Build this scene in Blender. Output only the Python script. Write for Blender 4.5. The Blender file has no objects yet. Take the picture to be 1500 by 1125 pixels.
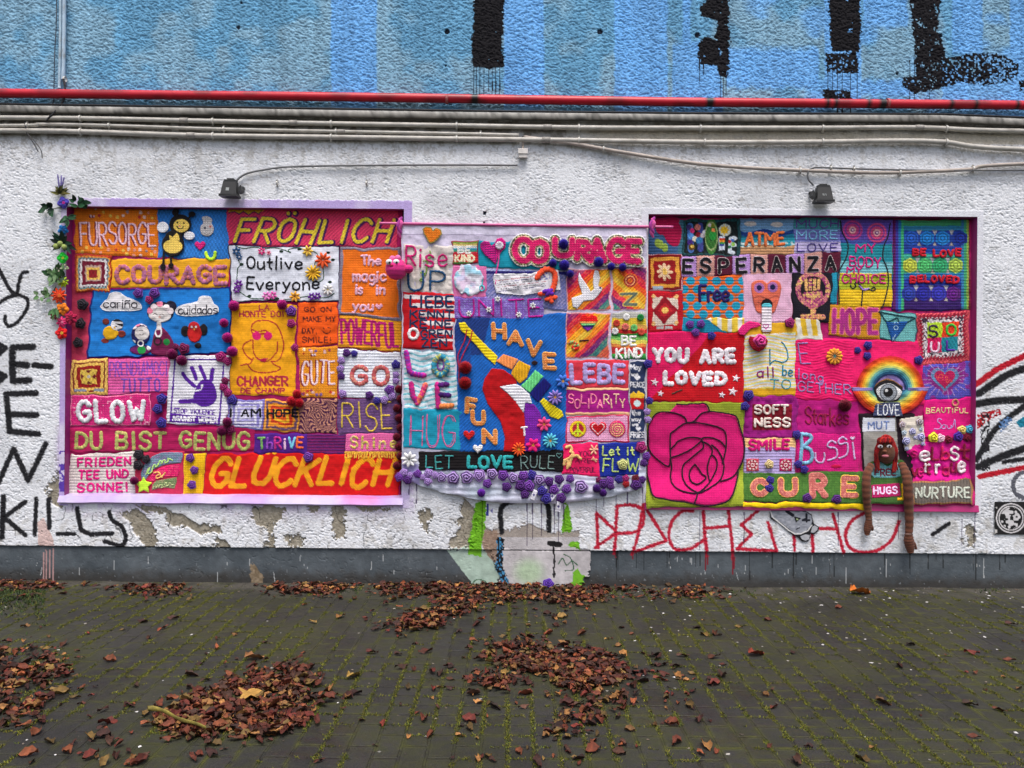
import bpy, math, random
import numpy as np
sc = bpy.context.scene
COL = sc.collection
# ------------------------------------------------------------------ camera, sky, sun, exposure
D, FPX, HC, ROLL, PPM = 5.6, 1120.0, 1.4725, 0.0087, 200.0
CR, SR = math.cos(ROLL), math.sin(ROLL)
cam_d = bpy.data.cameras.new("camera"); cam = bpy.data.objects.new("camera", cam_d); COL.objects.link(cam)
cam_d.sensor_width = 36.0; cam_d.lens = 36.0 * FPX / 1500.0; cam_d.clip_end = 300.0; cam_d.clip_start = 0.05
from mathutils import Matrix, Vector
cam.matrix_world = Matrix(((CR, -SR, 0, 0), (0, 0, -1, -D), (SR, CR, 0, HC), (0, 0, 0, 1)))
sc.camera = cam
w = bpy.data.worlds.new("World"); sc.world = w; w.use_nodes = True
nt = w.node_tree; bg = nt.nodes["Background"]
sky = nt.nodes.new("ShaderNodeTexSky"); sky.sky_type = 'NISHITA'; sky.sun_disc = False
SUN_EL, SUN_AZ = math.radians(68), math.radians(174)
sky.sun_elevation = SUN_EL; sky.sun_rotation = SUN_AZ
sky.air_density = 1.0; sky.dust_density = 6.0; sky.ozone_density = 0.6; sky.altitude = 50
nt.links.new(sky.outputs[0], bg.inputs[0]); bg.inputs[1].default_value = 0.135
sun_d = bpy.data.lights.new("sun", 'SUN'); sun = bpy.data.objects.new("sun", sun_d); COL.objects.link(sun)
sun_d.energy = 1.7; sun_d.angle = math.radians(26); sun_d.color = (1.0, 0.992, 0.98)
sd = Vector((math.sin(SUN_AZ) * math.cos(SUN_EL), math.cos(SUN_AZ) * math.cos(SUN_EL), math.sin(SUN_EL)))
sun.rotation_euler = sd.to_track_quat('Z', 'Y').to_euler(); sun.location = (0, -6, 9)
sc.view_settings.view_transform = 'Standard'; sc.view_settings.look = 'None'
sc.view_settings.exposure = 0.42; sc.view_settings.gamma = 1.0
# ------------------------------------------------------------------ helpers
rng = np.random.default_rng(7); random.seed(7)

def W(px, py, d=0.0):
    """photo-scale wall coordinates (200 per metre) -> world point on the plane y = -d"""
    u = np.asarray(px, float) - 750.0; v = 562.5 - np.asarray(py, float); d = np.asarray(d, float)
    k = (D - d) / D / PPM
    X = (u * CR - v * SR) * k; Z = (u * SR + v * CR) * k + HC
    return np.stack(np.broadcast_arrays(X, -d, Z), -1)

def Winv(X, Z):
    a = np.asarray(X) * PPM; b = (np.asarray(Z) - HC) * PPM
    return 750.0 + a * CR + b * SR, 562.5 - (-a * SR + b * CR)

def G(px, py):
    u = np.asarray(px, float) - 750.0; v = 562.5 - np.asarray(py, float)
    X = u * CR - v * SR; Z = u * SR + v * CR
    t = HC * FPX / (-Z)
    return X / FPX * t, -D + t

_tabs = {}
def vn(x, y, seed=0):
    """smooth value noise 0..1"""
    if seed not in _tabs: _tabs[seed] = np.random.default_rng(1000 + seed).random((256, 256))
    T = _tabs[seed]; x = np.asarray(x, float); y = np.asarray(y, float)
    xi = np.floor(x).astype(int); yi = np.floor(y).astype(int); fx = x - xi; fy = y - yi
    fx = fx * fx * (3 - 2 * fx); fy = fy * fy * (3 - 2 * fy)
    a = T[yi & 255, xi & 255]; b = T[yi & 255, (xi + 1) & 255]
    c = T[(yi + 1) & 255, xi & 255]; e = T[(yi + 1) & 255, (xi + 1) & 255]
    return (a * (1 - fx) + b * fx) * (1 - fy) + (c * (1 - fx) + e * fx) * fy

def fbm(x, y, seed=0, n=3):
    s = 0; a = .5; t = 0
    for i in range(n):
        s = s + a * vn(x * 2 ** i, y * 2 ** i, seed + i * 17); t += a; a *= .5
    return s / t

def sstep(a, b, x):
    t = np.clip((np.asarray(x, float) - a) / (b - a), 0, 1); return t * t * (3 - 2 * t)

def lin(c):
    c = np.clip(np.asarray(c, float) / 255.0, 0, 1)
    return np.where(c <= .04045, c / 12.92, ((c + .055) / 1.055) ** 2.4)

def inpoly(X, Y, pts):
    pts = np.asarray(pts, float); m = np.zeros(X.shape, bool); n = len(pts); j = n - 1
    for i in range(n):
        xi, yi = pts[i]; xj, yj = pts[j]
        if yi != yj:
            m ^= ((yi > Y) != (yj > Y)) & (X < (xj - xi) * (Y - yi) / (yj - yi) + xi)
        j = i
    return m

def dseg(X, Y, pts):
    """distance to a polyline"""
    pts = np.asarray(pts, float); best = np.full(X.shape, 1e9)
    if len(pts) == 1: return np.hypot(X - pts[0][0], Y - pts[0][1])
    for (x0, y0), (x1, y1) in zip(pts[:-1], pts[1:]):
        dx, dy = x1 - x0, y1 - y0; L = dx * dx + dy * dy + 1e-9
        t = np.clip(((X - x0) * dx + (Y - y0) * dy) / L, 0, 1)
        np.minimum(best, np.hypot(X - x0 - t * dx, Y - y0 - t * dy), out=best)
    return best

def dpolys(X, Y, polys, reach=30):
    best = np.full(X.shape, 1e9)
    for p in polys:
        p = np.asarray(p, float)
        m = (X > p[:, 0].min() - reach) & (X < p[:, 0].max() + reach) & (Y > p[:, 1].min() - reach) & (Y < p[:, 1].max() + reach)
        if m.any(): best[m] = np.minimum(best[m], dseg(X[m], Y[m], p))
    return best

def smooth(pts, n=5, closed=False):
    p = np.asarray(pts, float)
    if len(p) < 3: return p
    if closed: q = np.vstack([p[-1], p, p[0], p[1]])
    else: q = np.vstack([2 * p[0] - p[1], p, 2 * p[-1] - p[-2]])
    out = []
    for i in range(1, len(q) - 2):
        for t in np.arange(n) / n:
            a, b, c, e = q[i - 1:i + 3]
            out.append(.5 * ((2 * b) + (c - a) * t + (2 * a - 5 * b + 4 * c - e) * t * t + (3 * b - a - 3 * c + e) * t ** 3))
    out.append(q[-2]); return np.array(out)

def zz(ox, oy, s, txt):
    """'x,y x,y' measured in an enlarged view -> wall coordinates"""
    return [(ox + float(a.split(',')[0]) / s, oy + float(a.split(',')[1]) / s) for a in txt.split()]
def pp(txt): return zz(0, 0, 1, txt)
def ell(cx, cy, rx, ry=None, n=22, a0=0):
    ry = ry or rx
    return [(cx + rx * math.cos(a0 + 2 * math.pi * i / n), cy + ry * math.sin(a0 + 2 * math.pi * i / n)) for i in range(n)]
def arc(cx, cy, rx, ry, a0, a1, n=14):
    return [(cx + rx * math.cos(math.radians(a0 + (a1 - a0) * i / n)), cy + ry * math.sin(math.radians(a0 + (a1 - a0) * i / n))) for i in range(n + 1)]
def star(cx, cy, R, r=None, n=5, rot=-90):
    r = r or R * .45
    return [(cx + (R if i % 2 == 0 else r) * math.cos(math.radians(rot + 180 * i / n)), cy + (R if i % 2 == 0 else r) * math.sin(math.radians(rot + 180 * i / n))) for i in range(2 * n)]
def heart(cx, cy, s):
    o = []
    for i in range(28):
        t = 2 * math.pi * i / 28
        o.append((cx + s * math.sin(t) ** 3, cy - s * (13 * math.cos(t) - 5 * math.cos(2 * t) - 2 * math.cos(3 * t) - math.cos(4 * t)) / 16))
    return o

# ---- stroke alphabet (box 0..1, y down; ~ = rounded)
FONT = {
'A': "0,1 .5,0 1,1|.2,.65 .8,.65", 'B': "0,0 0,1|~0,0 .75,.03 .9,.25 .7,.46 0,.5|~0,.5 .8,.53 1,.75 .8,.97 0,1",
'C': "~1,.18 .72,.01 .3,.03 0,.33 0,.67 .3,.97 .72,.99 1,.82", 'D': "0,0 0,1|~0,0 .6,.04 1,.33 1,.67 .6,.96 0,1",
'E': "1,0 0,0 0,1 1,1|0,.5 .8,.5", 'F': "1,0 0,0 0,1|0,.5 .8,.5",
'G': "~1,.18 .72,.01 .3,.03 0,.33 0,.67 .3,.97 .72,.99 1,.8|.55,.55 1,.55 1,.85", 'H': "0,0 0,1|1,0 1,1|0,.5 1,.5",
'I': ".5,0 .5,1", 'J': "~.8,0 .8,.7 .6,.98 .3,.98 .1,.8", 'K': "0,0 0,1|1,0 0,.58|.3,.42 1,1", 'L': "0,0 0,1 1,1",
'M': "0,1 0,0 .5,.6 1,0 1,1", 'N': "0,1 0,0 1,1 1,0", 'O': "~.5,0 .12,.14 0,.5 .12,.86 .5,1 .88,.86 1,.5 .88,.14 .5,0",
'P': "0,1 0,0|~0,0 .7,.02 1,.27 .7,.53 0,.55", 'R': "0,1 0,0|~0,0 .7,.02 1,.27 .7,.5 0,.52|.4,.52 1,1",
'S': "~1,.16 .72,0 .3,0 0,.22 .2,.44 .8,.55 1,.78 .7,1 .3,1 0,.84", 'T': "0,0 1,0|.5,0 .5,1",
'U': "~0,0 0,.65 .18,.94 .5,1 .82,.94 1,.65 1,0", 'V': "0,0 .5,1 1,0", 'W': "0,0 .25,1 .5,.35 .75,1 1,0",
'X': "0,0 1,1|1,0 0,1", 'Y': "0,0 .5,.5 1,0|.5,.5 .5,1", 'Z': "0,0 1,0 0,1 1,1",
'a': "~.9,.55 .55,.4 .12,.55 .1,.85 .5,1 .9,.8|.9,.42 .9,1", 'b': ".08,0 .08,1|~.08,.6 .5,.42 .95,.6 .92,.88 .5,1 .08,.9",
'c': "~.95,.52 .6,.4 .15,.52 .05,.72 .2,.93 .6,1 .95,.88", 'd': ".92,0 .92,1|~.92,.6 .5,.42 .05,.6 .08,.88 .5,1 .92,.9",
'e': "~.08,.72 .9,.66 .8,.46 .45,.4 .1,.58 .12,.88 .5,1 .92,.9", 'f': "~.9,.08 .6,0 .4,.15 .4,1|.05,.42 .8,.42",
'g': "~.9,.55 .5,.4 .1,.55 .1,.82 .5,.95 .9,.8|~.9,.42 .9,1.1 .6,1.3 .15,1.22", 'h': ".08,0 .08,1|~.08,.6 .5,.42 .88,.55 .9,1",
'i': ".5,.42 .5,1|.5,.15 .5,.2", 'k': ".08,0 .08,1|.85,.42 .08,.75|.3,.66 .9,1", 'l': ".5,0 .5,1", 'm': ".03,.42 .03,1|~.03,.58 .3,.42 .5,.55 .5,1|~.5,.58 .78,.42 .97,.55 .97,1",
'n': ".08,.42 .08,1|~.08,.6 .5,.42 .88,.55 .9,1", 'o': "~.5,.4 .12,.5 .05,.7 .15,.92 .5,1 .85,.92 .95,.7 .88,.5 .5,.4",
'p': ".08,.42 .08,1.3|~.08,.6 .5,.42 .95,.6 .92,.88 .5,1 .08,.9", 'r': ".1,.42 .1,1|~.1,.65 .4,.44 .85,.46", 's': "~.9,.5 .5,.4 .1,.52 .3,.68 .8,.75 .85,.92 .5,1 .08,.92",
't': ".45,.1 .45,.85 .85,1|.05,.42 .9,.42", 'u': "~.08,.42 .08,.85 .45,1 .88,.82|.9,.42 .9,1", 'v': ".05,.42 .5,1 .95,.42", 'w': ".03,.42 .27,1 .5,.55 .73,1 .97,.42",
'y': ".05,.42 .5,.95|~.95,.42 .5,1 .3,1.28 .05,1.25", 'z': ".05,.42 .9,.42 .05,1 .95,1", '!': ".5,0 .5,.65|.5,.95 .5,1", ',': ".5,.9 .35,1.15",
'&': "~1,1 .3,.35 .35,.05 .65,.05 .65,.3 .1,.65 .1,.9 .45,1 .95,.6", '-': ".1,.5 .9,.5"}
FONT['Ü'] = FONT['U'] + "|.3,-.28 .3,-.26|.7,-.28 .7,-.26"; FONT['Ö'] = FONT['O'] + "|.28,-.28 .28,-.26|.72,-.28 .72,-.26"
FONT['ñ'] = FONT['n'] + "|~.1,.25 .35,.15 .6,.25 .9,.15"
WID = {'I': .35, 'i': .3, 'l': .3, '!': .3, ' ': .55, 'M': 1.15, 'W': 1.2, 'm': 1.15, 'w': 1.0, ',': .3, 'E': .8, 'F': .8, 'L': .78, 't': .65, 'f': .6, 'r': .6}

def text(s, x0, y0, x1, y1, gap=.38, slant=0.0, rise=0.0, jit=0.0):
    """polylines of s fitted into a box; rise = y change from the left to the right end"""
    adv = [WID.get(ch, .9) for ch in s]; tot = sum(adv) + gap * (len(s) - 1); k = (x1 - x0) / tot
    out = []; x = 0.0; r = random.Random(len(s) * 31 + int(x0))
    for ch, a in zip(s, adv):
        H = y1 - y0; jy = r.uniform(-jit, jit) + r.uniform(-.035, .035) * H; rot = r.uniform(-.07, .07); sy_ = r.uniform(.93, 1.05)
        if ch != ' ':
            for part in FONT[ch].split('|'):
                sm = part[0] == '~'; q = np.array([[float(t) for t in b.split(',')] for b in part.strip('~').split()])
                if len(q) > 2 and sm: q = smooth(q, 4)
                X = x0 + (x + q[:, 0] * a) * k; Y = y0 + jy + q[:, 1] * H * sy_; X = X - rot * (Y - y0 - H / 2); Y = Y + rot * (q[:, 0] - .5) * a * k
                X = X + slant * (y1 - Y); Y = Y + rise * (X - x0) / max(1e-6, x1 - x0)
                out.append(np.stack([X, Y], 1))
        x += a + gap
    return out

# ---- objects
ROOT = {}
def tag(o, label=None, cat=None, group=None, kind=None):
    if label: o['label'] = label
    if cat: o['category'] = cat
    if group: o['group'] = group
    if kind: o['kind'] = kind
    return o
def empty(name, loc, label, cat, group=None):
    o = bpy.data.objects.new(name, None); COL.objects.link(o); o.location = tuple(float(v) for v in loc); o.empty_display_size = .1
    ROOT[o.name] = np.array(o.location); return tag(o, label, cat, group)
def mk_mesh(name, verts, faces, mat, col=None, flat=False):
    """faces: (n,4) or (n,3) index array, or a list of both"""
    me = bpy.data.meshes.new(name); verts = np.ascontiguousarray(verts, np.float32).reshape(-1, 3)
    me.vertices.add(len(verts)); me.vertices.foreach_set('co', verts.ravel())
    fl = faces if isinstance(faces, list) else [faces]; fl = [np.asarray(f, np.int32) for f in fl if len(f)]
    tot = np.concatenate([np.full(len(f), f.shape[1], np.int32) for f in fl]); idx = np.concatenate([f.ravel() for f in fl])
    me.loops.add(len(idx)); me.loops.foreach_set('vertex_index', idx)
    me.polygons.add(len(tot)); me.polygons.foreach_set('loop_start', np.concatenate([[0], np.cumsum(tot)[:-1]]).astype(np.int32))
    me.update(calc_edges=True); me.validate()
    me.polygons.foreach_set('use_smooth', np.full(len(me.polygons), not flat))
    if col is not None:
        c = np.ones((len(verts), 4), np.float32); c[:, :3] = lin(np.broadcast_to(np.asarray(col, float).reshape(-1, 3), (len(verts), 3)))
        me.color_attributes.new('Col', 'FLOAT_COLOR', 'POINT').data.foreach_set('color', c.ravel())
    me.materials.append(mat); return me
def mk(name, verts, faces, mat, parent=None, col=None, label=None, flat=False):
    v = np.asarray(verts, float).reshape(-1, 3)
    if parent is not None: v = v - ROOT[parent.name]
    o = bpy.data.objects.new(name, mk_mesh(name, v, faces, mat, col, flat)); COL.objects.link(o)
    if parent is not None: o.parent = parent; ROOT[o.name] = ROOT[parent.name]
    else: ROOT[o.name] = np.zeros(3)
    if label: o['label'] = label
    return o
def gridfaces(nv, nu, wrap=False):
    i = np.arange(nv - 1)[:, None] * nu + np.arange(nu if wrap else nu - 1)[None]
    j = np.arange(nv - 1)[:, None] * nu + (np.arange(nu if wrap else nu - 1)[None] + 1) % nu
    return np.stack([i, i + nu, j + nu, j], -1).reshape(-1, 4)

# ---- materials
def mat_new(name):
    m = bpy.data.materials.new(name); m.use_nodes = True; return m, m.node_tree, m.node_tree.nodes["Principled BSDF"]
def attr_mat(name, rough=.9, bscale=300, bump=.3, bdist=.002, var=.16, vscale=120, sheen=0.0, spec=.3, metal=0.0):
    m, t, p = mat_new(name); N = t.nodes; L = t.links
    at = N.new("ShaderNodeAttribute"); at.attribute_name = 'Col'
    tc = N.new("ShaderNodeTexCoord")
    n1 = N.new("ShaderNodeTexNoise"); n1.inputs['Scale'].default_value = vscale; n1.inputs['Detail'].default_value = 3
    L.new(tc.outputs['Object'], n1.inputs['Vector'])
    mr = N.new("ShaderNodeMapRange"); mr.inputs[1].default_value = .3; mr.inputs[2].default_value = .7
    mr.inputs[3].default_value = 1 - var; mr.inputs[4].default_value = 1 + var; L.new(n1.outputs[0], mr.inputs[0])
    mx = N.new("ShaderNodeVectorMath"); mx.operation = 'SCALE'; L.new(at.outputs['Color'], mx.inputs[0]); L.new(mr.outputs[0], mx.inputs['Scale'])
    L.new(mx.outputs[0], p.inputs['Base Color'])
    n2 = N.new("ShaderNodeTexNoise"); n2.inputs['Scale'].default_value = bscale; n2.inputs['Detail'].default_value = 4
    L.new(tc.outputs['Object'], n2.inputs['Vector'])
    b = N.new("ShaderNodeBump"); b.inputs['Strength'].default_value = bump; b.inputs['Distance'].default_value = bdist
    L.new(n2.outputs[0], b.inputs['Height']); L.new(b.outputs[0], p.inputs['Normal'])
    p.inputs['Roughness'].default_value = rough; p.inputs['Specular IOR Level'].default_value = spec; p.inputs['Metallic'].default_value = metal
    if sheen: p.inputs['Sheen Weight'].default_value = sheen; p.inputs['Sheen Roughness'].default_value = .6
    return m
M_YARN = attr_mat('yarn', .95, 420, .5, .003, .2, 160, .12, .15)
M_CLOTH = attr_mat('woven_cloth', .9, 700, .2, .001, .08, 60, .08, .2)
M_RENDER = attr_mat('painted_roughcast', .88, 140, .55, .006, .09, 45, 0, .25)
M_PLINTH = attr_mat('painted_plinth', .75, 90, .35, .003, .14, 22, 0, .35)
M_PAINT = attr_mat('gloss_paint', .42, 60, .15, .002, .1, 14, 0, .5)
M_PLASTIC = attr_mat('weathered_conduit', .55, 80, .2, .001, .16, 16, 0, .4)
M_LEAF = attr_mat('leaf_matter', .7, 200, .4, .002, .22, 60, 0, .35)
M_METAL = attr_mat('painted_metal', .45, 120, .15, .0008, .12, 30, 0, .5)
# ------------------------------------------------------------------ the painted wall, its two recesses and the plinth
def wx(px, py): return float(W(px, py)[0])
def wz(px, py): return float(W(px, py)[2])
NICHE = {'L': (wx(96, 520), wx(590, 520), wz(343, 729), wz(343, 304)), 'R': (wx(948, 530), wx(1430, 530), wz(1190, 740), wz(1190, 315.5))}
REC = 0.085
Z_PL = wz(750, 806.5)
Z_MID = wz(750, 168)
BLACKS = [pp("693,-20 739,-20 737,30 736,60 737,96 718,101 692,97 691,70 694,40"),
          pp("1040,-4 1067,-8 1069,60 1067,114 1055,112 1050,96 1024,93 1024,64 1034,52 1048,58 1051,30 1028,24 1023,12"),
          pp("1211,-20 1259,-20 1262,40 1260,76 1217,74 1216,30"), pp("1208,78 1254,76 1256,106 1212,108"), pp("1204,130 1244,132 1247,146 1206,148"),
          pp("1330,-20 1380,-20 1375,45 1380,62 1384,84 1425,78 1462,76 1490,92 1490,118 1440,124 1408,120 1375,130 1340,138 1323,126 1323,112 1342,111 1339,60"),
          pp("1493,118 1520,118 1520,140 1494,134")]
REDS = [pp(t) for t in ("874,752 876,802", "874,752 904,780 872,802", "904,741 902,778 900,811", "943,739 934,787 926,813", "944,741 976,792 932,808",
        "1030,749 1032,778 1036,815", "1032,774 1067,771", "1067,748 1075,821", "1110,748 1086,769 1101,782 1080,804 1138,807 1125,765", "1163,782 1164,806", "1190,782 1191,808",
        "1220,753 1236,810", "1200,774 1225,775")] + [smooth(pp(t)) for t in ("904,741 926,740 942,748 941,769 928,780 903,781", "1015,748 999,749 984,765 980,787 989,804 1010,804 1034,789",
        "1265,752 1247,764 1239,782 1243,800 1258,808 1282,807 1305,792 1317,764")]
INKS = [(pp(t), wd) for t, wd in (("48,508 18,509 18,533 40,535", 10), ("18,533 19,558 43,557", 10), ("50,535 75,537", 9), ("-10,500 7,510 -4,520", 9), ("-10,543 7,551 -6,562", 9),
        ("53,576 9,577 12,607 53,608", 9), ("12,607 14,632 56,636", 9), ("-2,706 20,658 41,704 67,650", 8), ("5,728 3,787", 8), ("37,735 6,758 37,784", 7), ("53,730 51,783", 6.5),
        ("71,731 72,773", 7), ("84,782 109,782", 6), ("113,745 118,776 133,783 164,781", 7), ("1366,783 1390,767", 6), ("-10,640 -4,600", 8))] + \
       [(smooth(pp(t)), wd) for t, wd in (("-6,384 13,422 24,431 37,436 41,444 37,457 26,471 14,478 7,470 8,463", 5.5), ("-6,446 11,436 24,431 27,417 32,401 40,398", 5.5),
        ("160,750 164,762 178,771 184,787 178,799 153,793", 6.5), ("735,780 733,750 741,738 762,733 790,733 803,742 804,777", 7.5),
        ("1433,577 1457,561 1478,548 1510,537", 11), ("1510,588 1462,625 1441,655 1430,673", 9), ("1433,684 1470,668 1510,654", 11), ("1470,677 1510,671", 6), ("1430,592 1462,587 1510,585", 11))]
PEELS = [pp(t) for t in ("180,756 197,742 214,756 230,784 228,803 211,803 186,762", "240,746 270,756 289,767 326,770 324,780 292,783 272,770 247,774",
        "369,742 418,742 412,760 401,770 400,803 387,803 393,776 372,767", "317,787 331,792 337,803 314,803", "419,784 443,784 446,803 424,803", "485,745 506,742 506,787 487,790",
        "86,690 66,722 76,738 90,745", "608,748 632,745 622,781", "678,728 695,745 698,764 689,804 656,804 672,767", "1416,770 1423,767 1429,776 1428,802 1413,800 1418,783", "452,742 470,742 466,752 455,752",
        "520,742 575,742 560,748 530,749", "200,742 240,742 250,750 215,752")]
BROKEN = pp("700,766 720,777 748,776 773,765 804,780 838,779 850,773 848,790 841,801 865,807 863,842 850,862 735,866 728,830 716,800 706,790")
WEDGE = pp("653,805 668,806 700,802 728,812 730,866 700,866 684,846")
DRIPX = [(694, 141), (698, 150), (703, 139), (709, 146), (716, 134), (721, 150), (726, 143), (732, 150), (1025, 120), (1031, 110), (1056, 145), (1060, 152), (1064, 140),
         (1213, 150), (1220, 160), (1227, 170), (1234, 176), (1246, 168), (1256, 145), (1333, 145), (1340, 150), (1350, 138), (1362, 145)]
YDRIP = [(706, 700, 792), (772, 730, 800), (780, 735, 790), (793, 735, 785), (812, 738, 780), (818, 738, 795), (826, 735, 770), (874, 715, 752), (885, 726, 742), (903, 705, 742), (919, 708, 738), (941, 700, 745),
         (1025, 748, 805), (1090, 750, 800), (1228, 750, 800), (1316, 748, 790), (1428, 745, 800), (1409, 760, 800), (599, 700, 725), (610, 705, 738)]

def paint(PX, PY):
    """surface colour (0..255) and relief weight of the wall at wall coordinates"""
    n1 = fbm(PX * .02, PY * .02, 3); n2 = fbm(PX * .11, PY * .11, 9); n3 = vn(PX * .45, PY * .45, 21); n4 = vn(PX * .9, PY * .9, 31)
    mid = 164 + PX * .0095
    up = PY < mid
    # blue band
    grey = np.array([132, 174, 200.]); teal = np.array([104, 162, 200.]); br = np.array([112, 176, 240.])
    c = grey + (teal - grey) * sstep(.42, .62, n1)[..., None]
    bw = np.zeros(PX.shape)
    for x0, x1, y0, y1 in ((485, 552, -50, 160), (738, 797, -50, 160), (900, 978, -50, 170), (985, 1058, 60, 170), (1064, 1200, 70, 128), (1208, 1262, -50, 150), (1265, 1330, -50, 40), (1262, 1345, 118, 140), (1395, 1440, -50, 80), (1480, 1800, -50, 150), (1000, 1012, -50, 160), (1380, 1420, 95, 150)):
        e = 5 * (n2 - .5)
        bw = np.maximum(bw, sstep(x0 - 1.5, x0 + 1.5, PX + e) * (1 - sstep(x1 - 1.5, x1 + 1.5, PX + e)) * sstep(y0 - 6, y0 + 6, PY + e * 3) * (1 - sstep(y1 - 6, y1 + 6, PY + e * 3)))
    bw = np.maximum(bw, .85 * sstep(1060, 1075, PX) * sstep(.45, .6, fbm(PX * .013, PY * .02, 77)))
    c = c + (br - c) * (bw * .9)[..., None]
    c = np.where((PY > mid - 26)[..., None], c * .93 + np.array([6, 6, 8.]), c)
    c = c * (1 + .10 * (vn(PX * .07, PY * .006, 81) - .5) + .10 * (vn(PX * .3, PY * .02, 83) - .5))[..., None]
    rough = np.ones(PX.shape); dep = np.zeros(PX.shape)
    # white band
    wht = np.array([230, 233, 238.]) * np.ones(PX.shape + (1,))
    wht = wht - 16 * sstep(.5, .75, n1)[..., None]
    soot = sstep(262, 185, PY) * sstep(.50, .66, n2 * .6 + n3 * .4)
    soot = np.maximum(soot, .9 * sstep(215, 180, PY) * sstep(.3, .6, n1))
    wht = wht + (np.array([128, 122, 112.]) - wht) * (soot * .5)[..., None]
    grime_shade = sstep(mid + 2, mid + 10, PY) * (1 - sstep(mid + 30, mid + 44, PY)) * (.45 + .55 * sstep(.35, .6, n2)); wht = wht + (np.array([104, 99, 90.]) - wht) * (grime_shade * np.where(PX < 830, .75, .35))[..., None]  # paints the shade between the conduits into the wall, mottled with grime
    ob = sstep(820, 900, PX) * sstep(188, 193, PY - (PX - 900) * .012) * (1 - sstep(203, 206, PY - (PX - 900) * .012))
    wht = wht + (np.array([186, 178, 160.]) - wht) * (ob * .8)[..., None]
    run = sstep(.60, .85, vn(PX * .16, PY * .005, 87) * .7 + .3 * n2) * sstep(360, 200, PY)
    wht = wht + (np.array([168, 164, 156.]) - wht) * (run * .2)[..., None]
    spots = sstep(.80, .86, vn(PX * .22, PY * .3, 41)) * .55
    wht = wht + (np.array([150, 146, 142.]) - wht) * (spots * (.25 + .5 * sstep(.4, .7, n1)))[..., None]
    low = sstep(735, 760, PY) * sstep(.5, .8, n2)
    wht = wht - (low * 30)[..., None] * np.array([.8, .9, 1.1])
    # lilac overspray round and under the left recess
    ov = np.exp(-np.maximum(0, np.maximum(np.maximum(86 - PX, PX - 604) * 3, np.maximum((288 - PY) * 5, PY - 742))) / 9.0) * sstep(560, 660, PY) * sstep(.3, .65, n2 * .5 + n1 * .5) * (PX < 640)
    wht = wht + (np.array([178, 150, 205.]) - wht) * (ov * .55)[..., None]
    pk = inpoly(PX, PY, pp("55,765 64,758 78,790 80,806 56,806")) * .5
    wht = wht + (np.array([205, 150, 135.]) - wht) * pk[..., None]
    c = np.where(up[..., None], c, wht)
    # peeled render
    e2 = (n2 - .5) * 13 + (n3 - .5) * 8 + (n4 - .5) * 2.5
    for q in PEELS:
        m = inpoly(PX + e2, PY + e2 * .7, q)
        c = np.where(m[..., None], np.array([152, 145, 130.]) + 34 * (n2 - .5)[..., None] + 40 * (n3 - .5)[..., None], c); rough = np.where(m, .75, rough); dep = np.where(m, .011, dep)
    crack = (np.abs(vn(PX * .07, PY * .07, 55) - .5) < .012) & (PY > 735) & (PX < 690) & (n2 > .42)
    c = np.where(crack[..., None], c * .55, c); dep = np.where(crack, dep + .003, dep)
    # smooth bands round the recesses
    for k, (x0, y0, x1, y1, cc) in {'L': (88, 290.5, 601.5, 742, (186, 166, 220)), 'R': (938, 304, 1438.5, 752, (222, 224, 232))}.items():
        yy = PY - (PX - (345 if k == 'L' else 1190)) * .0087; xx = PX + (PY - 520) * .0087
        y0 = y0 + (1.5 if k == 'L' else 2.5)
        m = (xx > x0) & (xx < x1) & (yy > y0 + 1.2 * (n3 - .5)) & (yy < y1)
        cc = np.array(cc, float) * np.ones(PX.shape + (1,))
        if k == 'L':
            cc = cc + (np.array([214, 206, 232.]) - cc) * sstep(.45, .7, n1)[..., None]
            cc = np.where(((xx < 103) & (yy > 662) & (yy < 722) & (n2 > .5))[..., None], np.array([92, 62, 170.]), cc)
        m2 = m & ~((xx > x0 + 14) & (xx < x1 - 14) & (yy > y0 + 16))
        c = np.where(m2[..., None], cc, c); rough = np.where(m2, .12, rough); dep = np.where(m2, -.002, dep)
    # plinth
    below = PY > 806.2 + (PX - 750) * .0087 - 2.4 * sstep(.5, .8, n2) + 1.2 * (n3 - .5)
    pl = np.array([80, 88, 94.]) + 22 * (n1 - .5)[..., None] * 2 + 10 * (n2 - .5)[..., None]
    dirt = sstep(832, 856, PY - (PX - 750) * .0087 + 14 * (n2 - .5))
    pl = pl + (np.array([52, 49, 46.]) - pl) * (dirt * .85)[..., None]
    pl = np.where(((n3 > .9) & (n2 > .55))[..., None], np.array([112, 118, 122.]), pl)
    pl = np.where((inpoly(PX + e2 * .5, PY + e2 * .5, pp("366,828 371,826 378,838 384,842 384,858 365,860")))[..., None], np.array([128, 112, 90.]) + 40 * (n3 - .5)[..., None], pl)
    for xx, y0, y1 in ((66, 806, 852), (71, 806, 848), (76, 804, 852), (62, 810, 850)):
        m = (np.abs(PX - xx - .6 * (n3 - .5)) < 1.0) & (PY > y0) & (PY < y1); pl = np.where(m[..., None], np.array([176, 140, 138.]), pl)
    r2 = np.random.default_rng(5)
    for i in range(52):
        xx = r2.uniform(980, 1500) if i > 18 else r2.uniform(20, 640); y0 = 812 + r2.uniform(0, 28); L = r2.uniform(2, 14) if i % 9 else r2.uniform(20, 34); sl = r2.uniform(-.3, .3) if i % 3 else 0
        m = (np.abs(PX - xx - (PY - y0) * sl) < r2.uniform(.28, .55)) & (PY > y0) & (PY < min(856, y0 + L)); pl = np.where(m[..., None], np.array([176, 180, 182.]), pl)
    for i in range(26):
        xx = r2.uniform(860, 1500); m = (np.abs(PX - xx) < .7) & (PY < 812 + r2.uniform(8, 40)); pl = np.where(m[..., None], pl * .5, pl)
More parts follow.
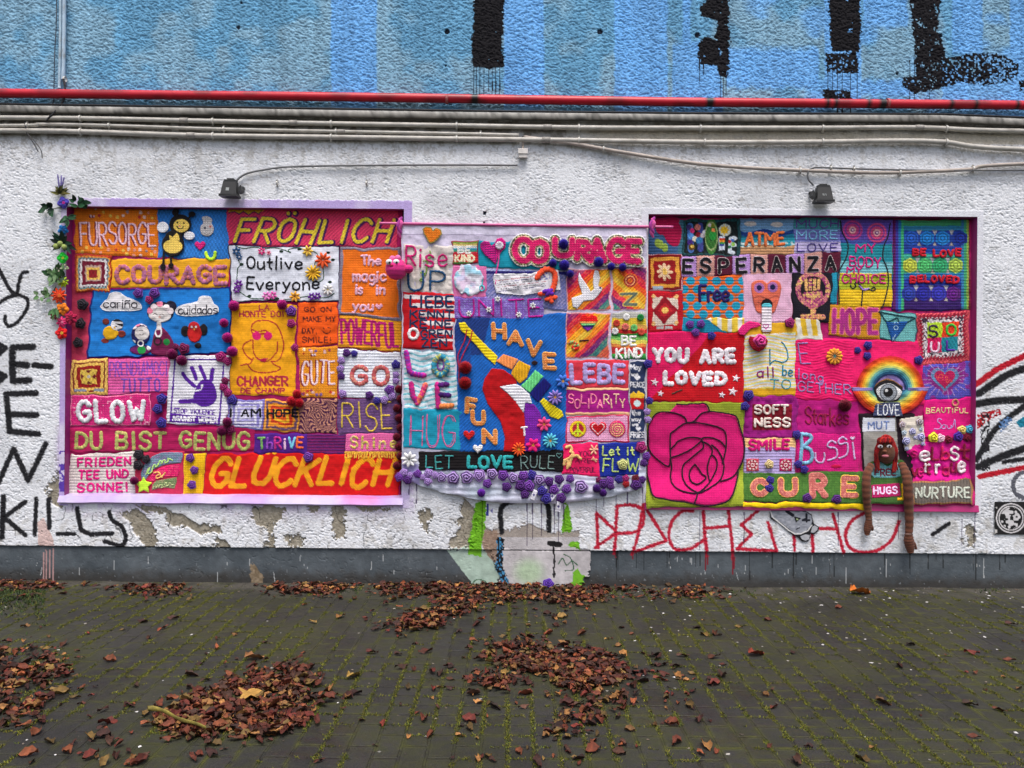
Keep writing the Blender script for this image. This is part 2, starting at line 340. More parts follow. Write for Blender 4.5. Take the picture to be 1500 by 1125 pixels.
    c = np.where(below[..., None], pl, c); rough = np.where(below, .22, rough)
    # plastered and painted breakage in the middle
    b = inpoly(PX + e2 * .7, PY + e2 * .6, BROKEN)
    bc = np.array([192, 188, 190.]) + 34 * (n1 - .5)[..., None] + 30 * (n2 - .5)[..., None]
    gm = sstep(28, 8, np.hypot((PX - 775) * .9, PY - 838)); bc = bc + (np.array([168, 196, 158.]) - bc) * (gm * .8)[..., None]
    edge = inpoly(PX, PY + 3, BROKEN) & b & (PY < 800)
    bc = np.where((PY < 787)[..., None] & edge[..., None], bc * np.array([.86, .83, .78]), bc)
    c = np.where(b[..., None], bc, c); rough = np.where(b, .3, rough); dep = np.where(b & ~below, .004, dep); bmask = b & below
    wd = inpoly(PX + e2 * .8, PY + e2 * .8, WEDGE); c = np.where(wd[..., None], np.array([168, 190, 176.]) + 22 * (n2 - .5)[..., None], c)
    br2 = inpoly(PX + e2 * .6, PY + e2 * .6, pp("712,775 732,780 730,800 727,828 712,812 706,792")); c = np.where(br2[..., None], np.array([150, 128, 112.]) + 30 * (n3 - .5)[..., None], c)
    for q in ("686,814 688,780 697,735 712,728 711,770 704,814", "822,780 825,752 830,732 836,755 837,780", "832,800 838,792 848,794 850,806 842,803", "838,862 838,842 846,832 852,842 858,844 852,862"):
        m = inpoly(PX + e2 * .35, PY + e2 * .35, pp(q)); c = np.where(m[..., None], np.array([112, 178, 38.]) + 18 * (n2 - .5)[..., None], c)
    d = dseg(PX + e2 * .4, PY, pp("733,792 732,834 742,858")); m = d < 5.5; sp = vn(PX * .5, PY * .35, 61) > .58
    c = np.where(m[..., None], np.where(sp[..., None], np.array([70, 138, 182.]), np.array([16, 16, 22.])), c)
    for q, wdt in (("811,798 812,845", 1.6), ("806,796 820,798", 4)): c = np.where((dseg(PX + e2 * .2, PY, pp(q)) < wdt)[..., None], np.array([30, 28, 30.]), c)
    for q in ("818,826 824,818 830,828 838,822 846,828", "690,858 698,850 710,852 716,862", "826,812 836,818 840,834 828,836"):
        c = np.where((dseg(PX, PY, smooth(pp(q))) < .8)[..., None], np.array([52, 92, 62.]), c)
    for q, cc in (("713,738 716,738 716,756 712,756", (52, 58, 140)), ("818,735 823,735 822,745 819,745", (150, 110, 190)), ("718,748 722,744 722,752", (120, 120, 180))): c = np.where(inpoly(PX, PY, pp(q))[..., None], np.array(cc, float), c)
    # spray lines
    e3 = (n3 - .5) * 1.8 + (n4 - .5) * 1.2
    d = dpolys(PX, PY, REDS); a = 1 - sstep(1.5, 3.4, d + e3); c = c + (np.array([186, 22, 48.]) - c) * (a * .95)[..., None]
    for xx, y0, y1 in ((1034, 810, 836), (1037, 810, 828), (1074, 815, 842), (1076, 815, 834), (902, 808, 818), (927, 810, 820)):
        c = np.where(((np.abs(PX - xx) < .8) & (PY > y0) & (PY < y1))[..., None], np.array([120, 18, 36.]), c)
    for q, wd in INKS:
        m = (PX > q[0][0] - 140) & (PX < q[0][0] + 140)
        d = np.full(PX.shape, 99.); d[m] = dseg(PX[m], PY[m], q)
        a = 1 - sstep(wd * .36, wd * .62, d + e3 * .8); a = np.where((n4 > .93) & (d > wd * .2), a * .4, a)
        c = c + (np.array([22, 22, 26.]) - c) * (a * .95)[..., None]
    for q, cc, wd in (("1430,563 1462,540 1510,517", (186, 24, 44), 9), ("1435,698 1470,691 1510,683", (186, 24, 44), 8)):
        d = dseg(PX, PY, pp(q)); a = 1 - sstep(wd * .4, wd * .58, d + e3); c = c + (np.array(cc, float) - c) * a[..., None]
    m = inpoly(PX + e3, PY + e3, pp("1431,607 1465,599 1467,607 1446,617 1431,630")); c = np.where((m & (n3 > .3))[..., None], np.array([184, 26, 40.]), c)
    m = (np.abs(np.hypot(PX - 1503, PY - 711) - 19 + e3) < 3.2); c = np.where(m[..., None], np.array([96, 98, 108.]), c)
    m = inpoly(PX, PY, pp("1488,618 1500,610 1510,614 1510,626 1494,626")); c = np.where(m[..., None], np.array([34, 132, 160.]), c)
    m = inpoly(PX + e3, PY + e3, pp("1463,618 1480,610 1484,616 1466,634")); c = np.where((m & (n3 > .35))[..., None], np.array([96, 132, 180.]), c)
    m = (PX > 1436) & (PX < 1450) & (PY > 605) & (PY < 690) & (n3 > .52); c = np.where(m[..., None], np.array([40, 38, 44.]), c)
    # black letters of the band above
    e4 = (n2 - .5) * 7 + (n3 - .5) * 5
    for k, q in enumerate(BLACKS):
        m = inpoly(PX + e4, PY + e4 * .5, q); hole = (n3 * .5 + n2 * .5) > (.80 if k < 3 else (.62 if k != 5 else .70))
        if k == 5: hole = hole | ((PX > 1385) & (n3 > .70)) | ((PX > 1448) & (n3 > .55))
        c = np.where((m & ~hole)[..., None], np.array([17, 16, 22.]), c)
    for xx, y1 in DRIPX:
        m = (np.abs(PX - xx - .8 * (n1 - .5)) < .75) & (PY > 88) & (PY < y1); c = np.where(m[..., None], np.array([24, 22, 30.]), c)
    for x, y, r in ((879, 46, 4.2), (655, 46, 4), (653, 96, 1.6), (349, 40, 3), (353, 3, 2), (1022, 51, 4), (1378, 52, 3), (1315, 108, 2.2), (710, 312, 3), (709, 326, 2)):
        m = np.hypot(PX - x, PY - y) + e3 * .6 < r; c = np.where(m[..., None], np.array([20, 30, 46.]), c); dep = np.where(m, .008, dep)
    for xx, y0, y1 in YDRIP:
        m = (np.abs(PX - xx - 1.2 * (n1 - .5)) < .62) & (PY > y0) & (PY < y1); c = np.where(m[..., None], c * np.array([.42, .36, .5]), c)
    return c, rough, dep, bmask

def relief(PX, PY, X, Z, rough, up):
    X = X + .010 * (vn(X * 22, Z * 22, 115) - .5); Z = Z + .010 * (vn(X * 22, Z * 22, 117) - .5)
    a = vn(X * 84, Z * 140, 101); b = vn(X * 150 + 3, Z * 190, 103); c2 = vn(X * 36, Z * 58, 105)
    hu = -.0054 * sstep(.47, .66, a * .66 + b * .34) - .0022 * sstep(.5, .9, c2) + .0016 * (b - .5)
    dens = sstep(.30, .62, vn(X * 5, Z * 5, 109) * .5 + .5 * vn(X * 17, Z * 17, 113))
    pit = sstep(.62, .74, vn(X * 88, Z * 170, 107) * .8 + .2 * b)
    hl = -.0050 * pit * (.3 + .7 * dens) + .0011 * (a - .5) + .0022 * (b - .5) + .0005 * (c2 - .5)
    return np.where(up, hu, hl) * rough

wall = empty('painted_wall', (0, 0, 0), 'roughcast wall painted blue above and white below over a grey plinth, with graffiti', 'wall')
def axis(lo, hi, a, b, fine, coarse):
    return np.unique(np.round(np.concatenate([np.arange(lo, a, coarse), np.arange(a, b, fine), np.arange(b, hi + coarse * .5, coarse)]), 5))
def wall_part(name, z0, z1, fine, holes=(), y0=0.0, mat=M_RENDER):
    xs = axis(-6.5, 6.5, -3.85, 3.85, fine, .05)
    for h in holes: xs = np.unique(np.concatenate([xs, [h[0], h[1]]]))
    zs = np.arange(z0, z1, fine); zs = np.concatenate([zs[:-1] if z1 - zs[-1] < fine * .5 else zs, [z1]])
    for h in holes: zs = np.unique(np.concatenate([zs, [h[2], h[3]]]))
    Xg, Zg = np.meshgrid(xs, zs)
    PX, PY = Winv(Xg, Zg)
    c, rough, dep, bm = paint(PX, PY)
    hgt = relief(PX, PY, Xg, Zg, rough, Zg > Z_MID) - dep
    Y = y0 - hgt
    if y0 > 0: Y = np.where(bm, Y - y0 + .001, Y)
    else:
        lip = Zg < z0 + 1e-6
        if name == 'white_wall': Y = np.where(lip, Y + .02, Y)
    f = gridfaces(*Xg.shape)
    if holes:
        cx = (Xg.ravel()[f]).mean(1); cz = (Zg.ravel()[f]).mean(1); keep = np.ones(len(f), bool)
        for h in holes: keep &= ~((cx > h[0]) & (cx < h[1]) & (cz > h[2]) & (cz < h[3]))
        f = f[keep]
    return mk(name, np.stack([Xg, Y, Zg], -1), f[:, ::-1], mat, wall, c.reshape(-1, 3))
FINE = .005
up_o = wall_part('upper_wall', Z_MID, 4.42, FINE); up_o['label'] = 'blue painted upper band with black letters and drips'
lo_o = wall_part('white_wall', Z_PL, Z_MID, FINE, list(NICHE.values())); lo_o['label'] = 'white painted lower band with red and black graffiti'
pl_o = wall_part('plinth', -.05, Z_PL, FINE, (), .014, M_PLINTH); pl_o['label'] = 'grey painted plinth with scratches and a pale plastered break'
tv = np.array([[-6.5, 0, 4.42], [6.5, 0, 4.42], [6.5, 0, 6.6], [-6.5, 0, 6.6]]); mk('parapet', tv, np.array([[0, 1, 2, 3]]), M_RENDER, wall, (110, 160, 205))
for k, (x0, x1, z0, z1) in NICHE.items():
    v = np.array([[x0, 0, z0], [x1, 0, z0], [x1, 0, z1], [x0, 0, z1], [x0, REC, z0], [x1, REC, z0], [x1, REC, z1], [x0, REC, z1]])
    cc = {'L': (142, 44, 122), 'R': (168, 52, 124)}[k]
    mk('recess_lining', v, np.array([[0, 4, 5, 1], [1, 5, 6, 2], [2, 6, 7, 3], [3, 7, 4, 0]]), M_PAINT, wall, cc, flat=True)
    mk('recess_back', v[4:] + np.array([0, .0, 0]), np.array([[0, 1, 2, 3]]), M_PAINT, wall, {'L': (70, 15, 50), 'R': (96, 14, 60)}[k], flat=True)
# sill under the left recess, board under the right one
def prism(poly_yz, x0, x1):
    n = len(poly_yz); v = [(x0, y, z) for y, z in poly_yz] + [(x1, y, z) for y, z in poly_yz]
    f4 = [[i, i + n, (i + 1) % n + n, (i + 1) % n] for i in range(n)]
    return np.array(v), f4, [list(range(n)), list(range(2 * n - 1, n - 1, -1))]
def prism_obj(name, poly, x0, x1, mat, parent, col, label=None, nseg=60, wav=.0):
    xs = np.linspace(x0, x1, nseg); n = len(poly); P = np.array(poly); r = np.random.default_rng(3)
    V = np.zeros((nseg, n, 3)); V[..., 0] = xs[:, None]; V[..., 1] = P[None, :, 0]; V[..., 2] = P[None, :, 1]
    V[..., 2] += wav * (vn(xs * 6, xs * 0, 5)[:, None] - .5); V[..., 1] += wav * (vn(xs * 5, xs * 0 + 9, 6)[:, None] - .5)
    f = gridfaces(nseg, n, True); V = V.reshape(-1, 3)
    caps = [np.array([list(range(n))]), np.array([list(range(nseg * n - 1, nseg * n - n - 1, -1))])]
    cols = np.array(col, float) * np.ones((nseg * n, 1)) if np.ndim(col) == 1 else col
    return mk(name, V, [f] + caps, mat, parent, cols, label, flat=True)
x0, x1, z0, z1 = NICHE['L']
zs_ = z0
nsg = 60; sc_c = np.repeat(np.array([192, 180, 216.])[None], nsg * 4, 0).reshape(nsg, 4, 3)
xx_ = np.linspace(0, 1, nsg); sc_c = sc_c + (np.array([172, 128, 204.]) - sc_c) * (sstep(.35, .7, vn(xx_ * 9, xx_ * 0, 71)) * (.25 + .6 * xx_))[:, None, None]
sc_c = sc_c + (np.array([226, 110, 170.]) - sc_c) * (sstep(.80, .86, xx_) * (1 - sstep(.90, .95, xx_)))[:, None, None] * np.array([0, .75, .3, 0])[None, :, None]
prism_obj('recess_sill', [(REC, zs_ + .018), (-.004, zs_ + .006), (-.03, zs_ - .038), (-.006, zs_ - .052)], x0 - .035, x1 + .012, M_PAINT, wall, sc_c.reshape(-1, 3), 'lilac and white painted sloping sill', nsg, .006)
x0, x1, z0, z1 = NICHE['R']
prism_obj('recess_sill', [(REC, z0 + .014), (-.016, z0 + .010), (-.024, z0 - .036), (-.004, z0 - .042)], x0 - .012, x1 + .018, M_PAINT, wall, (178, 42, 112), 'pink painted sill board', 60, .006)
# paving
gm_, t, p = mat_new('mossy_pavers'); N = t.nodes; L = t.links
tc = N.new("ShaderNodeTexCoord"); mp = N.new("ShaderNodeMapping"); mp.inputs['Rotation'].default_value = (0, 0, math.radians(90)); L.new(tc.outputs['Object'], mp.inputs['Vector'])
wn = N.new("ShaderNodeTexNoise"); wn.inputs['Scale'].default_value = 9; wn.inputs['Detail'].default_value = 3; L.new(tc.outputs['Object'], wn.inputs['Vector'])
wsub = N.new("ShaderNodeVectorMath"); wsub.operation = 'MULTIPLY_ADD'; wsub.inputs[1].default_value = (.012, .012, 0); L.new(wn.outputs['Color'], wsub.inputs[0]); L.new(mp.outputs[0], wsub.inputs[2])
br = N.new("ShaderNodeTexBrick"); br.offset = .5; br.inputs['Scale'].default_value = 1; br.inputs['Brick Width'].default_value = .20; br.inputs['Row Height'].default_value = .107
br.inputs['Mortar Size'].default_value = .008; br.inputs['Mortar Smooth'].default_value = .6; br.inputs['Bias'].default_value = 0
br.inputs['Color1'].default_value = (.014, .0132, .0112, 1); br.inputs['Color2'].default_value = (.027, .0265, .0235, 1); br.inputs['Mortar'].default_value = (.008, .008, .006, 1)
L.new(wsub.outputs[0], br.inputs['Vector'])
def ntex(s, d=4, r=.55):
    n = N.new("ShaderNodeTexNoise"); n.inputs['Scale'].default_value = s; n.inputs['Detail'].default_value = d; n.inputs['Roughness'].default_value = r; L.new(tc.outputs['Object'], n.inputs['Vector']); return n
def ramp(src, a, b):
    m = N.new("ShaderNodeMapRange"); m.inputs[1].default_value = a; m.inputs[2].default_value = b; L.new(src, m.inputs[0]); return m.outputs[0]
def mth(op, a, b):
    m = N.new("ShaderNodeMath"); m.operation = op
    for i, v in enumerate((a, b)):
        if isinstance(v, (int, float)): m.inputs[i].default_value = v
        else: L.new(v, m.inputs[i])
    return m.outputs[0]
def mixc(f, a, b):
    m = N.new("ShaderNodeMix"); m.data_type = 'RGBA'; L.new(f, m.inputs[0])
    for i, v in ((6, a), (7, b)):
        if isinstance(v, tuple): m.inputs[i].default_value = v
        else: L.new(v, m.inputs[i])
    return m.outputs[2]
nbig, nmid, nfin = ntex(1.1), ntex(13), ntex(150, 3)
c0 = mixc(ramp(nfin.outputs[0], .35, .72), br.outputs['Color'], (.036, .0355, .034, 1))
c0 = mixc(mth('MULTIPLY', ramp(ntex(380, 2).outputs[0], .66, .72), .5), c0, (.16, .155, .15, 1))
br2 = N.new("ShaderNodeTexBrick"); br2.offset = .5
for k_ in ('Scale', 'Brick Width', 'Row Height', 'Bias'): br2.inputs[k_].default_value = br.inputs[k_].default_value
br2.inputs['Mortar Size'].default_value = .022; br2.inputs['Mortar Smooth'].default_value = 1.0; L.new(wsub.outputs[0], br2.inputs['Vector'])
moss = mth('MULTIPLY', br2.outputs['Fac'], ramp(mth('ADD', nmid.outputs[0], mth('MULTIPLY', nbig.outputs[0], .55)), .69, .95))
c1 = mixc(mth('MULTIPLY', moss, .9), c0, (.080, .084, .012, 1))
film = mth('MULTIPLY', ramp(mth('ADD', ntex(2.2).outputs[0], mth('MULTIPLY', ntex(22).outputs[0], .7)), .72, 1.02), .70)
c1 = mixc(film, c1, (.036, .039, .012, 1))
c1 = mixc(mth('MULTIPLY', ramp(ntex(1.3, 5).outputs[0], .50, .62), .42), c1, (.012, .012, .012, 1))
sx = N.new("ShaderNodeSeparateXYZ"); L.new(tc.outputs['Object'], sx.inputs[0])
edge_ = mth('MULTIPLY', ramp(sx.outputs['Y'], -.42, -.05), ramp(ntex(6).outputs[0], .35, .6)); c1 = mixc(mth('MULTIPLY', edge_, .75), c1, (.085, .078, .068, 1))
L.new(c1, p.inputs['Base Color'])
rgh = ramp(mth('ADD', nmid.outputs[0], mth('MULTIPLY', ntex(1.7).outputs[0], 1.2)), .85, 1.25); mr2 = N.new("ShaderNodeMapRange"); mr2.inputs[3].default_value = .42; mr2.inputs[4].default_value = .95; L.new(rgh, mr2.inputs[0]); L.new(mr2.outputs[0], p.inputs['Roughness'])
p.inputs['Specular IOR Level'].default_value = .3
hh = mth('ADD', mth('MULTIPLY', br.outputs['Fac'], -1.0), mth('ADD', mth('MULTIPLY', nfin.outputs[0], .5), mth('MULTIPLY', moss, 1.0)))
bp = N.new("ShaderNodeBump"); bp.inputs['Strength'].default_value = .8; bp.inputs['Distance'].default_value = .008; L.new(hh, bp.inputs['Height']); L.new(bp.outputs[0], p.inputs['Normal'])
gx = np.concatenate([np.arange(-40, -5, 2.5), np.arange(-5, 5.01, .04), np.arange(7.5, 41, 2.5)]); gy = np.concatenate([np.arange(-60, -5, 2.5), np.arange(-5, .161, .04)])
GX, GY = np.meshgrid(gx, gy)
def gz(x, y): return .016 * (fbm(np.asarray(x) * 1.6, np.asarray(y) * 1.6, 91) - .5)
ground = mk('paving', np.stack([GX, GY, gz(GX, GY)], -1), gridfaces(*GX.shape), gm_); tag(ground, 'dark mossy block paving in front of the wall', 'paving', None, 'structure')
# ------------------------------------------------------------------ textile tools
def surf(q, X, Y):
    """how far in front of the wall face (m) the cloth of quilt q lies"""
    X = np.asarray(X, float); Y = np.asarray(Y, float)
    n = (fbm(X * .022, Y * .026, 201, 2) - .5) * .020 + (fbm(X * .07, Y * .06, 203, 2) - .5) * .010
    if q == 'L': return -.066 + n
    if q == 'R': return -.066 + n + .10 * sstep(688, 738, Y)
    return .022 + n + .018 * sstep(660, 735, Y)

LAST = {'l': 0.0, 'tex': ''}
MARG = {'knit': .0016, 'garter': .0022, 'crochet': .0028, 'diag': .0024, 'rib': .0018, 'cloth': .0010, 'crumple': .0016}
def wrinkle(tex, X, Y):
    if tex == 'cloth': return 7 * (fbm(X * .05, Y * .09, 225, 2) - .5) + 2.5 * (vn(X * .16, Y * .22, 227) - .5)
    if tex == 'crumple': return 14 * (np.abs(vn(X * .07, Y * .05, 229) - .5) * 2 - .5) + 6 * (np.abs(vn(X * .17 + 5, Y * .13, 231) - .5) * 2 - .5)
    return 0.0
class Cv:
    """a piece of cloth: a fine grid with its own colours and relief, laid on a quilt"""
    def __init__(s, q, quad, base, tex='knit', lift=0.0, step=1.0, wob=1.9):
        s.q = q; s.lift = lift; s.step = step
        if len(quad) == 4 and not hasattr(quad[0], '__len__'):
            x0, y0, x1, y1 = quad; quad = [(x0, y0), (x1, y0), (x1, y1), (x0, y1)]
        a, b, c, d = [np.array(p, float) for p in quad]
        nu = int(max(np.hypot(*(b - a)), np.hypot(*(c - d))) / step) + 2; nv = int(max(np.hypot(*(d - a)), np.hypot(*(c - b))) / step) + 2
        u = np.linspace(0, 1, nu)[None, :, None]; v = np.linspace(0, 1, nv)[:, None, None]
        P = (a * (1 - u) + b * u) * (1 - v) + (d * (1 - u) + c * u) * v
        s.X = P[..., 0] + wob * 2 * (vn(P[..., 0] * .06, P[..., 1] * .06, 211) - .5) + wob * .8 * (vn(P[..., 0] * .2, P[..., 1] * .2, 213) - .5)
        s.Y = P[..., 1] + wob * 2 * (vn(P[..., 0] * .06, P[..., 1] * .06, 215) - .5) + wob * .8 * (vn(P[..., 0] * .2, P[..., 1] * .2, 217) - .5)
        s.U = np.broadcast_to(u[..., 0], s.X.shape); s.V = np.broadcast_to(v[..., 0], s.X.shape)
        s.eu = np.minimum(s.U, 1 - s.U) * np.hypot(*(b - a)); s.ev = np.minimum(s.V, 1 - s.V) * np.hypot(*(d - a)); s.e = np.minimum(s.eu, s.ev)
        s.c = np.ones(s.X.shape + (3,)) * np.array(base, float); s.h = np.zeros(s.X.shape); s.clip = None; s.tex = tex
    def on(s, m, col, h=0.0):
        if np.ndim(col) == 1: s.c[m] = col
        else: s.c[m] = col[m]
        s.h[m] += h; return s
    def poly(s, pts, col, h=0.0, sm=False): return s.on(inpoly(s.X, s.Y, smooth(pts, 4, True) if sm else pts), col, h)
    def disc(s, x, y, r, col, h=0.0, ry=None): return s.on(((s.X - x) / r) ** 2 + ((s.Y - y) / (ry or r)) ** 2 < 1, col, h)
    def ring(s, x, y, r, wd, col, h=0.0, ry=None):
        k = r / (ry or r); return s.on(np.abs(np.hypot(s.X - x, (s.Y - y) * k) - r) < wd / 2, col, h)
    def rect(s, x0, y0, x1, y1, col, h=0.0): return s.on((s.X > x0) & (s.X < x1) & (s.Y > y0) & (s.Y < y1), col, h)
    def stroke(s, polys, wd, col, h=0.0):
        if not isinstance(polys, list) or (len(polys) and np.ndim(polys[0]) == 1): polys = [np.array(polys)]
        return s.on(dpolys(s.X, s.Y, polys) < wd / 2, col, h)
    def border(s, wd, col, h=0.0): return s.on(s.e < wd, col, h)
    def edging(s, wd, col): s.frame = (wd, col); return s.border(wd, col, 1.5)
    def rows(s, bands, amp=0.0):
        """bands: list of (y_end, colour) from the top"""
        y = s.Y + amp * (vn(s.X * .12, s.Y * .05, 219) - .5) * 2; lo = -1e9
        for hi, col in bands: s.on((y >= lo) & (y < hi), col); lo = hi
        return s
    def rings(s, ringlist, cx=.5, cy=.5):
        r = np.maximum(np.abs(s.U - cx) * 2, np.abs(s.V - cy) * 2) + .05 * (vn(s.X * .35, s.Y * .35, 221) - .5)
        for fr, col in ringlist: s.on(r < fr, col, .5)
        return s
    def dots(s, pts, r, cols, h=1.0, seed=1):
        rr = random.Random(seed)
        for x, y in pts: s.disc(x, y, r * rr.uniform(.85, 1.15), rr.choice(cols), h)
        return s
    def heather(s, col, amt, sc=.5, seed=223, th=.55):
        k = sstep(th, th + .12, vn(s.X * sc, s.Y * sc, seed)) * amt
        s.c += (np.array(col, float) - s.c) * k[..., None]; return s
    def build(s, name, parent, label=None, dome=0.0, mat=None):
        X, Y = s.X, s.Y; h = s.h.copy(); c = s.c
        if s.tex == 'knit':
            ph = np.abs(((X / 3.6) % 1) - .5) * 2; t = np.sin((Y / 3.4 + .5 * ph) * 2 * np.pi); h += 1.1 * t + .8 * ph; c = c * (1 + .11 * t + .10 * (ph - .5))[..., None]
        elif s.tex == 'garter':
            t = np.sin(Y / 4.3 * 2 * np.pi); h += 1.5 * t + .5 * np.sin(X / 3.1 * 2 * np.pi); c = c * (1 + .09 * t)[..., None]
        elif s.tex == 'crochet':
            t = np.sin(X / 5.2 * 2 * np.pi + np.pi * np.floor(Y / 4.6)) * np.sin(Y / 4.6 * np.pi * 2); h += 2.4 * t; c = c * (1 + .12 * t)[..., None]
        elif s.tex == 'diag':
            t = np.sin((X + Y) / 5.5 * 2 * np.pi); h += 1.5 * t + .6 * np.sin((X - Y) / 3.5 * 2 * np.pi); c = c * (1 + .09 * t)[..., None]
        elif s.tex == 'rib':
            t = np.sin(X / 4.4 * 2 * np.pi); h += 1.5 * t; c = c * (1 + .09 * t)[..., None]
        elif s.tex in ('cloth', 'crumple'): h += wrinkle(s.tex, X, Y) + .35 * np.sin(Y / 3.0 * 2 * np.pi) ; c = c * (1 + .035 * np.sin(Y / 3.0 * 2 * np.pi) + .10 * (fbm(X * .06, Y * .06, 235) - .5))[..., None]
        c = c * (1 + .09 * (np.random.default_rng(abs(int(X[0, 0] * 7 + Y[0, 0] * 13))).random(X.shape) - .5) * (0.9 if s.tex in ('cloth', 'crumple') else 1.9))[..., None]
        nv, nu = X.shape; f = gridfaces(nv, nu)
        if s.clip is not None:
            k = s.clip
            # distance from the outline (in cells) for the rounded edge
            ins = np.zeros(k.shape); cur = k.copy()
            for i in range(5):
                ins += cur; e = cur.copy(); e[1:] &= cur[:-1]; e[:-1] &= cur[1:]; e[:, 1:] &= cur[:, :-1]; e[:, :-1] &= cur[:, 1:]; e[0] = e[-1] = False; e[:, 0] = e[:, -1] = False; cur = e
            t = np.clip((ins - 1) / 4, 0, 1); h = h * np.clip(ins - 1, 0, 1) + dome * np.sqrt(1 - (1 - t) ** 2) - 1.5 * (ins <= 1)
            f = f[k.ravel()[f].all(1)]
        else:
            h = h + (dome - 0) * np.sqrt(np.clip(1 - (1 - np.clip(s.e / 6, 0, 1)) ** 2, 0, 1)) - 5.0 * (1 - sstep(0, 2.2, s.e)) 
        if s.clip is not None:
            h = h + wrinkle(s.under, X, Y)
        else: LAST['l'] = s.lift + MARG[s.tex]; LAST['tex'] = s.tex
        d = surf(s.q, X, Y) + s.lift + h / 1000.0
        V = W(X, Y, d).reshape(-1, 3)
        if s.clip is not None:
            used = np.zeros(len(V), bool); used[f.ravel()] = True; mp = np.cumsum(used) - 1; V = V[used]; c = c.reshape(-1, 3)[used]; f = mp[f]
        m = mat or (M_CLOTH if s.tex in ('cloth', 'crumple') else M_YARN)
        return mk(name, V, f, m, parent, c.reshape(-1, 3), label)

def cookie(q, quad, base, tex, clipfn, lift, step=.7):
    s = Cv(q, quad, base, tex, max(0.0, lift - .004) + LAST['l'], step, 0.6); s.clip = clipfn(s.X, s.Y); s.under = LAST['tex']; return s

def cords(name, parent, q, polys, wd, col, lift, hgt=None, speck=None, label=None, wig=.5):
    """raised yarn or fabric strips along polylines: half-round section, round ends"""
    hgt = (wd * .55 if hgt is None else hgt) * .62
    lift = max(0.0, lift - .004) + LAST['l']
    VV, FF, CC = [], [], []; base = 0; r = np.random.default_rng(int(abs(polys[0][0][0]) * 11) + 3)
    for pi, P in enumerate(polys):
        P = np.asarray(P, float)
        seg = np.hypot(*np.diff(P, axis=0).T); keep = np.concatenate([[True], seg > 1e-6]); P = P[keep]
        if len(P) < 2: P = np.vstack([P[0], P[0] + [.6, 0]])
        seg = np.hypot(*np.diff(P, axis=0).T); L = np.concatenate([[0], np.cumsum(seg)])
        n = max(3, int(L[-1] / 1.6) + 2); t = np.linspace(0, L[-1], n); x = np.interp(t, L, P[:, 0]); y = np.interp(t, L, P[:, 1])
        if wig: x = x + wig * (r.random(n) - .5); y = y + wig * (r.random(n) - .5)
        tx = np.gradient(x); ty = np.gradient(y); nrm = np.hypot(tx, ty) + 1e-9; tx /= nrm; ty /= nrm
        capn = 3; R = wd / 2
        xs, ys, ss, dx, dy = [], [], [], [], []
        for a in np.linspace(0, 90, capn + 1)[:-1]:
            s_ = math.sin(math.radians(a)); co = math.cos(math.radians(a)); xs.append(x[0] - tx[0] * R * co); ys.append(y[0] - ty[0] * R * co); ss.append(s_); dx.append(tx[0]); dy.append(ty[0])
        xs += list(x); ys += list(y); ss += [1.0] * n; dx += list(tx); dy += list(ty)
        for a in np.linspace(0, 90, capn + 1)[:-1][::-1]:
            s_ = math.sin(math.radians(a)); co = math.cos(math.radians(a)); xs.append(x[-1] + tx[-1] * R * co); ys.append(y[-1] + ty[-1] * R * co); ss.append(s_); dx.append(tx[-1]); dy.append(ty[-1])
        xs, ys, ss, dx, dy = map(np.array, (xs, ys, ss, dx, dy)); m = len(xs)
        ang = np.radians(np.array([0, 30, 60, 90, 120, 150, 180])); off = np.cos(ang); up = np.sin(ang)
        tw = 1 + .15 * np.sin(np.arange(m) * 1.9)
        Xc = xs[:, None] - dy[:, None] * off * R * (ss * tw)[:, None]; Yc = ys[:, None] + dx[:, None] * off * R * (ss * tw)[:, None]
        hh = (up[None] * hgt * np.sqrt(np.maximum(ss, 0))[:, None] - .4) * 5.0 / 1000
        VV.append(W(Xc, Yc, surf(q, Xc, Yc) + lift + hh + wrinkle(LAST['tex'], Xc, Yc) / 1000).reshape(-1, 3)); FF.append(gridfaces(m, 7) + base); base += m * 7
        cc = np.array(col[pi % len(col)] if np.ndim(col) == 2 else col, float) * np.ones((m * 7, 3))
        if speck is not None:
            k = np.repeat(r.random(m) < speck[1], 7); k2 = r.random(m * 7) < .7; cc[k & k2] = speck[0]
        cc *= (1 + .26 * (np.repeat(r.random(m), 7) - .5) + .16 * (r.random(m * 7) - .5))[:, None]; CC.append(cc)
    return mk(name, np.vstack(VV), np.vstack(FF), M_YARN, parent, np.vstack(CC), label)

LIFT = {'n': 0}
def nextlift(): LIFT['n'] += 1; return .00015 * (LIFT['n'] % 40)
def letters(p, q, s, box, wd, col, lift, gap=.38, slant=0, rise=0, hgt=None, speck=None, jit=0.0, label=None, name='lettering'):
    return cords(name, p, q, text(s, *box, gap=gap, slant=slant, rise=rise, jit=jit), wd, col, lift, hgt, speck, label)

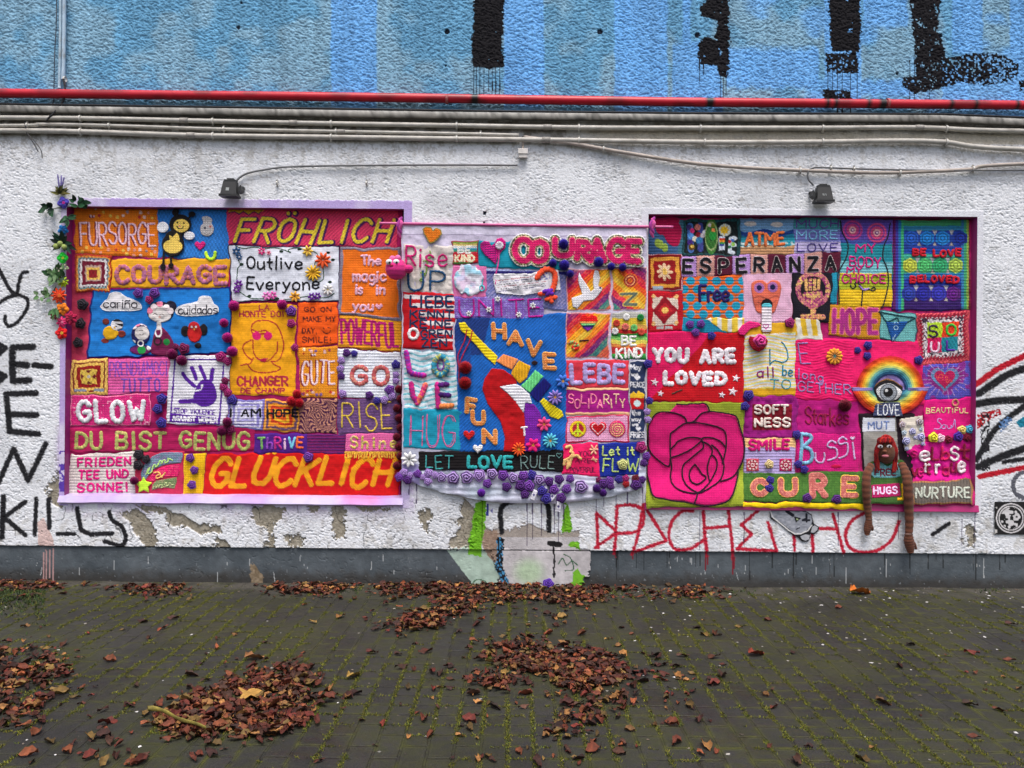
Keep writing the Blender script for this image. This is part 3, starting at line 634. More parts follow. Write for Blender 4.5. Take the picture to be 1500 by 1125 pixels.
# ------------------------------------------------------------------ ornaments (each a thing of its own)
def disc_mesh(rfun, hfun, cfun, nr=14, na=44, back=True):
    a = np.linspace(0, 2 * np.pi, na, endpoint=False)[None]; r = np.linspace(0.02, 1, nr)[:, None]
    R = r * rfun(a); h = hfun(r, a); V = np.stack([R * np.cos(a) + 0 * h, -h, R * np.sin(a) + 0 * h], -1).reshape(-1, 3)
    C = cfun(r + 0 * a, a + 0 * r).reshape(-1, 3); f = gridfaces(nr, na, True)
    cen = len(V); V = np.vstack([V, [[0, -float(np.mean(h[0])), 0]]]); C = np.vstack([C, C[:na].mean(0, keepdims=True)])
    fan = np.array([[cen, i, (i + 1) % na] for i in range(na)])
    return V, [f, fan], C
_cache = {}
def rosette_mesh(col, edge, turns=2.6, seed=0, bulge=.42):
    """a rolled crochet rose of unit radius, facing -y"""
    key = ('ros', col, edge, turns, seed, bulge)
    if key not in _cache:
        r0 = np.random.default_rng(seed); ph = r0.uniform(0, 6.28)
        lob = lambda a: 1 + .09 * np.sin(a * 5 + ph) + .05 * np.sin(a * 3 + 2 * ph)
        sp = lambda r, a: (r * turns - a / (2 * np.pi) + .08 * np.sin(3 * a + ph)) % 1
        def hf(r, a): return bulge * np.sqrt(np.clip(1.02 - r ** 2, 0, 1)) + .36 * (np.sin(sp(r, a) * np.pi) ** .8) * np.clip(1.35 - r, 0, 1) + .02
        def cf(r, a):
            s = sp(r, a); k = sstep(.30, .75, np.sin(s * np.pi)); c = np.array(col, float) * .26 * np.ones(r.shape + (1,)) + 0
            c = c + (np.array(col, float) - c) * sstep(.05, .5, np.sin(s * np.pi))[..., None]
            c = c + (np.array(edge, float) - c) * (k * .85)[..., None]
            return c * (1 + .2 * (r0.random(r.shape) - .5))[..., None]
        V, F, C = disc_mesh(lob, hf, cf, 16, 40)
        _cache[key] = mk_mesh('rosette', V, F, M_YARN, C)
    return _cache[key]
def pompom_mesh(col, seed=0):
    key = ('pom', col, seed)
    if key not in _cache:
        r0 = np.random.default_rng(seed + 50); n = 900
        ga = np.pi * (3 - 5 ** .5); i = np.arange(n); z = 1 - 2 * (i + .5) / n; rr = np.sqrt(1 - z * z); P = np.stack([rr * np.cos(ga * i), rr * np.sin(ga * i), z], -1)
        V, F, C = [], [], []; b = 0
        for p in P:
            t = np.cross(p, r0.normal(size=3)); t /= np.linalg.norm(t); u = np.cross(p, t); L = r0.uniform(.86, 1.08); wd = .085
            V += [p * .55 + t * wd, p * .55 - t * .5 * wd + u * .8 * wd, p * .55 - t * .5 * wd - u * .8 * wd, p * L + t * r0.normal() * .06 + u * r0.normal() * .06]
            F += [[b, b + 1, b + 3], [b + 1, b + 2, b + 3], [b + 2, b, b + 3]]; k = r0.uniform(.7, 1.2)
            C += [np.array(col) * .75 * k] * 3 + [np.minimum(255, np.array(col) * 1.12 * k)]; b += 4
        _cache[key] = mk_mesh('pompom', np.array(V), np.array(F), M_YARN, np.array(C))
    return _cache[key]
def petal_mesh(col, n=8, seed=0, deep=.42, tipcol=None, cup=.22, hub=.18):
    key = ('pet', col, n, seed, deep, tipcol)
    if key not in _cache:
        tc = tipcol or tuple(min(255, v * 1.12 + 8) for v in col)
        rf = lambda a: 1 - deep * np.abs(np.sin(a * n / 2)) ** 2.2
        hf = lambda r, a: .10 + cup * np.sin(r * np.pi * .8) * (.4 + .6 * np.abs(np.cos(a * n / 2))) - .12 * (r > .97)
        def cf(r, a):
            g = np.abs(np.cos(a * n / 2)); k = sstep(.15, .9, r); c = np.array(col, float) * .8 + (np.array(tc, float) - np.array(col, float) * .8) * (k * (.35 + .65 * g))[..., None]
            return c * (1 + .14 * (np.random.default_rng(seed).random(r.shape) - .5))[..., None]
        V, F, C = disc_mesh(rf, hf, cf, 10, n * 8)
        _cache[key] = mk_mesh('petals', V, F, M_YARN, C)
    return _cache[key]
def button_mesh(col, seed=0):
    key = ('but', col)
    if key not in _cache:
        V, F, C = disc_mesh(lambda a: 1 + 0 * a, lambda r, a: .34 * np.sqrt(np.clip(1.01 - r ** 4, 0, 1)) * (.55 + .45 * r) + 0 * a, lambda r, a: np.array(col, float) * (.8 + .3 * (np.sin(a * 9) > 0) * (r > .4))[..., None], 10, 36)
        _cache[key] = mk_mesh('button', V, F, M_YARN, C)
    return _cache[key]
def place(me, name, q, x, y, r, lift=.004, roll=None, parent=None, sy=None, dd=None):
    """put an ornament of unit radius on the cloth at wall coordinates; r in the same unit"""
    o = bpy.data.objects.new(name, me); COL.objects.link(o)
    d = float(surf(q, x, y)) + lift + LAST['l'] + float(np.mean(wrinkle(LAST['tex'], np.array([x]), np.array([y])))) / 1000 if dd is None else dd
    P = W(x, y, d); k = r / PPM
    if parent is not None: o.parent = parent; P = P - ROOT[parent.name]
    o.location = tuple(float(v) for v in P); o.scale = (k, k * (sy or 1), k)
    o.rotation_euler = (0, random.uniform(0, 6.28) if roll is None else roll, 0)
    ROOT[o.name] = np.array(o.location); return o
ORD = "first second third fourth fifth sixth seventh eighth ninth tenth eleventh twelfth thirteenth fourteenth fifteenth sixteenth seventeenth eighteenth nineteenth twentieth".split()
# ------------------------------------------------------------------ quilt in the left recess
def A1(t): return zz(40, 250, 4.839, t)
def A2(t): return zz(320, 270, 4.89, t)
def A3(t): return zz(60, 420, 5.114, t)
def A4(t): return zz(330, 440, 5.114, t)
def A5(t): return zz(60, 560, 5.172, t)
def A6(t): return zz(330, 570, 5.172, t)
QL = empty('patchwork_quilt', W(345, 727, -.06), 'wide patchwork quilt of orange, blue and red patches filling the purple-rimmed recess', 'patchwork quilt', 'patchwork quilts on the wall')
s = Cv('L', [(97, 306), (589, 306), (587, 731), (95, 730)], (166, 16, 92), 'cloth', -.006, 1.6)
s.poly(pp("97,415 134,418 129,527 97,527"), (186, 52, 84)); s.build('backing_cloth', QL, 'magenta and rose backing cloth')
def P(q, quad, base, tex='knit', **k): return Cv(q, quad, base, tex, k.pop('lift', nextlift()), **k)
# FUERSORGE
s = P('L', [(109, 305), (231, 306), (231, 378), (110, 372)], (232, 122, 22))
dd = A1("485,268 540,295 590,320 510,318 448,322 640,330 680,318 710,293 795,330 830,330 803,297 858,300 885,335 420,545 470,573 525,545 575,560 630,560 680,565 718,555 760,562 798,560 845,570 885,555 905,575 390,575 435,598 520,580 705,590 755,603 805,600 880,592")
s.dots(dd, 2.3, [(240, 200, 190), (190, 50, 50), (160, 140, 150), (240, 190, 80), (230, 150, 130)])
t1 = text('FÜRSORGE', 118, 326, 227, 358, gap=.3, rise=1.5)
s.stroke([p + [-1.4, 0.6] for p in t1], 3.4, (120, 20, 50)); s.stroke(t1, 2.5, (245, 200, 215), 1.2)
s.build('patch', QL, 'orange patch with coloured dots reading FÜRSORGE')
# bee
s = P('L', [(230, 306), (334, 307), (335, 382), (231, 377)], (44, 122, 204), 'crochet'); p = s.build('patch', QL, 'blue crochet patch with a bee')
BK, YE = (22, 18, 20), (236, 200, 96)
shapes = [(264, 328.5, 16.5, 15), (257, 311, 5.5, 6), (281, 313.5, 5.5, 4.5), (253.5, 358, 17, 18), (255, 345, 13, 8), (238.5, 333, 9, 8.5), (277.5, 345.5, 8.5, 6.5), (238.5, 391, 4.5, 5.5), (250.5, 389, 4.5, 4.5)]
legs = [pp("240,368 239,390"), pp("250,370 250.5,388"), pp("262,318 258,310"), pp("276,320 281,314")]
def fbee(X, Y):
    m = np.zeros(X.shape, bool)
    for x, y, a, b in shapes: m |= ((X - x) / a) ** 2 + ((Y - y) / b) ** 2 < 1
    for l in legs: m |= dseg(X, Y, l) < 1.8
    return m
k = cookie('L', (226, 302, 290, 400), BK, 'knit', fbee, .017)
k.disc(238.5, 333, 9, (232, 232, 240), ry=8.5).disc(277.5, 345.5, 8.5, (232, 232, 240), ry=6.5)
k.disc(253.5, 358, 16.5, BK, ry=17).disc(264, 328.5, 16, BK, ry=14)
k.disc(265.5, 330.5, 11.5, YE, 1, ry=9.5).disc(253, 361, 14, YE, 1, ry=10).poly(A1("1005,455 1030,470 1060,440 1075,460 1080,495 1010,490"), YE, 1)
k.disc(260, 326, 1.4, BK).disc(269.5, 327, 1.4, BK).stroke([smooth(A1("1060,395 1075,412 1095,410 1108,395"))], 1.6, BK).disc(263, 331, 1.6, (225, 140, 120))
k.build('bee', p, 'black and yellow crochet bee with white wings', 3.0)
def frab(X, Y): return inpoly(X, Y, smooth(A1("1235,330 1275,320 1310,340 1310,375 1322,400 1318,440 1285,468 1245,460 1225,430 1228,390 1245,370"), 4, True))
k = cookie('L', (290, 310, 318, 352), (196, 192, 194), 'knit', frab, .006); k.disc(300, 334, 1.8, (60, 60, 80)).disc(308, 332, 1.8, (190, 110, 100)).stroke([pp("299,342 303,344 307,342")], 1.2, (140, 130, 130)).build('grey_animal_face', p, None, 3.0)
hp = heart(293, 359.5, 8.5); cookie('L', (282, 348, 305, 372), (214, 30, 122), 'knit', lambda X, Y: inpoly(X, Y, hp), .006).build('heart', p, None, 3.0)
cords('worm', p, 'L', [smooth(pp("301.5,370 304,377 309,380 314,377 315,370"))], 5, (196, 246, 50), .006)
# granny square
def granny(q, quad, rl, label, parent, tex='crochet', lift=.003):
    s = P(q, quad, rl[0][1], tex, lift=lift); s.rings(rl); return s
s = granny('L', [(109, 373), (165, 374), (163, 428), (111, 427)], [(1.1, (176, 52, 24)), (.90, (226, 150, 60)), (.82, (120, 160, 160)), (.74, (226, 222, 224)), (.62, (112, 14, 44)), (.42, (190, 160, 150)), (.34, (236, 190, 90)), (.22, (140, 14, 30))], '', QL)
s.on((np.maximum(abs(s.U - .5), abs(s.V - .5)) * 2 > .70) & (np.maximum(abs(s.U - .5), abs(s.V - .5)) * 2 < .82) & (np.sin(s.U * 60) * np.sin(s.V * 60) > .1), (96, 60, 90))
s.build('patch', QL, 'granny square with dark red centre and orange rim')
# COURAGE
s = P('L', [(164, 380), (336, 379), (335, 421), (163, 421)], (238, 172, 32), 'cloth'); p = s.build('patch', QL, 'yellow patch reading COURAGE')
letters(p, 'L', 'COURAGE', (171, 391, 330, 414), 7.2, (176, 104, 142), .004, gap=.42, speck=((196, 110, 90), .45), hgt=3)
# dolls and birds
s = P('L', [(134, 424), (339, 420), (338, 519), (128, 525)], (20, 118, 200), 'cloth'); s.border(2.6, (16, 20, 110), 1.5); p = s.build('patch', QL, 'bright blue patch with two dolls, two birds and two clouds')
for nm, poly_, txt, bx in (('cloud', A3("445,150 470,115 500,90 520,50 580,43 640,78 700,100 745,130 752,165 700,178 600,180 480,178"), 'cariño', (151, 438, 201, 451)), ('cloud', A3("1005,185 1020,160 1060,138 1170,112 1190,78 1230,70 1270,80 1295,130 1325,150 1325,190 1290,205 1200,215 1080,218 1020,205"), 'cuidados', (261, 447, 319, 460))):
    o = cookie('L', (min(a for a, b in poly_) - 2, min(b for a, b in poly_) - 2, max(a for a, b in poly_) + 2, max(b for a, b in poly_) + 2), (226, 224, 228), 'cloth', lambda X, Y: inpoly(X, Y, smooth(poly_, 4, True)), .006).build(nm, p, 'white felt cloud reading ' + txt, 2.5)
    cords('stitched_outline', p, 'L', [smooth(poly_ + poly_[:1], 4)], 1.0, (250, 250, 252), .008)
    letters(p, 'L', txt, bx, 1.7, (44, 40, 52), .010, gap=.15)
def fdoll(X, Y): return (((X - 235) / 20) ** 2 + ((Y - 457) / 15.5) ** 2 < 1) | (np.hypot(X - 250, Y - 449) < 9) | ((abs(X - 233) < 3.6) & (Y > 462) & (Y < 486)) | inpoly(X, Y, smooth(pp("222,519 223,500 226,486 232,478 239,480 249,491 256,505 259,520"), 3, True))
k = cookie('L', (210, 434, 265, 526), (24, 20, 44), 'cloth', fdoll, .006)
k.poly(smooth(pp("222,524 223,500 226,486 232,476 239,478 249,491 256,505 259,524"), 3, True), (112, 18, 70)).rect(229.5, 470, 236.5, 483, (214, 206, 204)).disc(234, 461, 16.5, (214, 208, 206), 1, ry=14)
for x, y in A3("815,180 845,150 890,128 940,155 970,182"): k.disc(x, y, 4.6, random.choice([(240, 225, 228), (238, 130, 160)]), 2)
k.stroke([smooth(A3("840,208 855,200 870,210")), smooth(A3("890,212 905,205 920,212"))], 1.1, (90, 80, 84)).disc(234, 464.5, 1.8, (210, 160, 150)).ring(232, 486, 4.5, 2, (236, 232, 232), ry=7).ring(231, 500, 5, 2.4, (30, 26, 30)).disc(244, 501, 4.8, (24, 138, 62), 1)
k.build('doll', p, 'felt doll with flower crown and dark red dress', 3.0)
def fdol2(X, Y): return (((X - 206) / 14) ** 2 + ((Y - 490) / 16) ** 2 < 1) | (((X - 206) / 16.5) ** 2 + ((Y - 512) / 8) ** 2 < 1)
k = cookie('L', (186, 470, 226, 524), (22, 24, 84), 'cloth', fdol2, .007)
k.disc(206, 514, 16, (96, 16, 84), ry=7).disc(208, 488, 10.5, (214, 208, 206), 1, ry=10)
for x, y in A3("700,300 725,280 760,272 792,285"): k.disc(x, y, 3.8, random.choice([(240, 225, 228), (238, 130, 160)]), 2)
k.stroke([smooth(A3("735,330 750,325 765,330")), smooth(A3("740,355 755,362 770,352"))], 1.1, (90, 80, 84)).disc(195, 501, 3.4, (230, 226, 226)).disc(218, 509.5, 3.4, (230, 226, 226)).disc(207.5, 512.5, 6, (24, 138, 62), 1).ring(206, 503, 4, 1.6, (236, 232, 232))
k.build('doll', p, 'small felt doll with dark blue hair', 3.0)
for nm, spec in (('bird', [(155, 471, 5.5, 5, (110, 40, 34)), (178, 489, 6.5, 5.5, (130, 48, 38)), (154, 499, 6, 4, (130, 48, 38)), (161.7, 487.5, 11.5, 10.5, (226, 172, 20)), (171.5, 475.5, 9.5, 8.5, (226, 224, 228))]), ('bird', [(271, 485, 6.5, 8.5, (24, 20, 26)), (298, 483, 6.5, 9, (24, 20, 26)), (290, 506, 5.5, 4.5, (24, 20, 26)), (285, 489, 10.5, 13, (190, 24, 26)), (284, 478, 8.5, 7, (176, 22, 28))])):
    def fb(X, Y):
        m = np.zeros(X.shape, bool)
        for x, y, a, b, c_ in spec: m |= ((X - x) / a) ** 2 + ((Y - y) / b) ** 2 < 1
        return m
    xs_ = [v[0] for v in spec]; ys_ = [v[1] for v in spec]
    k = cookie('L', (min(xs_) - 10, min(ys_) - 12, max(xs_) + 12, max(ys_) + 12), (20, 20, 20), 'cloth', fb, .006)
    for x, y, a, b, c_ in spec: k.disc(x, y, a, c_, .6, ry=b)
    if xs_[0] < 200: k.poly(A3("530,255 560,240 600,245 612,265 560,262"), (20, 20, 26)).poly(A3("555,275 610,275 618,300 580,290"), (20, 20, 26)).disc(170, 478, 1.2, (20, 20, 20)).disc(168, 480, 1.5, (230, 170, 40))
    else: k.disc(281, 479, 1.6, (240, 236, 236)).disc(287, 479, 1.6, (240, 236, 236)).poly(pp("283,481 286,481 284.5,484"), (230, 170, 60))
    k.build(nm, p, 'yellow felt bird with white head' if xs_[0] < 200 else 'red felt bird with black wings', 3.0)
# second granny
s = granny('L', [(104, 528), (157, 525), (157, 577), (103, 580)], [(1.1, (232, 188, 96)), (.84, (120, 18, 22)), (.76, (236, 190, 90)), (.60, (150, 14, 18)), (.40, (228, 192, 80))], '', QL)
s.on((s.V > .84) & (s.V < .92) & (abs(s.U - .5) < .4) & (abs(s.U - .5) > .1), (140, 150, 170)); s.on((abs(abs(s.U - .5) - abs(s.V - .5)) > .1) & (np.maximum(abs(s.U - .5), abs(s.V - .5)) < .18), (110, 20, 30)); s.disc(130, 552, 2.5, (200, 190, 180))
s.build('patch', QL, 'granny square with wide yellow rim and dark red rings')
s = P('L', [(158, 527), (250, 522), (250, 574), (158, 578)], (224, 92, 162), 'garter'); s.stroke(text('PRENDIAMOCI', 161, 531, 245, 551, gap=.35, rise=-2), 1.9, (132, 78, 186), .5); s.stroke(text('TUTTO', 178, 556, 234, 575, gap=.6, rise=-2), 2.7, (116, 76, 178), .5)
s.build('patch', QL, 'pink ribbed patch reading PRENDIAMOCI TUTTO')
s = P('L', [(249, 521), (337, 522), (332, 624), (244, 621)], (226, 224, 234), 'garter', lift=.004)
PU = (86, 28, 152)
s.stroke([A3("1005,545 1372,545 1335,1030 968,1010 1005,545")], 2.4, PU, .5); s.poly(A3("975,945 1345,985 1338,1030 968,1010"), PU)
s.poly(A3("1185,715 1240,690 1290,725 1315,790 1312,850 1265,892 1200,898 1160,875 1135,865 1150,790"), PU, .6, sm=True)
for a, wd in ((A3("1045,860 1110,858 1180,855"), 6.2), (A3("1062,648 1090,690 1150,745"), 5.6), (A3("1130,608 1150,650 1162,690"), 6), (A3("1192,598 1210,640 1228,680"), 5.6), (A3("1286,622 1280,660 1275,698"), 6.2)): s.stroke([np.array(a)], wd, PU, .6)
s.disc(*A3("1205,745")[0], 2.0, (226, 224, 234)); s.stroke([np.array(A3("1160,780 1200,770 1210,735"))], 1.5, (226, 224, 234))
s.stroke(text('STOP VIOLENCE', 255, 598, 315, 605, gap=.35, rise=3), 1.4, PU); s.stroke(text('AGAINST WOMEN', 253, 609, 318, 615.5, gap=.3, rise=4), 1.7, (240, 238, 246))
s.build('patch', QL, 'white patch with a purple handprint reading STOP VIOLENCE AGAINST WOMEN')
s = P('L', [(104, 580), (221, 577), (220, 622), (103, 624)], (206, 34, 118)); s.heather((240, 170, 190), .9, .33, 233, .80); s.border(1.6, (232, 120, 160), 1); p = s.build('patch', QL, 'pink patch reading GLOW in thick white yarn')
letters(p, 'L', 'GLOW', (115, 588, 211, 617), 7.6, (228, 230, 236), .004, gap=.62, hgt=4, wig=1.0) if False else cords('lettering', p, 'L', text('GLOW', 115, 588, 211, 617, gap=.55), 7.4, (228, 230, 236), .004, 4, None, None, .9)
s = P('L', [(102, 627), (374, 626), (373, 661), (102, 663)], (172, 14, 84), 'cloth'); p = s.build('patch', QL, 'dark pink patch reading DU BIST GENUG in green')
letters(p, 'L', 'DU BIST GENUG', (112, 634, 364, 657), 5.4, (168, 174, 96), .004, gap=.42, hgt=1.6, speck=((200, 180, 110), .25))
s = P('L', [(103, 666), (200, 662), (199, 724), (99, 727)], (216, 206, 202), 'garter'); p = s.build('patch', QL, 'pale ribbed patch reading FRIEDEN TEE UND SONNE!')
for t_, b_ in (('FRIEDEN', (114, 672, 191, 683)), ('TEE UND', (116, 690, 187, 702)), ('SONNE!', (114, 709, 187, 721))): letters(p, 'L', t_, b_, 3.4, (222, 28, 128), .004, gap=.5, rise=-2, hgt=1.5)
B = lambda t: zz(190, 655, 12.5, t)
s = P('L', [(198, 663), (270, 660), (268, 725), (199, 727)], (198, 44, 82), 'cloth'); p = s.build('patch', QL, 'rose patch with a rainbow in blue, pink and olive and a yellow star')
for pl_, cc, sk in ((B("205,600 200,480 250,330 400,170 560,100 730,85 960,90 985,150 940,300 800,300 600,340 450,410 320,560 300,600"), (112, 140, 160), (150, 120, 170)), (B("320,620 400,490 520,390 700,330 920,300 930,420 880,545 700,545 520,570 430,640"), (224, 24, 104), (240, 90, 120)), (B("400,790 410,690 480,610 650,580 860,545 870,620 820,770 680,745 520,760 430,790"), (118, 138, 92), (170, 150, 120))):
    k = cookie('L', (203, 658, 272, 722), cc, 'knit', lambda X, Y: inpoly(X, Y, pl_), .005); k.heather(sk, .6, .4).build('rainbow_band', p, None, 2.0)
for t in ("300,500 340,400 370,370 330,480 400,450 420,360", "420,400 440,330 480,330 460,370 500,350 520,300", "520,330 550,250 600,280 570,300", "600,290 610,240 650,240 640,290 690,270 700,200", "700,270 710,220 750,220 780,240"): cords('stitched_letter', p, 'L', [smooth(B(t))], 1.6, (190, 240, 130), .012)
for t in ("440,470 500,460 560,490 500,520 480,570 540,560 600,520 650,470", "520,450 590,550"): cords('stitched_letter', p, 'L', [smooth(B(t))], 2.0, (250, 190, 110), .012)
for t in ("430,760 440,720 490,720 470,750 520,700", "530,730 560,690 600,700 570,740 620,730", "640,690 660,640 680,700 650,720 700,700", "710,700 730,650 770,690 800,680"): cords('stitched_letter', p, 'L', [smooth(B(t))], 1.3, (200, 214, 150), .012)
st = star(210.5, 711, 14, 7.5); cookie('L', (194, 694, 227, 728), (196, 238, 60), 'cloth', lambda X, Y: inpoly(X, Y, st), .010).build('star', p, 'neon yellow padded star', 6.0)
s = P('L', [(270, 664), (302, 663), (298, 724), (268, 725)], (236, 182, 16)); s.build('patch', QL, 'plain yellow strip')
s = P('L', [(303, 665), (588, 663), (584, 726), (298, 728)], (208, 10, 14), 'cloth'); t1 = text('GLÜCKLICH', 306, 672, 568, 711, gap=.36, slant=.32)
s.stroke([np.round(p_ * .5) * 2 for p_ in t1], 7.6, (246, 158, 22), 1.8); mo = dpolys(s.X, s.Y, t1) < 3.9; s.c[mo] *= (1 + .16 * np.sin((s.X - s.Y)[mo] / 4 * 2 * np.pi))[:, None]
s.build('patch', QL, 'red patch reading GLÜCKLICH in slanted orange letters')
s = P('L', [(334, 307), (583, 304), (582, 365), (333, 358)], (216, 58, 98), 'diag'); t1 = text('FRÖHLICH', 343, 321, 566, 355, gap=.42, slant=.34, rise=1)
s.stroke([p_ + [1.4, .8] for p_ in t1], 8.8, (74, 22, 92)); s.stroke(t1, 5.0, (238, 208, 60), 1.6)
s.poly(A2("75,180 330,180 290,215 255,195 215,220 180,195 150,215 115,195 75,205"), (206, 160, 40)); s.stroke([np.array(A2("75,205 115,195 150,215 180,195 215,220 255,195 290,215 310,190"))], 1.5, (90, 24, 90))
s.build('patch', QL, 'pink patch reading FRÖHLICH in slanted yellow letters')
# Outlive Everyone
s = P('L', [(334, 359), (499, 362), (497, 442), (340, 441)], (222, 226, 238), 'cloth', lift=.004); s.border(1.8, (28, 32, 72), 1); p = s.build('patch', QL, 'white patch with a flower vine reading Outlive Everyone')
letters(p, 'L', 'Outlive', (362, 376, 443, 394), 2.8, (22, 22, 30), .005, gap=.28); letters(p, 'L', 'Everyone', (362, 406, 468, 424), 2.8, (22, 22, 30), .005, gap=.28)
cords('vine', p, 'L', [smooth(A2(t)) for t in ("120,440 180,460 250,450 330,460 400,455 470,470 520,490 500,470 560,455 640,470", "130,500 150,560 170,570 140,600 130,700", "150,770 230,815 330,820 430,830 560,815 650,800 700,810 780,810 830,780", "750,600 750,680 690,700 640,660", "690,590 690,560 720,540 700,490 640,470")], 1.3, (50, 84, 56), .005)
for t_ in ("580,465", "450,480", "165,572", "222,800", "420,818", "798,700", "820,540", "785,490"):
    x, y = A2(t_)[0]; lf = ell(x, y, 3.4, 2.2); cookie('L', (x - 5, y - 4, x + 5, y + 4), (24, 46, 34), 'cloth', lambda X, Y: inpoly(X, Y, lf), .005, .5).build('leaf', p, None, 1.5)
for t_, r_, cc, n_, hub in (("750,545", 12.5, (232, 84, 34), 9, (240, 230, 230)), ("680,637", 12.5, (240, 176, 34), 11, (200, 120, 30)), ("640,478", 8.5, (236, 186, 70), 7, (190, 110, 50)), ("785,755", 9, (234, 230, 226), 8, (236, 200, 70)), ("548,805", 8.5, (236, 160, 50), 7, (140, 50, 30)), ("130,480", 7, (44, 84, 130), 6, (220, 220, 230)), ("150,520", 5, (44, 84, 130), 6, (220, 220, 230)), ("145,715", 7, (104, 40, 140), 6, (220, 210, 230)), ("130,755", 6, (104, 40, 140), 6, (220, 210, 230)), ("670,805", 6.5, (96, 40, 140), 6, (230, 220, 235)), ("710,800", 6, (96, 40, 140), 6, (230, 220, 235)), ("345,800", 7, (226, 120, 190), 6, (250, 220, 240)), ("390,795", 6.5, (226, 90, 170), 6, (250, 220, 240)), ("310,480", 6, (226, 60, 130), 6, (250, 220, 230)), ("360,490", 4, (230, 130, 160), 6, (220, 40, 60))):
    x, y = A2(t_)[0]; o = place(petal_mesh(cc, n_), 'flower', 'L', x, y, r_, .007, parent=p); c2 = place(button_mesh(hub), 'flower_centre', 'L', x, y, r_ * .3, .011, parent=p)
# The magic is in you
s = P('L', [(500, 363), (587, 362), (588, 470), (495, 461)], (244, 116, 22), lift=.0045); s.border(4.2, (140, 132, 148), 2.5); s.heather((110, 100, 130), .5, .5); mo = s.e > 4.2; s.c[mo] = np.where((s.h[mo] > -1)[:, None], np.array([244, 116, 22.]), s.c[mo]); p = s.build('patch', QL, 'orange patch with frilly grey rim reading The magic is in you')
for t_, b_ in (('The', (530, 375, 558, 388)), ('magic', (517, 396, 565, 412)), ('is', (521, 416, 531, 431)), ('in', (551, 416, 564, 431)), ('you', (517, 441, 547, 455))): letters(p, 'L', t_, b_, 3.8, (228, 176, 196), .0055, gap=.3, hgt=2)
hp = heart(555, 449, 6); cookie('L', (547, 440, 563, 457), (236, 170, 196), 'knit', lambda X, Y: inpoly(X, Y, hp), .0055).build('heart', p, None, 2)
# La honte doit changer de champ
s = P('L', [(339, 443), (434, 446), (433, 579), (336, 578)], (240, 166, 18), 'cloth'); RC = (176, 40, 62)
for t_, b_, wd in (('LA', (380, 447, 394, 454), 1.8), ('HONTE DOIT', (351, 456, 424, 464), 1.9), ('CHANGER', (348, 552, 421, 565), 3.3), ('DE CHAMP', (353, 569, 417, 576), 2.2)): s.stroke(text(t_, *b_), wd, RC, .6)
for t_ in ("205,255 195,215 200,185 225,160 260,152 310,150 350,162 385,185 415,240 435,310 438,350 425,400 410,435 385,455 345,458", "208,300 208,370 222,410 240,432 290,460 340,440 370,405 388,380 390,310", "200,295 150,320 132,350 140,385 165,420 200,448", "115,487 150,480 165,478 205,525 280,542 360,535 395,525 412,505 370,482 345,460", "210,430 190,470 165,480", "195,215 240,235 300,225 350,262", "265,250 290,248"): s.stroke([smooth(A4(t_))], 1.9, (176, 44, 40), .5)
s.disc(376, 492, 6.4, (214, 20, 110), 1).disc(392.6, 492, 6.2, (214, 20, 110), 1).poly(A4("232,435 265,440 285,435 328,432 300,455 270,458"), (196, 26, 76), 1)
s.build('patch', QL, 'golden patch with a drawn face in pink glasses reading LA HONTE DOIT CHANGER DE CHAMP')
s = P('L', [(436, 443), (494, 443), (495, 503), (437, 509)], (246, 92, 16), 'cloth'); DK = (96, 32, 22)
for t_, b_ in (('GO ON', (446, 450, 485, 457)), ('MAKE MY', (444, 464, 491, 471)), ('DAY,', (443, 481, 464, 488)), ('SMILE!', (443, 494, 485, 502))): s.stroke(text(t_, *b_), 1.6, DK)
s.stroke([smooth(A4("730,230 750,247 775,245 788,228")), np.array(A4("735,205 740,212")), np.array(A4("770,205 785,207"))], 1.5, DK)
s.build('patch', QL, 'bright orange patch reading GO ON MAKE MY DAY, SMILE!')
s = P('L', [(496, 462), (589, 470), (588, 516), (496, 508)], (238, 156, 34), 'garter'); s.stroke(text('POWERFUL', 500, 467, 582, 502, gap=.36, rise=8), 4.0, (180, 22, 112), .8); s.build('patch', QL, 'yellow patch reading POWERFUL in tall magenta letters')
s = P('L', [(437, 509), (495, 506), (494, 582), (440, 582)], (226, 142, 28))
s.dots([(random.uniform(442, 491), random.choice([random.uniform(511, 520), random.uniform(571, 579)])) for i in range(20)], 2.1, [(240, 190, 180), (150, 50, 80), (250, 220, 180), (120, 90, 150), (200, 60, 40)])
t1 = text('GÜTE', 443, 530, 490, 563, gap=.42, rise=-2); s.stroke([p_ + [-1.4, .5] for p_ in t1], 3.6, (140, 24, 40)); s.stroke(t1, 2.6, (246, 214, 220), 1); s.build('patch', QL, 'dotted mustard patch reading GÜTE')
s = P('L', [(495, 511), (588, 517), (586, 585), (497, 581)], (224, 228, 240), 'garter'); p = s.build('patch', QL, 'white ribbed patch with small purple flowers reading GO')
letters(p, 'L', 'GO', (516, 538, 568, 562), 6.6, (186, 84, 88), .004, gap=.5, speck=((210, 140, 120), .3), hgt=2.4)
s = granny('L', [(333, 584), (386, 585), (384, 630), (335, 628)], [(1.1, (124, 116, 190)), (.86, (206, 204, 226)), (.74, (140, 132, 200)), (.60, (214, 212, 230)), (.46, (160, 154, 206)), (.3, (206, 204, 226))], '', QL, 'garter'); p = s.build('patch', QL, 'lavender and white ringed square reading I AM')
letters(p, 'L', 'I AM', (336, 599, 381, 610), 3.4, (20, 18, 26), .004, hgt=1.6)
s = granny('L', [(386, 585), (438, 587), (437, 632), (385, 630)], [(1.1, (236, 160, 60)), (.88, (104, 74, 104)), (.74, (240, 150, 40)), (.58, (206, 62, 30)), (.42, (240, 180, 40)), (.26, (220, 90, 30))], '', QL, 'garter'); p = s.build('patch', QL, 'orange and grey ringed square reading HOPE')
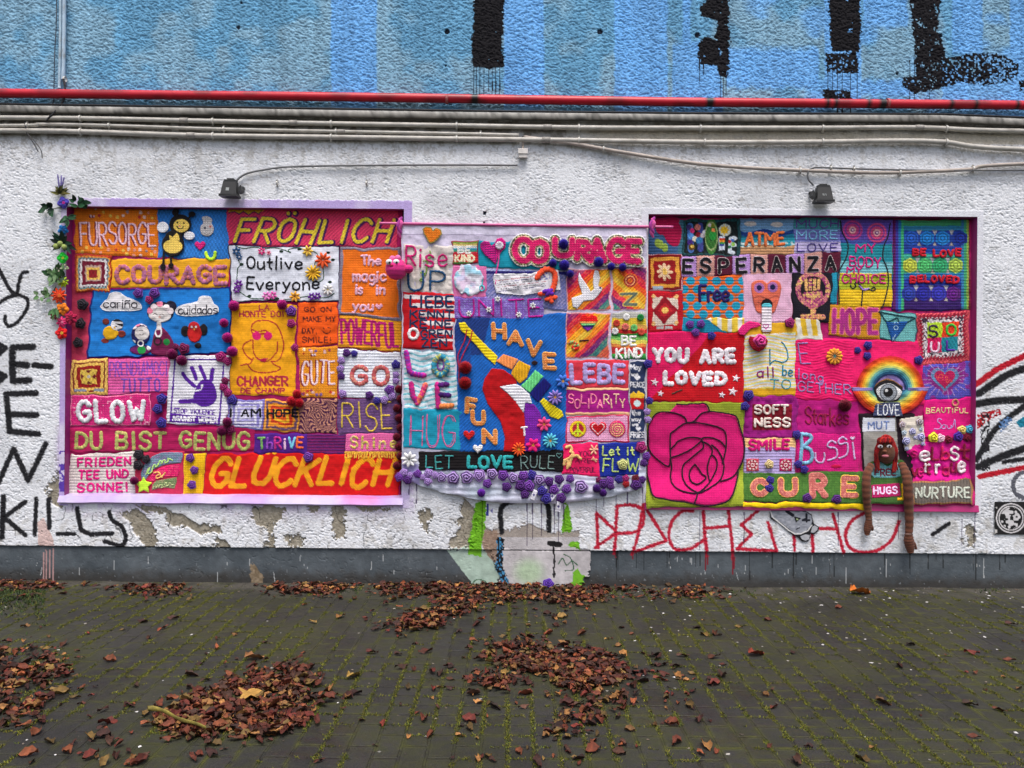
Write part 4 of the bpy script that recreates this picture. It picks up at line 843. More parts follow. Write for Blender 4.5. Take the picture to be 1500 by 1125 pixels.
letters(p, 'L', 'HOPE', (392, 600, 436, 611), 3.6, (20, 18, 26), .004, hgt=1.6)
s = P('L', [(438, 584), (495, 583), (493, 634), (438, 633)], (200, 140, 116), 'knit'); u = s.U - .5; v = s.V - .5; r_ = np.hypot(u, v); an = r_ * 4.4; uu = u * np.cos(an) - v * np.sin(an); vv = u * np.sin(an) + v * np.cos(an); rr_ = np.maximum(abs(uu), abs(vv))
s.on((rr_ * 17) % 1 < .55, (70, 18, 66)); s.build('patch', QL, 'twisting square of purple and tan stripes')
s = P('L', [(495, 584), (585, 583), (583, 636), (495, 635)], (126, 88, 140), 'garter'); s.on(np.sin(s.Y / 4.3 * 2 * np.pi + .6) > .35, (84, 56, 104)); p = s.build('patch', QL, 'grey purple ribbed patch reading RISE in yellow yarn')
letters(p, 'L', 'RISE', (501, 590, 573, 627), 2.6, (214, 182, 70), .004, gap=.35, jit=1.5)
s = P('L', [(372, 635), (451, 634), (450, 665), (371, 664)], (80, 26, 136), 'cloth'); p = s.build('patch', QL, 'violet patch reading ThRiVE in mixed colours')
x = 379
for ch, cc in zip('ThRiVE', ((120, 176, 96), (150, 70, 190), (190, 40, 130), (236, 190, 220), (120, 200, 226), (236, 100, 50))):
    wd = 5 if ch == 'i' else 8.5; letters(p, 'L', ch, (x, 641 if ch in 'TRVEi' else 642, x + wd, 657), 3.4, cc, .005, hgt=2, name='letter'); x += wd + 3.4
s = P('L', [(450, 635), (506, 635), (504, 666), (450, 665)], (128, 22, 98), 'garter'); s.on(np.sin(s.Y / 4.3 * 2 * np.pi) > .3, (74, 24, 92)); s.build('patch', QL, 'plain dark magenta ribbed patch')
s = P('L', [(505, 635), (585, 634), (587, 663), (505, 662)], (232, 104, 166)); p = s.build('patch', QL, 'pink patch reading Shine with yellow fringe')
letters(p, 'L', 'Shine', (514, 640, 581, 656), 3.6, (216, 196, 92), .004, gap=.62, speck=((200, 150, 170), .3), hgt=2)
cords('fringe', p, 'L', [pp("505,662.5 587,662.5")] + [[(506 + i * 2.5, 663), (506 + i * 2.5 + random.uniform(-2, 1), 670 + random.uniform(-1, 2))] for i in range(33)], 1.8, (236, 180, 60), .004)
# ------------------------------------------------------------------ quilt hanging on the pier between the recesses
def B1(t): return zz(560, 310, 6.618, t)
def B2(t): return zz(740, 310, 6.618, t)
def B3(t): return zz(560, 450, 6.618, t)
def B4(t): return zz(740, 450, 6.618, t)
def B5(t): return zz(560, 580, 6.25, t)
def B6(t): return zz(740, 580, 6.25, t)
QM = empty('patchwork_quilt', W(768, 738, .03), 'narrow patchwork quilt on a lilac sheet hanging between the two recesses', 'patchwork quilt', 'patchwork quilts on the wall')
s = Cv('M', [(588, 329), (948, 333), (945, 711), (589, 698)], (206, 198, 222), 'cloth', -.004, 1.3, 1.0)
s.Y = s.Y + 33 * (4 * s.U * (1 - s.U)) ** .8 * s.V ** 3
bot = s.V > .93
s.h += 3.2 * np.sin((s.Y + 8 * s.U + 6 * vn(s.X * .03, s.Y * .1, 243)) / 11 * 2 * np.pi) * sstep(.86, .95, s.V) + 5 * np.sin(s.X / 13 + s.Y / 40) * sstep(.6, .95, s.V)
s.c = s.c + (np.array([186, 200, 214.]) - s.c) * (sstep(.8, .95, s.V) * vn(s.X * .03, s.Y * .05, 241))[..., None]
s.on(s.V < .035, (218, 212, 234)); s.on((s.V > .035) & (s.V < .04), (150, 140, 170)); s.on((s.U < .07) & (s.V > .93), (170, 160, 214)); s.build('backing_sheet', QM, 'pale lilac backing sheet with a sagging hem')
s = P('M', [(591, 357), (665, 360), (664, 432), (590, 427)], (214, 206, 200), 'crumple'); p = s.build('patch', QM, 'cream cloth patch reading Rise UP')
letters(p, 'M', 'Rise', (595, 360, 655, 388), 3.2, (192, 32, 112), .012, gap=.3, rise=3); letters(p, 'M', 'UP', (598, 397, 652, 424), 3.4, (28, 74, 116), .012, gap=.45)
cords('green_twig', p, 'M', [smooth(B1(t)) for t in ("460,380 470,430 440,470 430,560 420,600 380,650", "470,430 500,440", "440,470 400,480", "420,600 370,590", "385,650 360,665 390,675")], 2.0, (120, 150, 70), .012)
s = P('M', [(590, 427), (665, 431), (665, 512), (590, 510)], (196, 12, 28), 'cloth'); k = (s.X > 592 + np.maximum(0, s.Y - 432) * .72 + 3 * np.sin(s.Y * .4)); s.on(k & (((s.Y - 431 - (s.X - 590) * .05) % 12.4) < 6.2) & (s.Y < 500), (226, 222, 222))
NV = (24, 50, 88); p = s.build('patch', QM, 'red and white striped patch reading LIEBE KENNT KEINE GRENZEN')
for t_, b_, wd in (('LIEBE', (601, 434, 663, 450), 3.4), ('KENNT', (601, 455, 663, 466), 2.8), ('KEINE', (601, 469, 661, 480), 2.8), ('GREN', (617, 483, 661, 494), 2.6), ('ZEN', (618, 497, 654, 509), 2.8)): letters(p, 'M', t_, b_, wd, NV, .004, hgt=1.4)
cords('white_ring', p, 'M', [ell(605.5, 489, 6.6, 7.4) + ell(605.5, 489, 6.6, 7.4)[:1]], 4.6, (226, 220, 220), .005)
s = P('M', [(590, 511), (666, 515), (673, 601), (591, 600)], (210, 222, 230), 'crumple'); s.on(np.sin((s.Y + 2.5 * np.sin(s.X * .15)) / 7.5 * 2 * np.pi) > .45, (110, 186, 200)); p = s.build('patch', QM, 'white and aqua wavy patch reading LOVE in thick colours')
cords('letter', p, 'M', [pp("595,516 600,544 605,548 621,550")], 8, (190, 40, 150), .010, speck=((120, 50, 170), .4)); cords('letter', p, 'M', [pp("602,562 605,580 611,590")], 8, (190, 28, 120), .010, speck=((150, 60, 150), .4)); cords('letter', p, 'M', [pp("611,590 618,578 623,564")], 8, (230, 120, 80), .010, speck=((210, 40, 120), .5))
cords('letter', p, 'M', [smooth(ell(645.5, 536, 9.5, 13.5) + ell(645.5, 536, 9.5, 13.5)[:1])], 8.5, (44, 140, 170), .010, speck=((180, 180, 90), .45)); cords('letter', p, 'M', [ell(645.5, 534, 5, 8) + ell(645.5, 534, 5, 8)[:1]], 3, (120, 70, 150), .013)
cords('letter', p, 'M', [pp("640,563 642,596"), pp("642,564 655,563"), pp("644,578 658,579"), pp("644,595 662,594")], 7.5, [(196, 30, 130), (84, 26, 110), (60, 20, 100), (226, 130, 70)], .010)
s = P('M', [(591, 599), (677, 601), (676, 661), (590, 656)], (20, 146, 176), 'cloth'); p = s.build('patch', QM, 'turquoise patch reading HUG in thin pink thread')
letters(p, 'M', 'HUG', (601, 608, 667, 654), 1.6, (206, 100, 150), .005, gap=.3); letters(p, 'M', 'HUG', (602.5, 610, 664, 652), 1.2, (190, 80, 150), .005, gap=.36)
def oh(X, Y): return inpoly(X, Y, B1("395,170 420,150 470,155 490,190 520,160 560,175 575,210 550,250 500,295 460,305 435,260 405,210"))
k = cookie('M', (617, 330, 650, 360), (222, 118, 24), 'knit', oh, .006); k.build('heart', QM, 'orange crochet heart with green edging', 2.5)
cords('heart_edging', QM, 'M', [B1("395,170 420,150 470,155 490,190 520,160 560,175 575,210 550,250 500,295 460,305 435,260 405,210 395,170")], 1.8, (150, 140, 70), .007)
s = P('M', [(661, 354), (700, 353), (700, 387), (662, 386)], (196, 22, 40)); s.rows([(357, (120, 150, 60)), (360, (226, 200, 120)), (363.5, (226, 226, 226)), (366, (60, 160, 190)), (369, (60, 150, 120)), (372, (200, 40, 60)), (384, (200, 20, 30)), (400, (40, 110, 40))]); s.border(1.6, (140, 20, 60), 1.5)
s.stroke(text('BE', 671, 362, 689, 370), 2.6, (236, 236, 230), 1); s.stroke(text('KIND', 667, 374, 694, 383), 2.8, (240, 226, 190), 1); s.build('patch', QM, 'small striped patch reading BE KIND')
s = P('M', [(699, 353), (800, 355), (830, 396), (700, 392)], (14, 142, 168), 'cloth'); p = s.build('patch', QM, 'turquoise patch with a striped pink heart on a cord')
hp = B1("945,310 985,280 1040,290 1060,330 1090,300 1110,260 1160,250 1200,290 1195,350 1150,400 1120,450 1100,520 1060,480 990,420 950,360")
k = cookie('M', (700, 345, 744, 392), (206, 26, 128), 'knit', lambda X, Y: inpoly(X, Y, hp), .008); k.on(np.sin((s.Y[0, 0] * 0 + k.Y + (k.X - 720) * .15) / 3.4 * 2 * np.pi) > .2, (130, 20, 110)); k.on(k.X > 727, (206, 26, 128)); k.build('heart', p, 'pink heart with dark stripes', 4)
cords('cord', p, 'M', [smooth(pp("731.5,366 730,385 727,400 726,416"))], 1.8, (222, 60, 150), .014); place(button_mesh((226, 214, 228)), 'button', 'M', 731.5, 359.5, 6, .014, parent=p)
# big COURAGE
tc = []
for ch, x0_, x1_, y0_, y1_ in (('C', 755, 777, 352, 384), ('O', 779, 801, 354, 384), ('U', 813, 838, 351, 375), ('R', 846, 862, 354, 377), ('A', 865, 885, 353, 382), ('G', 893, 915, 352, 383), ('E', 920, 936, 354, 384)): tc += text(ch, x0_, y0_, x1_, y1_)
k = cookie('M', (735, 336, 952, 402), (222, 222, 222), 'knit', lambda X, Y: dpolys(X, Y, tc) < 9.5, .012, .8)
dc = dpolys(k.X, k.Y, tc); k.on(dc < 7.4, (84, 84, 58), -1).on((dc < 7.4) & (vn(k.X * .6, k.Y * .6, 5) > .6), (206, 196, 150)); k.on(dc < 4.9, (206, 24, 98), 2.5).on((dc < 4.9) & (dc > 3.9) & (vn(k.X * .6, k.Y * .6, 6) > .4), (230, 150, 150))
k.build('lettering_patch', QM, 'big padded pink letters reading COURAGE with white and green edging', 6)
s = P('M', [(664, 387), (713, 391), (711, 437), (664, 436)], (216, 112, 166), 'cloth'); p = s.build('patch', QM, 'pink patch under a crumpled white cloud')
def fc(X, Y): return ((X - 687) / 21) ** 2 + ((Y - 409) / 23) ** 2 < .8 + .5 * vn(X * .16, Y * .16, 251)
k = cookie('M', (662, 384, 712, 436), (226, 224, 236), 'crumple', fc, .008); k.heather((120, 190, 214), .7, .12, 253, .58); k.heather((226, 190, 224), .6, .14, 255, .6); k.build('cloud', p, 'crumpled white and aqua padded cloud', 8)
cords('trim', p, 'M', [smooth(ell(706, 422, 3.4, 4) + ell(706, 422, 3.4, 4)[:1]), pp("704,404 707,410 706,417")], 2, (80, 190, 200), .010)
s = P('M', [(711, 394), (829, 398), (829, 457), (711, 440)], (112, 118, 176), 'diag'); s.heather((170, 160, 196), .6, .5); s.on(abs(s.Y - 399 - (s.X - 711) * .01) < 2.2, (34, 30, 110)); s.on(abs(s.Y - 392 - 3) < 1.5, (150, 160, 200)); s.build('patch', QM, 'grey blue woven patch with navy band')
def fs(X, Y): return inpoly(X, Y, B2("-120,655 -110,600 0,600 140,595 250,600 330,570 515,560 530,640 540,760 480,765 420,760 300,790 180,812 120,805 0,800 -90,790".replace('-120', '-120')))
k = cookie('M', (718, 390, 826, 436), (226, 224, 230), 'crumple', fs, .010)
for i in range(6): k.on((abs(k.Y - (412 + i * 3.2 - (k.X - 722) * .12)) < .7) & (vn(k.X * .8, k.Y * 2, 261 + i) > .5) & (k.X > 727) & (k.X < 800), [(170, 60, 80), (70, 60, 130), (60, 60, 70), (180, 110, 120), (60, 60, 80), (70, 60, 120)][i])
k.on((abs(k.Y - 405 + (k.X - 790) * .1) < 5) & (k.X > 786) & (k.X < 806) & (vn(k.X * .7, k.Y * .7, 271) > .62), (110, 110, 190))
o = k.build('cloth_banner', QM, 'white crumpled cloth banner with tiny dotted writing', 3)
cords('orange_hook', QM, 'M', [smooth(B2("310,640 335,600 380,565 430,560 475,590 485,650 475,710 450,770"))], 8, (238, 80, 46), .018, label='orange padded hook with purple knot')
cords('orange_hook', QM, 'M', [B2("335,800 400,785 440,800"), B2("400,850 440,840 490,830"), B2("440,830 450,870")], 6.5, (238, 80, 46), .016, label='orange padded tail of the hook'); cords('knot', QM, 'M', [B2("380,775 420,770 450,790"), B2("410,800 450,760")], 7, (96, 34, 168), .022, label='purple yarn knot')
s = P('M', [(664, 434), (797, 436), (798, 467), (664, 467)], (128, 92, 182)); s.heather((150, 150, 206), .6, .5); p = s.build('patch', QM, 'lilac patch reading UNITE in magenta yarn')
letters(p, 'M', 'UNITE', (673, 439, 793, 463), 2.8, (184, 28, 144), .006, gap=.32)
for t_ in ("687,459.5", "716,453.5", "729,438", "760,461", "780.5,447.5"):
    x, y = pp(t_)[0]; place(petal_mesh((226, 226, 222), 6), 'flower', 'M', x, y, 4.6, .010, parent=p); place(button_mesh((90, 96, 90)), 'flower_centre', 'M', x, y, 1.4, .013, parent=p)
# HAVE FUN
s = P('M', [(667, 467), (829, 459), (829, 661), (672, 662)], (22, 100, 188), 'diag'); s.on((s.X < 718 - (s.Y - 467) * .25) & (s.Y < 520), (26, 58, 128)); s.on((s.X < 690) & (s.Y < 545) & (s.Y > 500), (24, 72, 150))
p = s.build('patch', QM, 'large blue patch with a rainbow figure reading HAVE FUN')
def fig(name, pts, col, lab, lift, tex='knit', dome=3):
    xs_ = [a for a, b in pts]; ys_ = [b for a, b in pts]; k = cookie('M', (min(xs_) - 2, min(ys_) - 2, max(xs_) + 2, max(ys_) + 2), col, tex, lambda X, Y: inpoly(X, Y, pts), lift, .8); k.build(name, p, lab, dome)
fig('figure_body', pp("720,539 738,541 756,554 758,563 733,567 755,585 768,604 771,630 768,662 737,662 739,640 733,618 714,592 706,570 709,555"), (186, 6, 18), 'red knitted body of the figure', .006, 'cloth')
fig('figure_leg', pp("768,590 783,592 792,604 796,622 793,640 791,660 768,662 768,604"), (120, 30, 160), 'purple knitted piece of the figure', .006)
fig('figure_arm', pp("671,473 681,471 687,479 708,501 730,522 725,535 711,523 697,506 684,492 675,485"), (232, 206, 24), 'yellow knitted arm of the figure', .008, 'garter')
fig('figure_shirt', pp("726,529 737,518 760,526 750,542 739,537"), (238, 142, 78), 'orange knitted piece of the figure', .0085, 'rib'); fig('figure_shirt', pp("750,542 760,527 778,536 772,554 761,563 748,548"), (232, 170, 24), 'golden knitted piece of the figure', .009, 'rib')
fig('figure_shirt', pp("772,556 784,541 797,551 776,576 762,565"), (108, 214, 132), 'green knitted piece of the figure', .0085, 'rib'); fig('figure_shirt', pp("775,577 797,553 809,564 788,590"), (12, 14, 110), 'navy knitted piece of the figure', .008, 'rib')
fig('figure_shirt', pp("731,566 755,562 763,565 776,577 780,592 770,590 767,606 757,592 744,577"), (222, 222, 230), 'white knitted piece of the figure', .0095, 'garter'); fig('figure_leg', pp("790,588 796,582 808,591 824,602 826,610 818,615 806,611 798,600"), (226, 206, 24), 'yellow knitted leg of the figure', .0085, 'diag')
for ch, cx_, cy_, w_, h_ in (('H', 731, 484, 16, 19), ('A', 755, 495, 19, 19), ('V', 782, 509, 18, 19), ('E', 805, 528, 14, 19), ('F', 690, 595, 12, 20), ('U', 700.5, 612, 16, 18), ('N', 717, 639, 17, 18)):
    tt = text(ch, cx_ - w_ / 2, cy_ - h_ / 2, cx_ + w_ / 2, cy_ + h_ / 2, rise=1.5); k = cookie('M', (cx_ - 16, cy_ - 16, cx_ + 16, cy_ + 16), (238, 190, 96), 'knit', lambda X, Y: dpolys(X, Y, tt) < 3.9, .007, .7); dq = dpolys(k.X, k.Y, tt); k.on(dq < 2.6, (214, 124, 60), .8).heather((226, 170, 130), .5, .6); k.build('letter', p, None, 3)
letters(p, 'M', 'T', (764, 626, 772, 638), 3, (238, 232, 236), .010, name='letter')
s = P('M', [(615, 662), (829, 657), (825, 691), (614, 689)], (18, 13, 16), 'garter', lift=.006); p = s.build('patch', QM, 'black strip reading LET LOVE RULE')
letters(p, 'M', 'LET', (624, 668, 663, 686), 2.1, (60, 150, 150), .008); letters(p, 'M', 'LOVE', (686, 669, 750, 685), 5.2, (44, 164, 166), .008, hgt=2); letters(p, 'M', 'RULE', (763, 668, 812, 686), 1.7, (116, 144, 140), .008); cords('lettering', p, 'M', [heart(819, 667, 4) + heart(819, 667, 4)[:1]], 1.2, (90, 130, 130), .008)
def diagpatch(quad, lab, ph=0, flip=False):
    s = P('M', quad, (200, 80, 60), 'diag'); q = (s.X - quad[0][0]) * (-1 if flip else 1) + (s.Y - quad[0][1]) + 5 * (vn(s.X * .1, s.Y * .1, 281) - .5); q = (q + ph) / 118
    cols = [(60, 120, 96), (110, 46, 110), (150, 30, 100), (210, 30, 60), (232, 80, 30), (240, 160, 30), (238, 190, 60), (240, 130, 30), (214, 40, 70), (110, 34, 110), (50, 120, 120)]
    for i, cc in enumerate(cols): s.on((q > i / 11) & (q <= (i + 1) / 11), cc)
    s.heather((250, 200, 120), .25, .5); s.border(1.6, (226, 160, 170), 1.5); return s
s = diagpatch([(829, 393), (895, 393), (894, 454), (829, 456)], ''); p = s.build('patch', QM, 'rainbow striped patch with a white dove')
dv = B2("718,580 745,640 790,700 830,770 858,750 848,690 852,620 868,562 905,570 922,640 905,720 945,735 935,770 900,820 860,858 760,872 700,945 655,925 640,835 690,820 745,800 725,740 708,690 705,630")
k = cookie('M', (826, 390, 896, 458), (226, 224, 232), 'knit', lambda X, Y: inpoly(X, Y, dv), .006); k.disc(879, 421.5, 1.6, (40, 40, 90)); k.build('dove', p, 'white knitted dove', 2.5)
s = diagpatch([(896, 393), (948, 392), (947, 454), (896, 455)], '', 60, True); s.disc(923.5, 411, 10.5, (226, 120, 40), 1).disc(923.5, 411, 9.2, (170, 24, 50), .5).ring(923, 411, 6.5, 1.6, (240, 170, 110)).disc(923, 411, 3.6, (224, 110, 40)); tz = [np.array(pp("910,431 932,430 915,446 932,446"))]
s.stroke(tz, 6.5, (226, 190, 80), 1).stroke(tz, 4, (96, 110, 96), .5); s.build('patch', QM, 'rainbow striped patch with the letters O and Z')
s = diagpatch([(829, 458), (894, 458), (893, 525), (829, 524)], '', 10); p = s.build('patch', QM, 'rainbow striped patch with rainbow lips')
lp = B4("715,135 740,80 775,68 805,92 845,68 890,88 905,135 880,160 850,205 800,240 760,205 730,165")
k = cookie('M', (845, 456, 880, 490), (226, 22, 22), 'knit', lambda X, Y: inpoly(X, Y, lp), .006); k.rows([(471, (226, 20, 22)), (473.5, (226, 150, 80)), (476.5, (120, 200, 120)), (479.5, (20, 20, 90)), (490, (130, 40, 170))]); k.build('lips', p, 'red lips over green, navy and violet stripes', 2.5)
cords('mouth_line', p, 'M', [B4("722,327 805,320")], 2.2, (60, 10, 30), .006); cords('spiral', p, 'M', [smooth(B4("620,345 660,335 700,360 705,395 670,405 655,380 680,370"))], 4, [(220, 40, 30)], .008, speck=((110, 200, 120), .5))
s = P('M', [(896, 458), (947, 456), (947, 527), (897, 526)], (226, 200, 60)); s.rows([(466, (176, 176, 170)), (475, (232, 200, 60)), (482, (240, 176, 90)), (488, (206, 40, 40)), (493, (36, 130, 50)), (498, (130, 200, 100)), (504, (226, 210, 90)), (509, (240, 140, 70)), (514, (200, 40, 50)), (519, (190, 40, 50)), (523, (60, 160, 70)), (540, (30, 120, 50))], 1.5); p = s.build('patch', QM, 'striped patch with round buttons reading BE KIND')
letters(p, 'M', 'BE', (911, 493, 931, 506), 3.6, (236, 236, 232), .005, hgt=2); letters(p, 'M', 'KIND', (903, 511, 940, 524), 3.6, (236, 236, 232), .005, hgt=2)
for t_, cc in (("1080,155", (206, 60, 44)), ("1175,95", (232, 232, 232)), ("1312,100", (20, 130, 60)), ("1065,232", (232, 232, 232)), ("1165,190", (226, 110, 100)), ("1250,200", (110, 200, 110)), ("1320,240", (222, 80, 60))):
    x, y = B4(t_)[0]; place(button_mesh(cc), 'button', 'M', x, y, 5.2, .006, parent=p); place(button_mesh((40, 40, 44)), 'button_hole', 'M', x, y, 1.3, .0095, parent=p)
s = P('M', [(828, 527), (922, 527), (921, 569), (827, 568)], (216, 54, 72), 'cloth'); p = s.build('patch', QM, 'coral patch reading LEBE in lilac'); letters(p, 'M', 'LEBE', (837, 535, 913, 560), 7.2, (172, 154, 208), .005, gap=.5, hgt=2.6)
s = P('M', [(826, 568), (922, 568), (921, 609), (827, 607)], (160, 14, 126), 'cloth'); s.on((s.V < .09) | (s.V > .9), (238, 190, 140), 2); p = s.build('patch', QM, 'purple strip reading SOLIDARITY with cream edges')
x = 833.0
for i, ch in enumerate('SOLIDARITY'):
    wd = {'I': 3}.get(ch, 7.2); dy = 7 if i % 2 else 0; letters(p, 'M', ch, (x, 578 + dy, x + wd, 591 + dy), 2.1, (240, 130, 160) if i < 6 else (238, 186, 160), .005, name='letter'); x += wd + 2.1
s = P('M', [(828, 609), (922, 607), (922, 647), (829, 648)], (226, 160, 196)); s.border(2, (206, 40, 90), 1.5); p = s.build('patch', QM, 'pale pink patch with a peace sign, a heart and a spiral')
for cx_, f_ in ((846.5, 0), (876, 1), (904, 2)):
    if f_ == 1: ph_ = heart(876, 627.5, 13); k = cookie('M', (860, 612, 893, 645), (220, 40, 60), 'knit', lambda X, Y: inpoly(X, Y, ph_), .005); k.poly(heart(876, 627, 9.5), (240, 220, 220)).poly(heart(876, 627, 8.3), (186, 10, 22), 1); k.build('heart', p, None, 3)
    else:
        k = cookie('M', (cx_ - 15, 613, cx_ + 15, 644), (176, 30, 50) if f_ == 0 else (214, 24, 100), 'knit', lambda X, Y: np.hypot(X - cx_, Y - 628.5) < 12.8, .005)
        if f_ == 0: k.ring(cx_, 628.5, 10, 3.4, (238, 200, 30), 1).stroke([np.array([(cx_, 619), (cx_, 638)]), np.array([(cx_, 629), (cx_ - 6.5, 635)]), np.array([(cx_, 629), (cx_ + 6.5, 635)])], 3, (200, 220, 40), 1)
        else:
            k.disc(cx_, 628.5, 10.6, (238, 186, 130)); th = np.linspace(.5, 3 * 2 * np.pi, 60); k.stroke([np.stack([cx_ + 10.6 * th / th[-1] * np.cos(th), 628.5 + 10.6 * th / th[-1] * np.sin(th)], 1)], 1.7, (220, 50, 120), 1)
        k.build('peace_sign' if f_ == 0 else 'spiral', p, None, 3)
s = P('M', [(825, 649), (877, 649), (878, 698), (823, 695)], (232, 26, 96), 'cloth', lift=.007); s.stroke(text('YOU', 848, 661, 866, 668), 1.5, (110, 14, 60)); s.stroke(text('ARE', 843, 672, 866, 678), 1.5, (110, 14, 60)); s.stroke(text('POWERFUL', 835, 685, 872, 692), 1.5, (110, 14, 60)); p = s.build('patch', QM, 'hot pink patch with a leaping yellow animal reading YOU ARE POWERFUL')
cords('yellow_animal', p, 'M', [B6("560,470 590,455 610,480 600,510"), B6("600,505 625,525 600,560 570,580 545,590"), B6("600,560 660,545 690,575"), B6("545,590 540,630"), B6("570,580 575,620 570,660"), B6("620,540 600,590 590,640")], 4.2, (238, 190, 120), .010)
cords('star', p, 'M', [B6("775,490 845,490"), B6("790,455 830,530"), B6("840,455 790,530"), B6("795,580 840,585"), B6("805,565 830,600")], 2.6, (238, 170, 140), .009)
s = P('M', [(877, 650), (938, 646), (936, 697), (878, 699)], (18, 42, 146), lift=.0075); p = s.build('patch', QM, 'royal blue patch reading Let it FLOW'); letters(p, 'M', 'Let it', (883, 654, 929, 667), 2.5, (186, 206, 120), .009); letters(p, 'M', 'FL', (884, 672, 906, 691), 2.5, (170, 196, 110), .009); letters(p, 'M', 'W', (919, 672, 935, 691), 2.5, (170, 196, 110), .009); place(rosette_mesh((190, 200, 110), (220, 220, 150), 3, 5), 'letter', 'M', 912, 680, 8, .009, parent=p)
s = P('M', [(922, 528), (947, 528), (946, 645), (922, 645)], (34, 48, 84), 'cloth', lift=.006); WH = (226, 226, 232)
for t_, b_ in (('May', (924, 534, 939, 541)), ('we', (925, 546, 935, 550.5)), ('PEACE', (923.5, 560, 944, 567)), ('the', (926, 601, 938, 608)), ('way', (925, 611, 939, 617)), ('we', (926, 619, 935, 624)), ('FRIES', (924, 633, 944, 641))): s.stroke(text(t_, *b_, gap=.25), 1.4, WH)
s.poly(heart(933.5, 553.5, 4.4), WH).poly(heart(935, 628, 3.8), WH).poly(B4("1205,880 1350,880 1340,990 1215,990"), (190, 16, 24), 2).poly(B4("1200,850 1225,835 1245,815 1270,840 1290,812 1315,825 1355,845 1345,880 1210,880"), (238, 190, 40), 3).disc(933.5, 591, 5, (200, 226, 226), 1)
s.border(1.1, (190, 190, 200), 1); s.build('patch', QM, 'narrow navy strip with red fries box reading May we love PEACE the way we love FRIES')
# ------------------------------------------------------------------ quilt in the right recess
def C1(t): return zz(930, 300, 5.556, t)
def C2(t): return zz(1180, 300, 5.556, t)
def C3(t): return zz(930, 450, 5.556, t)
def C4(t): return zz(1180, 450, 5.556, t)
def C5(t): return zz(930, 570, 5.556, t)
def C6(t): return zz(1180, 590, 4.893, t)
QR = empty('patchwork_quilt', W(1190, 742, -.05), 'wide pink, red and green patchwork quilt with a giant rose, in white-rimmed recess', 'patchwork quilt', 'patchwork quilts on the wall')
s = Cv('R', [(949, 318), (1427, 322), (1429, 741), (946, 739)], (182, 26, 104), 'cloth', -.006, 1.6); s.build('backing_cloth', QR, 'magenta backing cloth')
s = P('R', [(950, 321), (1001, 320), (1001, 374), (949, 376)], (58, 96, 140), 'garter'); s.on((s.X > 993), (60, 110, 130)); s.poly(C1("175,100 350,108 360,150 380,200 372,280 352,330 310,338 262,300 235,250 200,240 170,200"), (178, 14, 72), 2, sm=True)
for t_ in ("185,310", "210,325", "245,350"): x, y = C1(t_)[0]; s.disc(x, y, 4.5, (150, 176, 70), 2, ry=6.5)
s.build('patch', QR, 'blue patch with a big crimson bloom and lime leaves')
s = P('R', [(1000, 321), (1084, 320), (1084, 378), (998, 375)], (14, 24, 26), 'crochet'); s.border(4.5, (28, 78, 84), 1.5); s.heather((30, 50, 50), .6, .4)
s.stroke([pp("1011,331 1012,366")], 9, (70, 110, 180), 1).stroke([pp("1026,330 1026,365")], 8, (60, 70, 140), 1).stroke([pp("1012,350 1026,350")], 7, (60, 120, 180), 1)
for x, y, r_, cc in ((1009, 333, 4, (60, 50, 110)), (1022, 333, 4.5, (206, 120, 110)), (1014, 338, 3.5, (220, 50, 120)), (1012, 346, 4.5, (90, 150, 220)), (1023, 344, 4, (140, 20, 40)), (1018, 350, 4, (236, 226, 200)), (1024, 352, 5, (50, 120, 170)), (1011, 355, 4.5, (70, 40, 130)), (1013, 362, 5, (96, 70, 20)), (1014, 361, 2.5, (230, 190, 90)), (1033, 341, 4.5, (200, 200, 210)), (1029, 345, 3.5, (200, 190, 200))): s.disc(x, y, r_, cc, 1)
s.ring(1042, 346, 6, 7, (60, 120, 50), 1.5, ry=17).ring(1042, 346, 9, 1.2, (160, 180, 120), .5, ry=20).disc(1044, 345, 5, (40, 150, 60), 1, ry=7).disc(1040, 330, 2.6, (240, 220, 220), 1).disc(1045, 337, 2.8, (236, 140, 80), 1).disc(1044, 330, 3, (130, 140, 40), 1)
s.disc(1062, 337, 9, (206, 212, 200), 1.5).poly(star(1061, 337, 8, 4.5, 8), (236, 190, 40), 1).poly(pp("1053,346 1062,346 1061,366 1053,367"), (200, 210, 226), 1).rect(1054, 349, 1062, 352, (206, 50, 30)).rect(1054, 352, 1061.5, 354.5, (230, 150, 40)).rect(1053.5, 354.5, 1061.5, 357.5, (60, 150, 70)).rect(1053.5, 357.5, 1061, 360.5, (50, 60, 150))
s.stroke([pp("1071,349 1069,369"), pp("1071,349 1077,349"), pp("1070,359 1076,359"), pp("1069,369 1074,370")], 5.6, (214, 224, 236), 1.5).disc(1069, 354, 2.5, (190, 40, 50)).disc(1074, 358, 3, (150, 200, 90)).disc(1069, 362, 2.5, (40, 120, 80)).disc(1073, 352, 2.4, (70, 120, 200))
s.build('patch', QR, 'near black patch reading HOPE in many small coloured motifs')
s = P('R', [(1084, 320), (1164, 320), (1164, 373), (1084, 374)], (112, 158, 200), 'garter')
mt = 338 + 2.5 * np.sin(s.X / 7.5); s.on(s.Y > mt, (24, 60, 130)); s.on(s.Y > mt + 6, (20, 110, 140)); s.on(s.Y > 349, (40, 150, 170)); s.on((s.Y > 354) & (vn(s.X * .25, s.Y * .5, 291) > .45), (200, 226, 226)); s.on(s.Y > 360 + 2 * np.sin(s.X / 9), (206, 156, 112)); s.on((s.Y > 362) & (np.sin(s.Y * 1.4) > .7), (170, 120, 84))
for t_ in ("940,155", "1155,160"): x, y = C1(t_)[0]; s.disc(x, y, 9, (214, 206, 200), 1.5, ry=3.8)
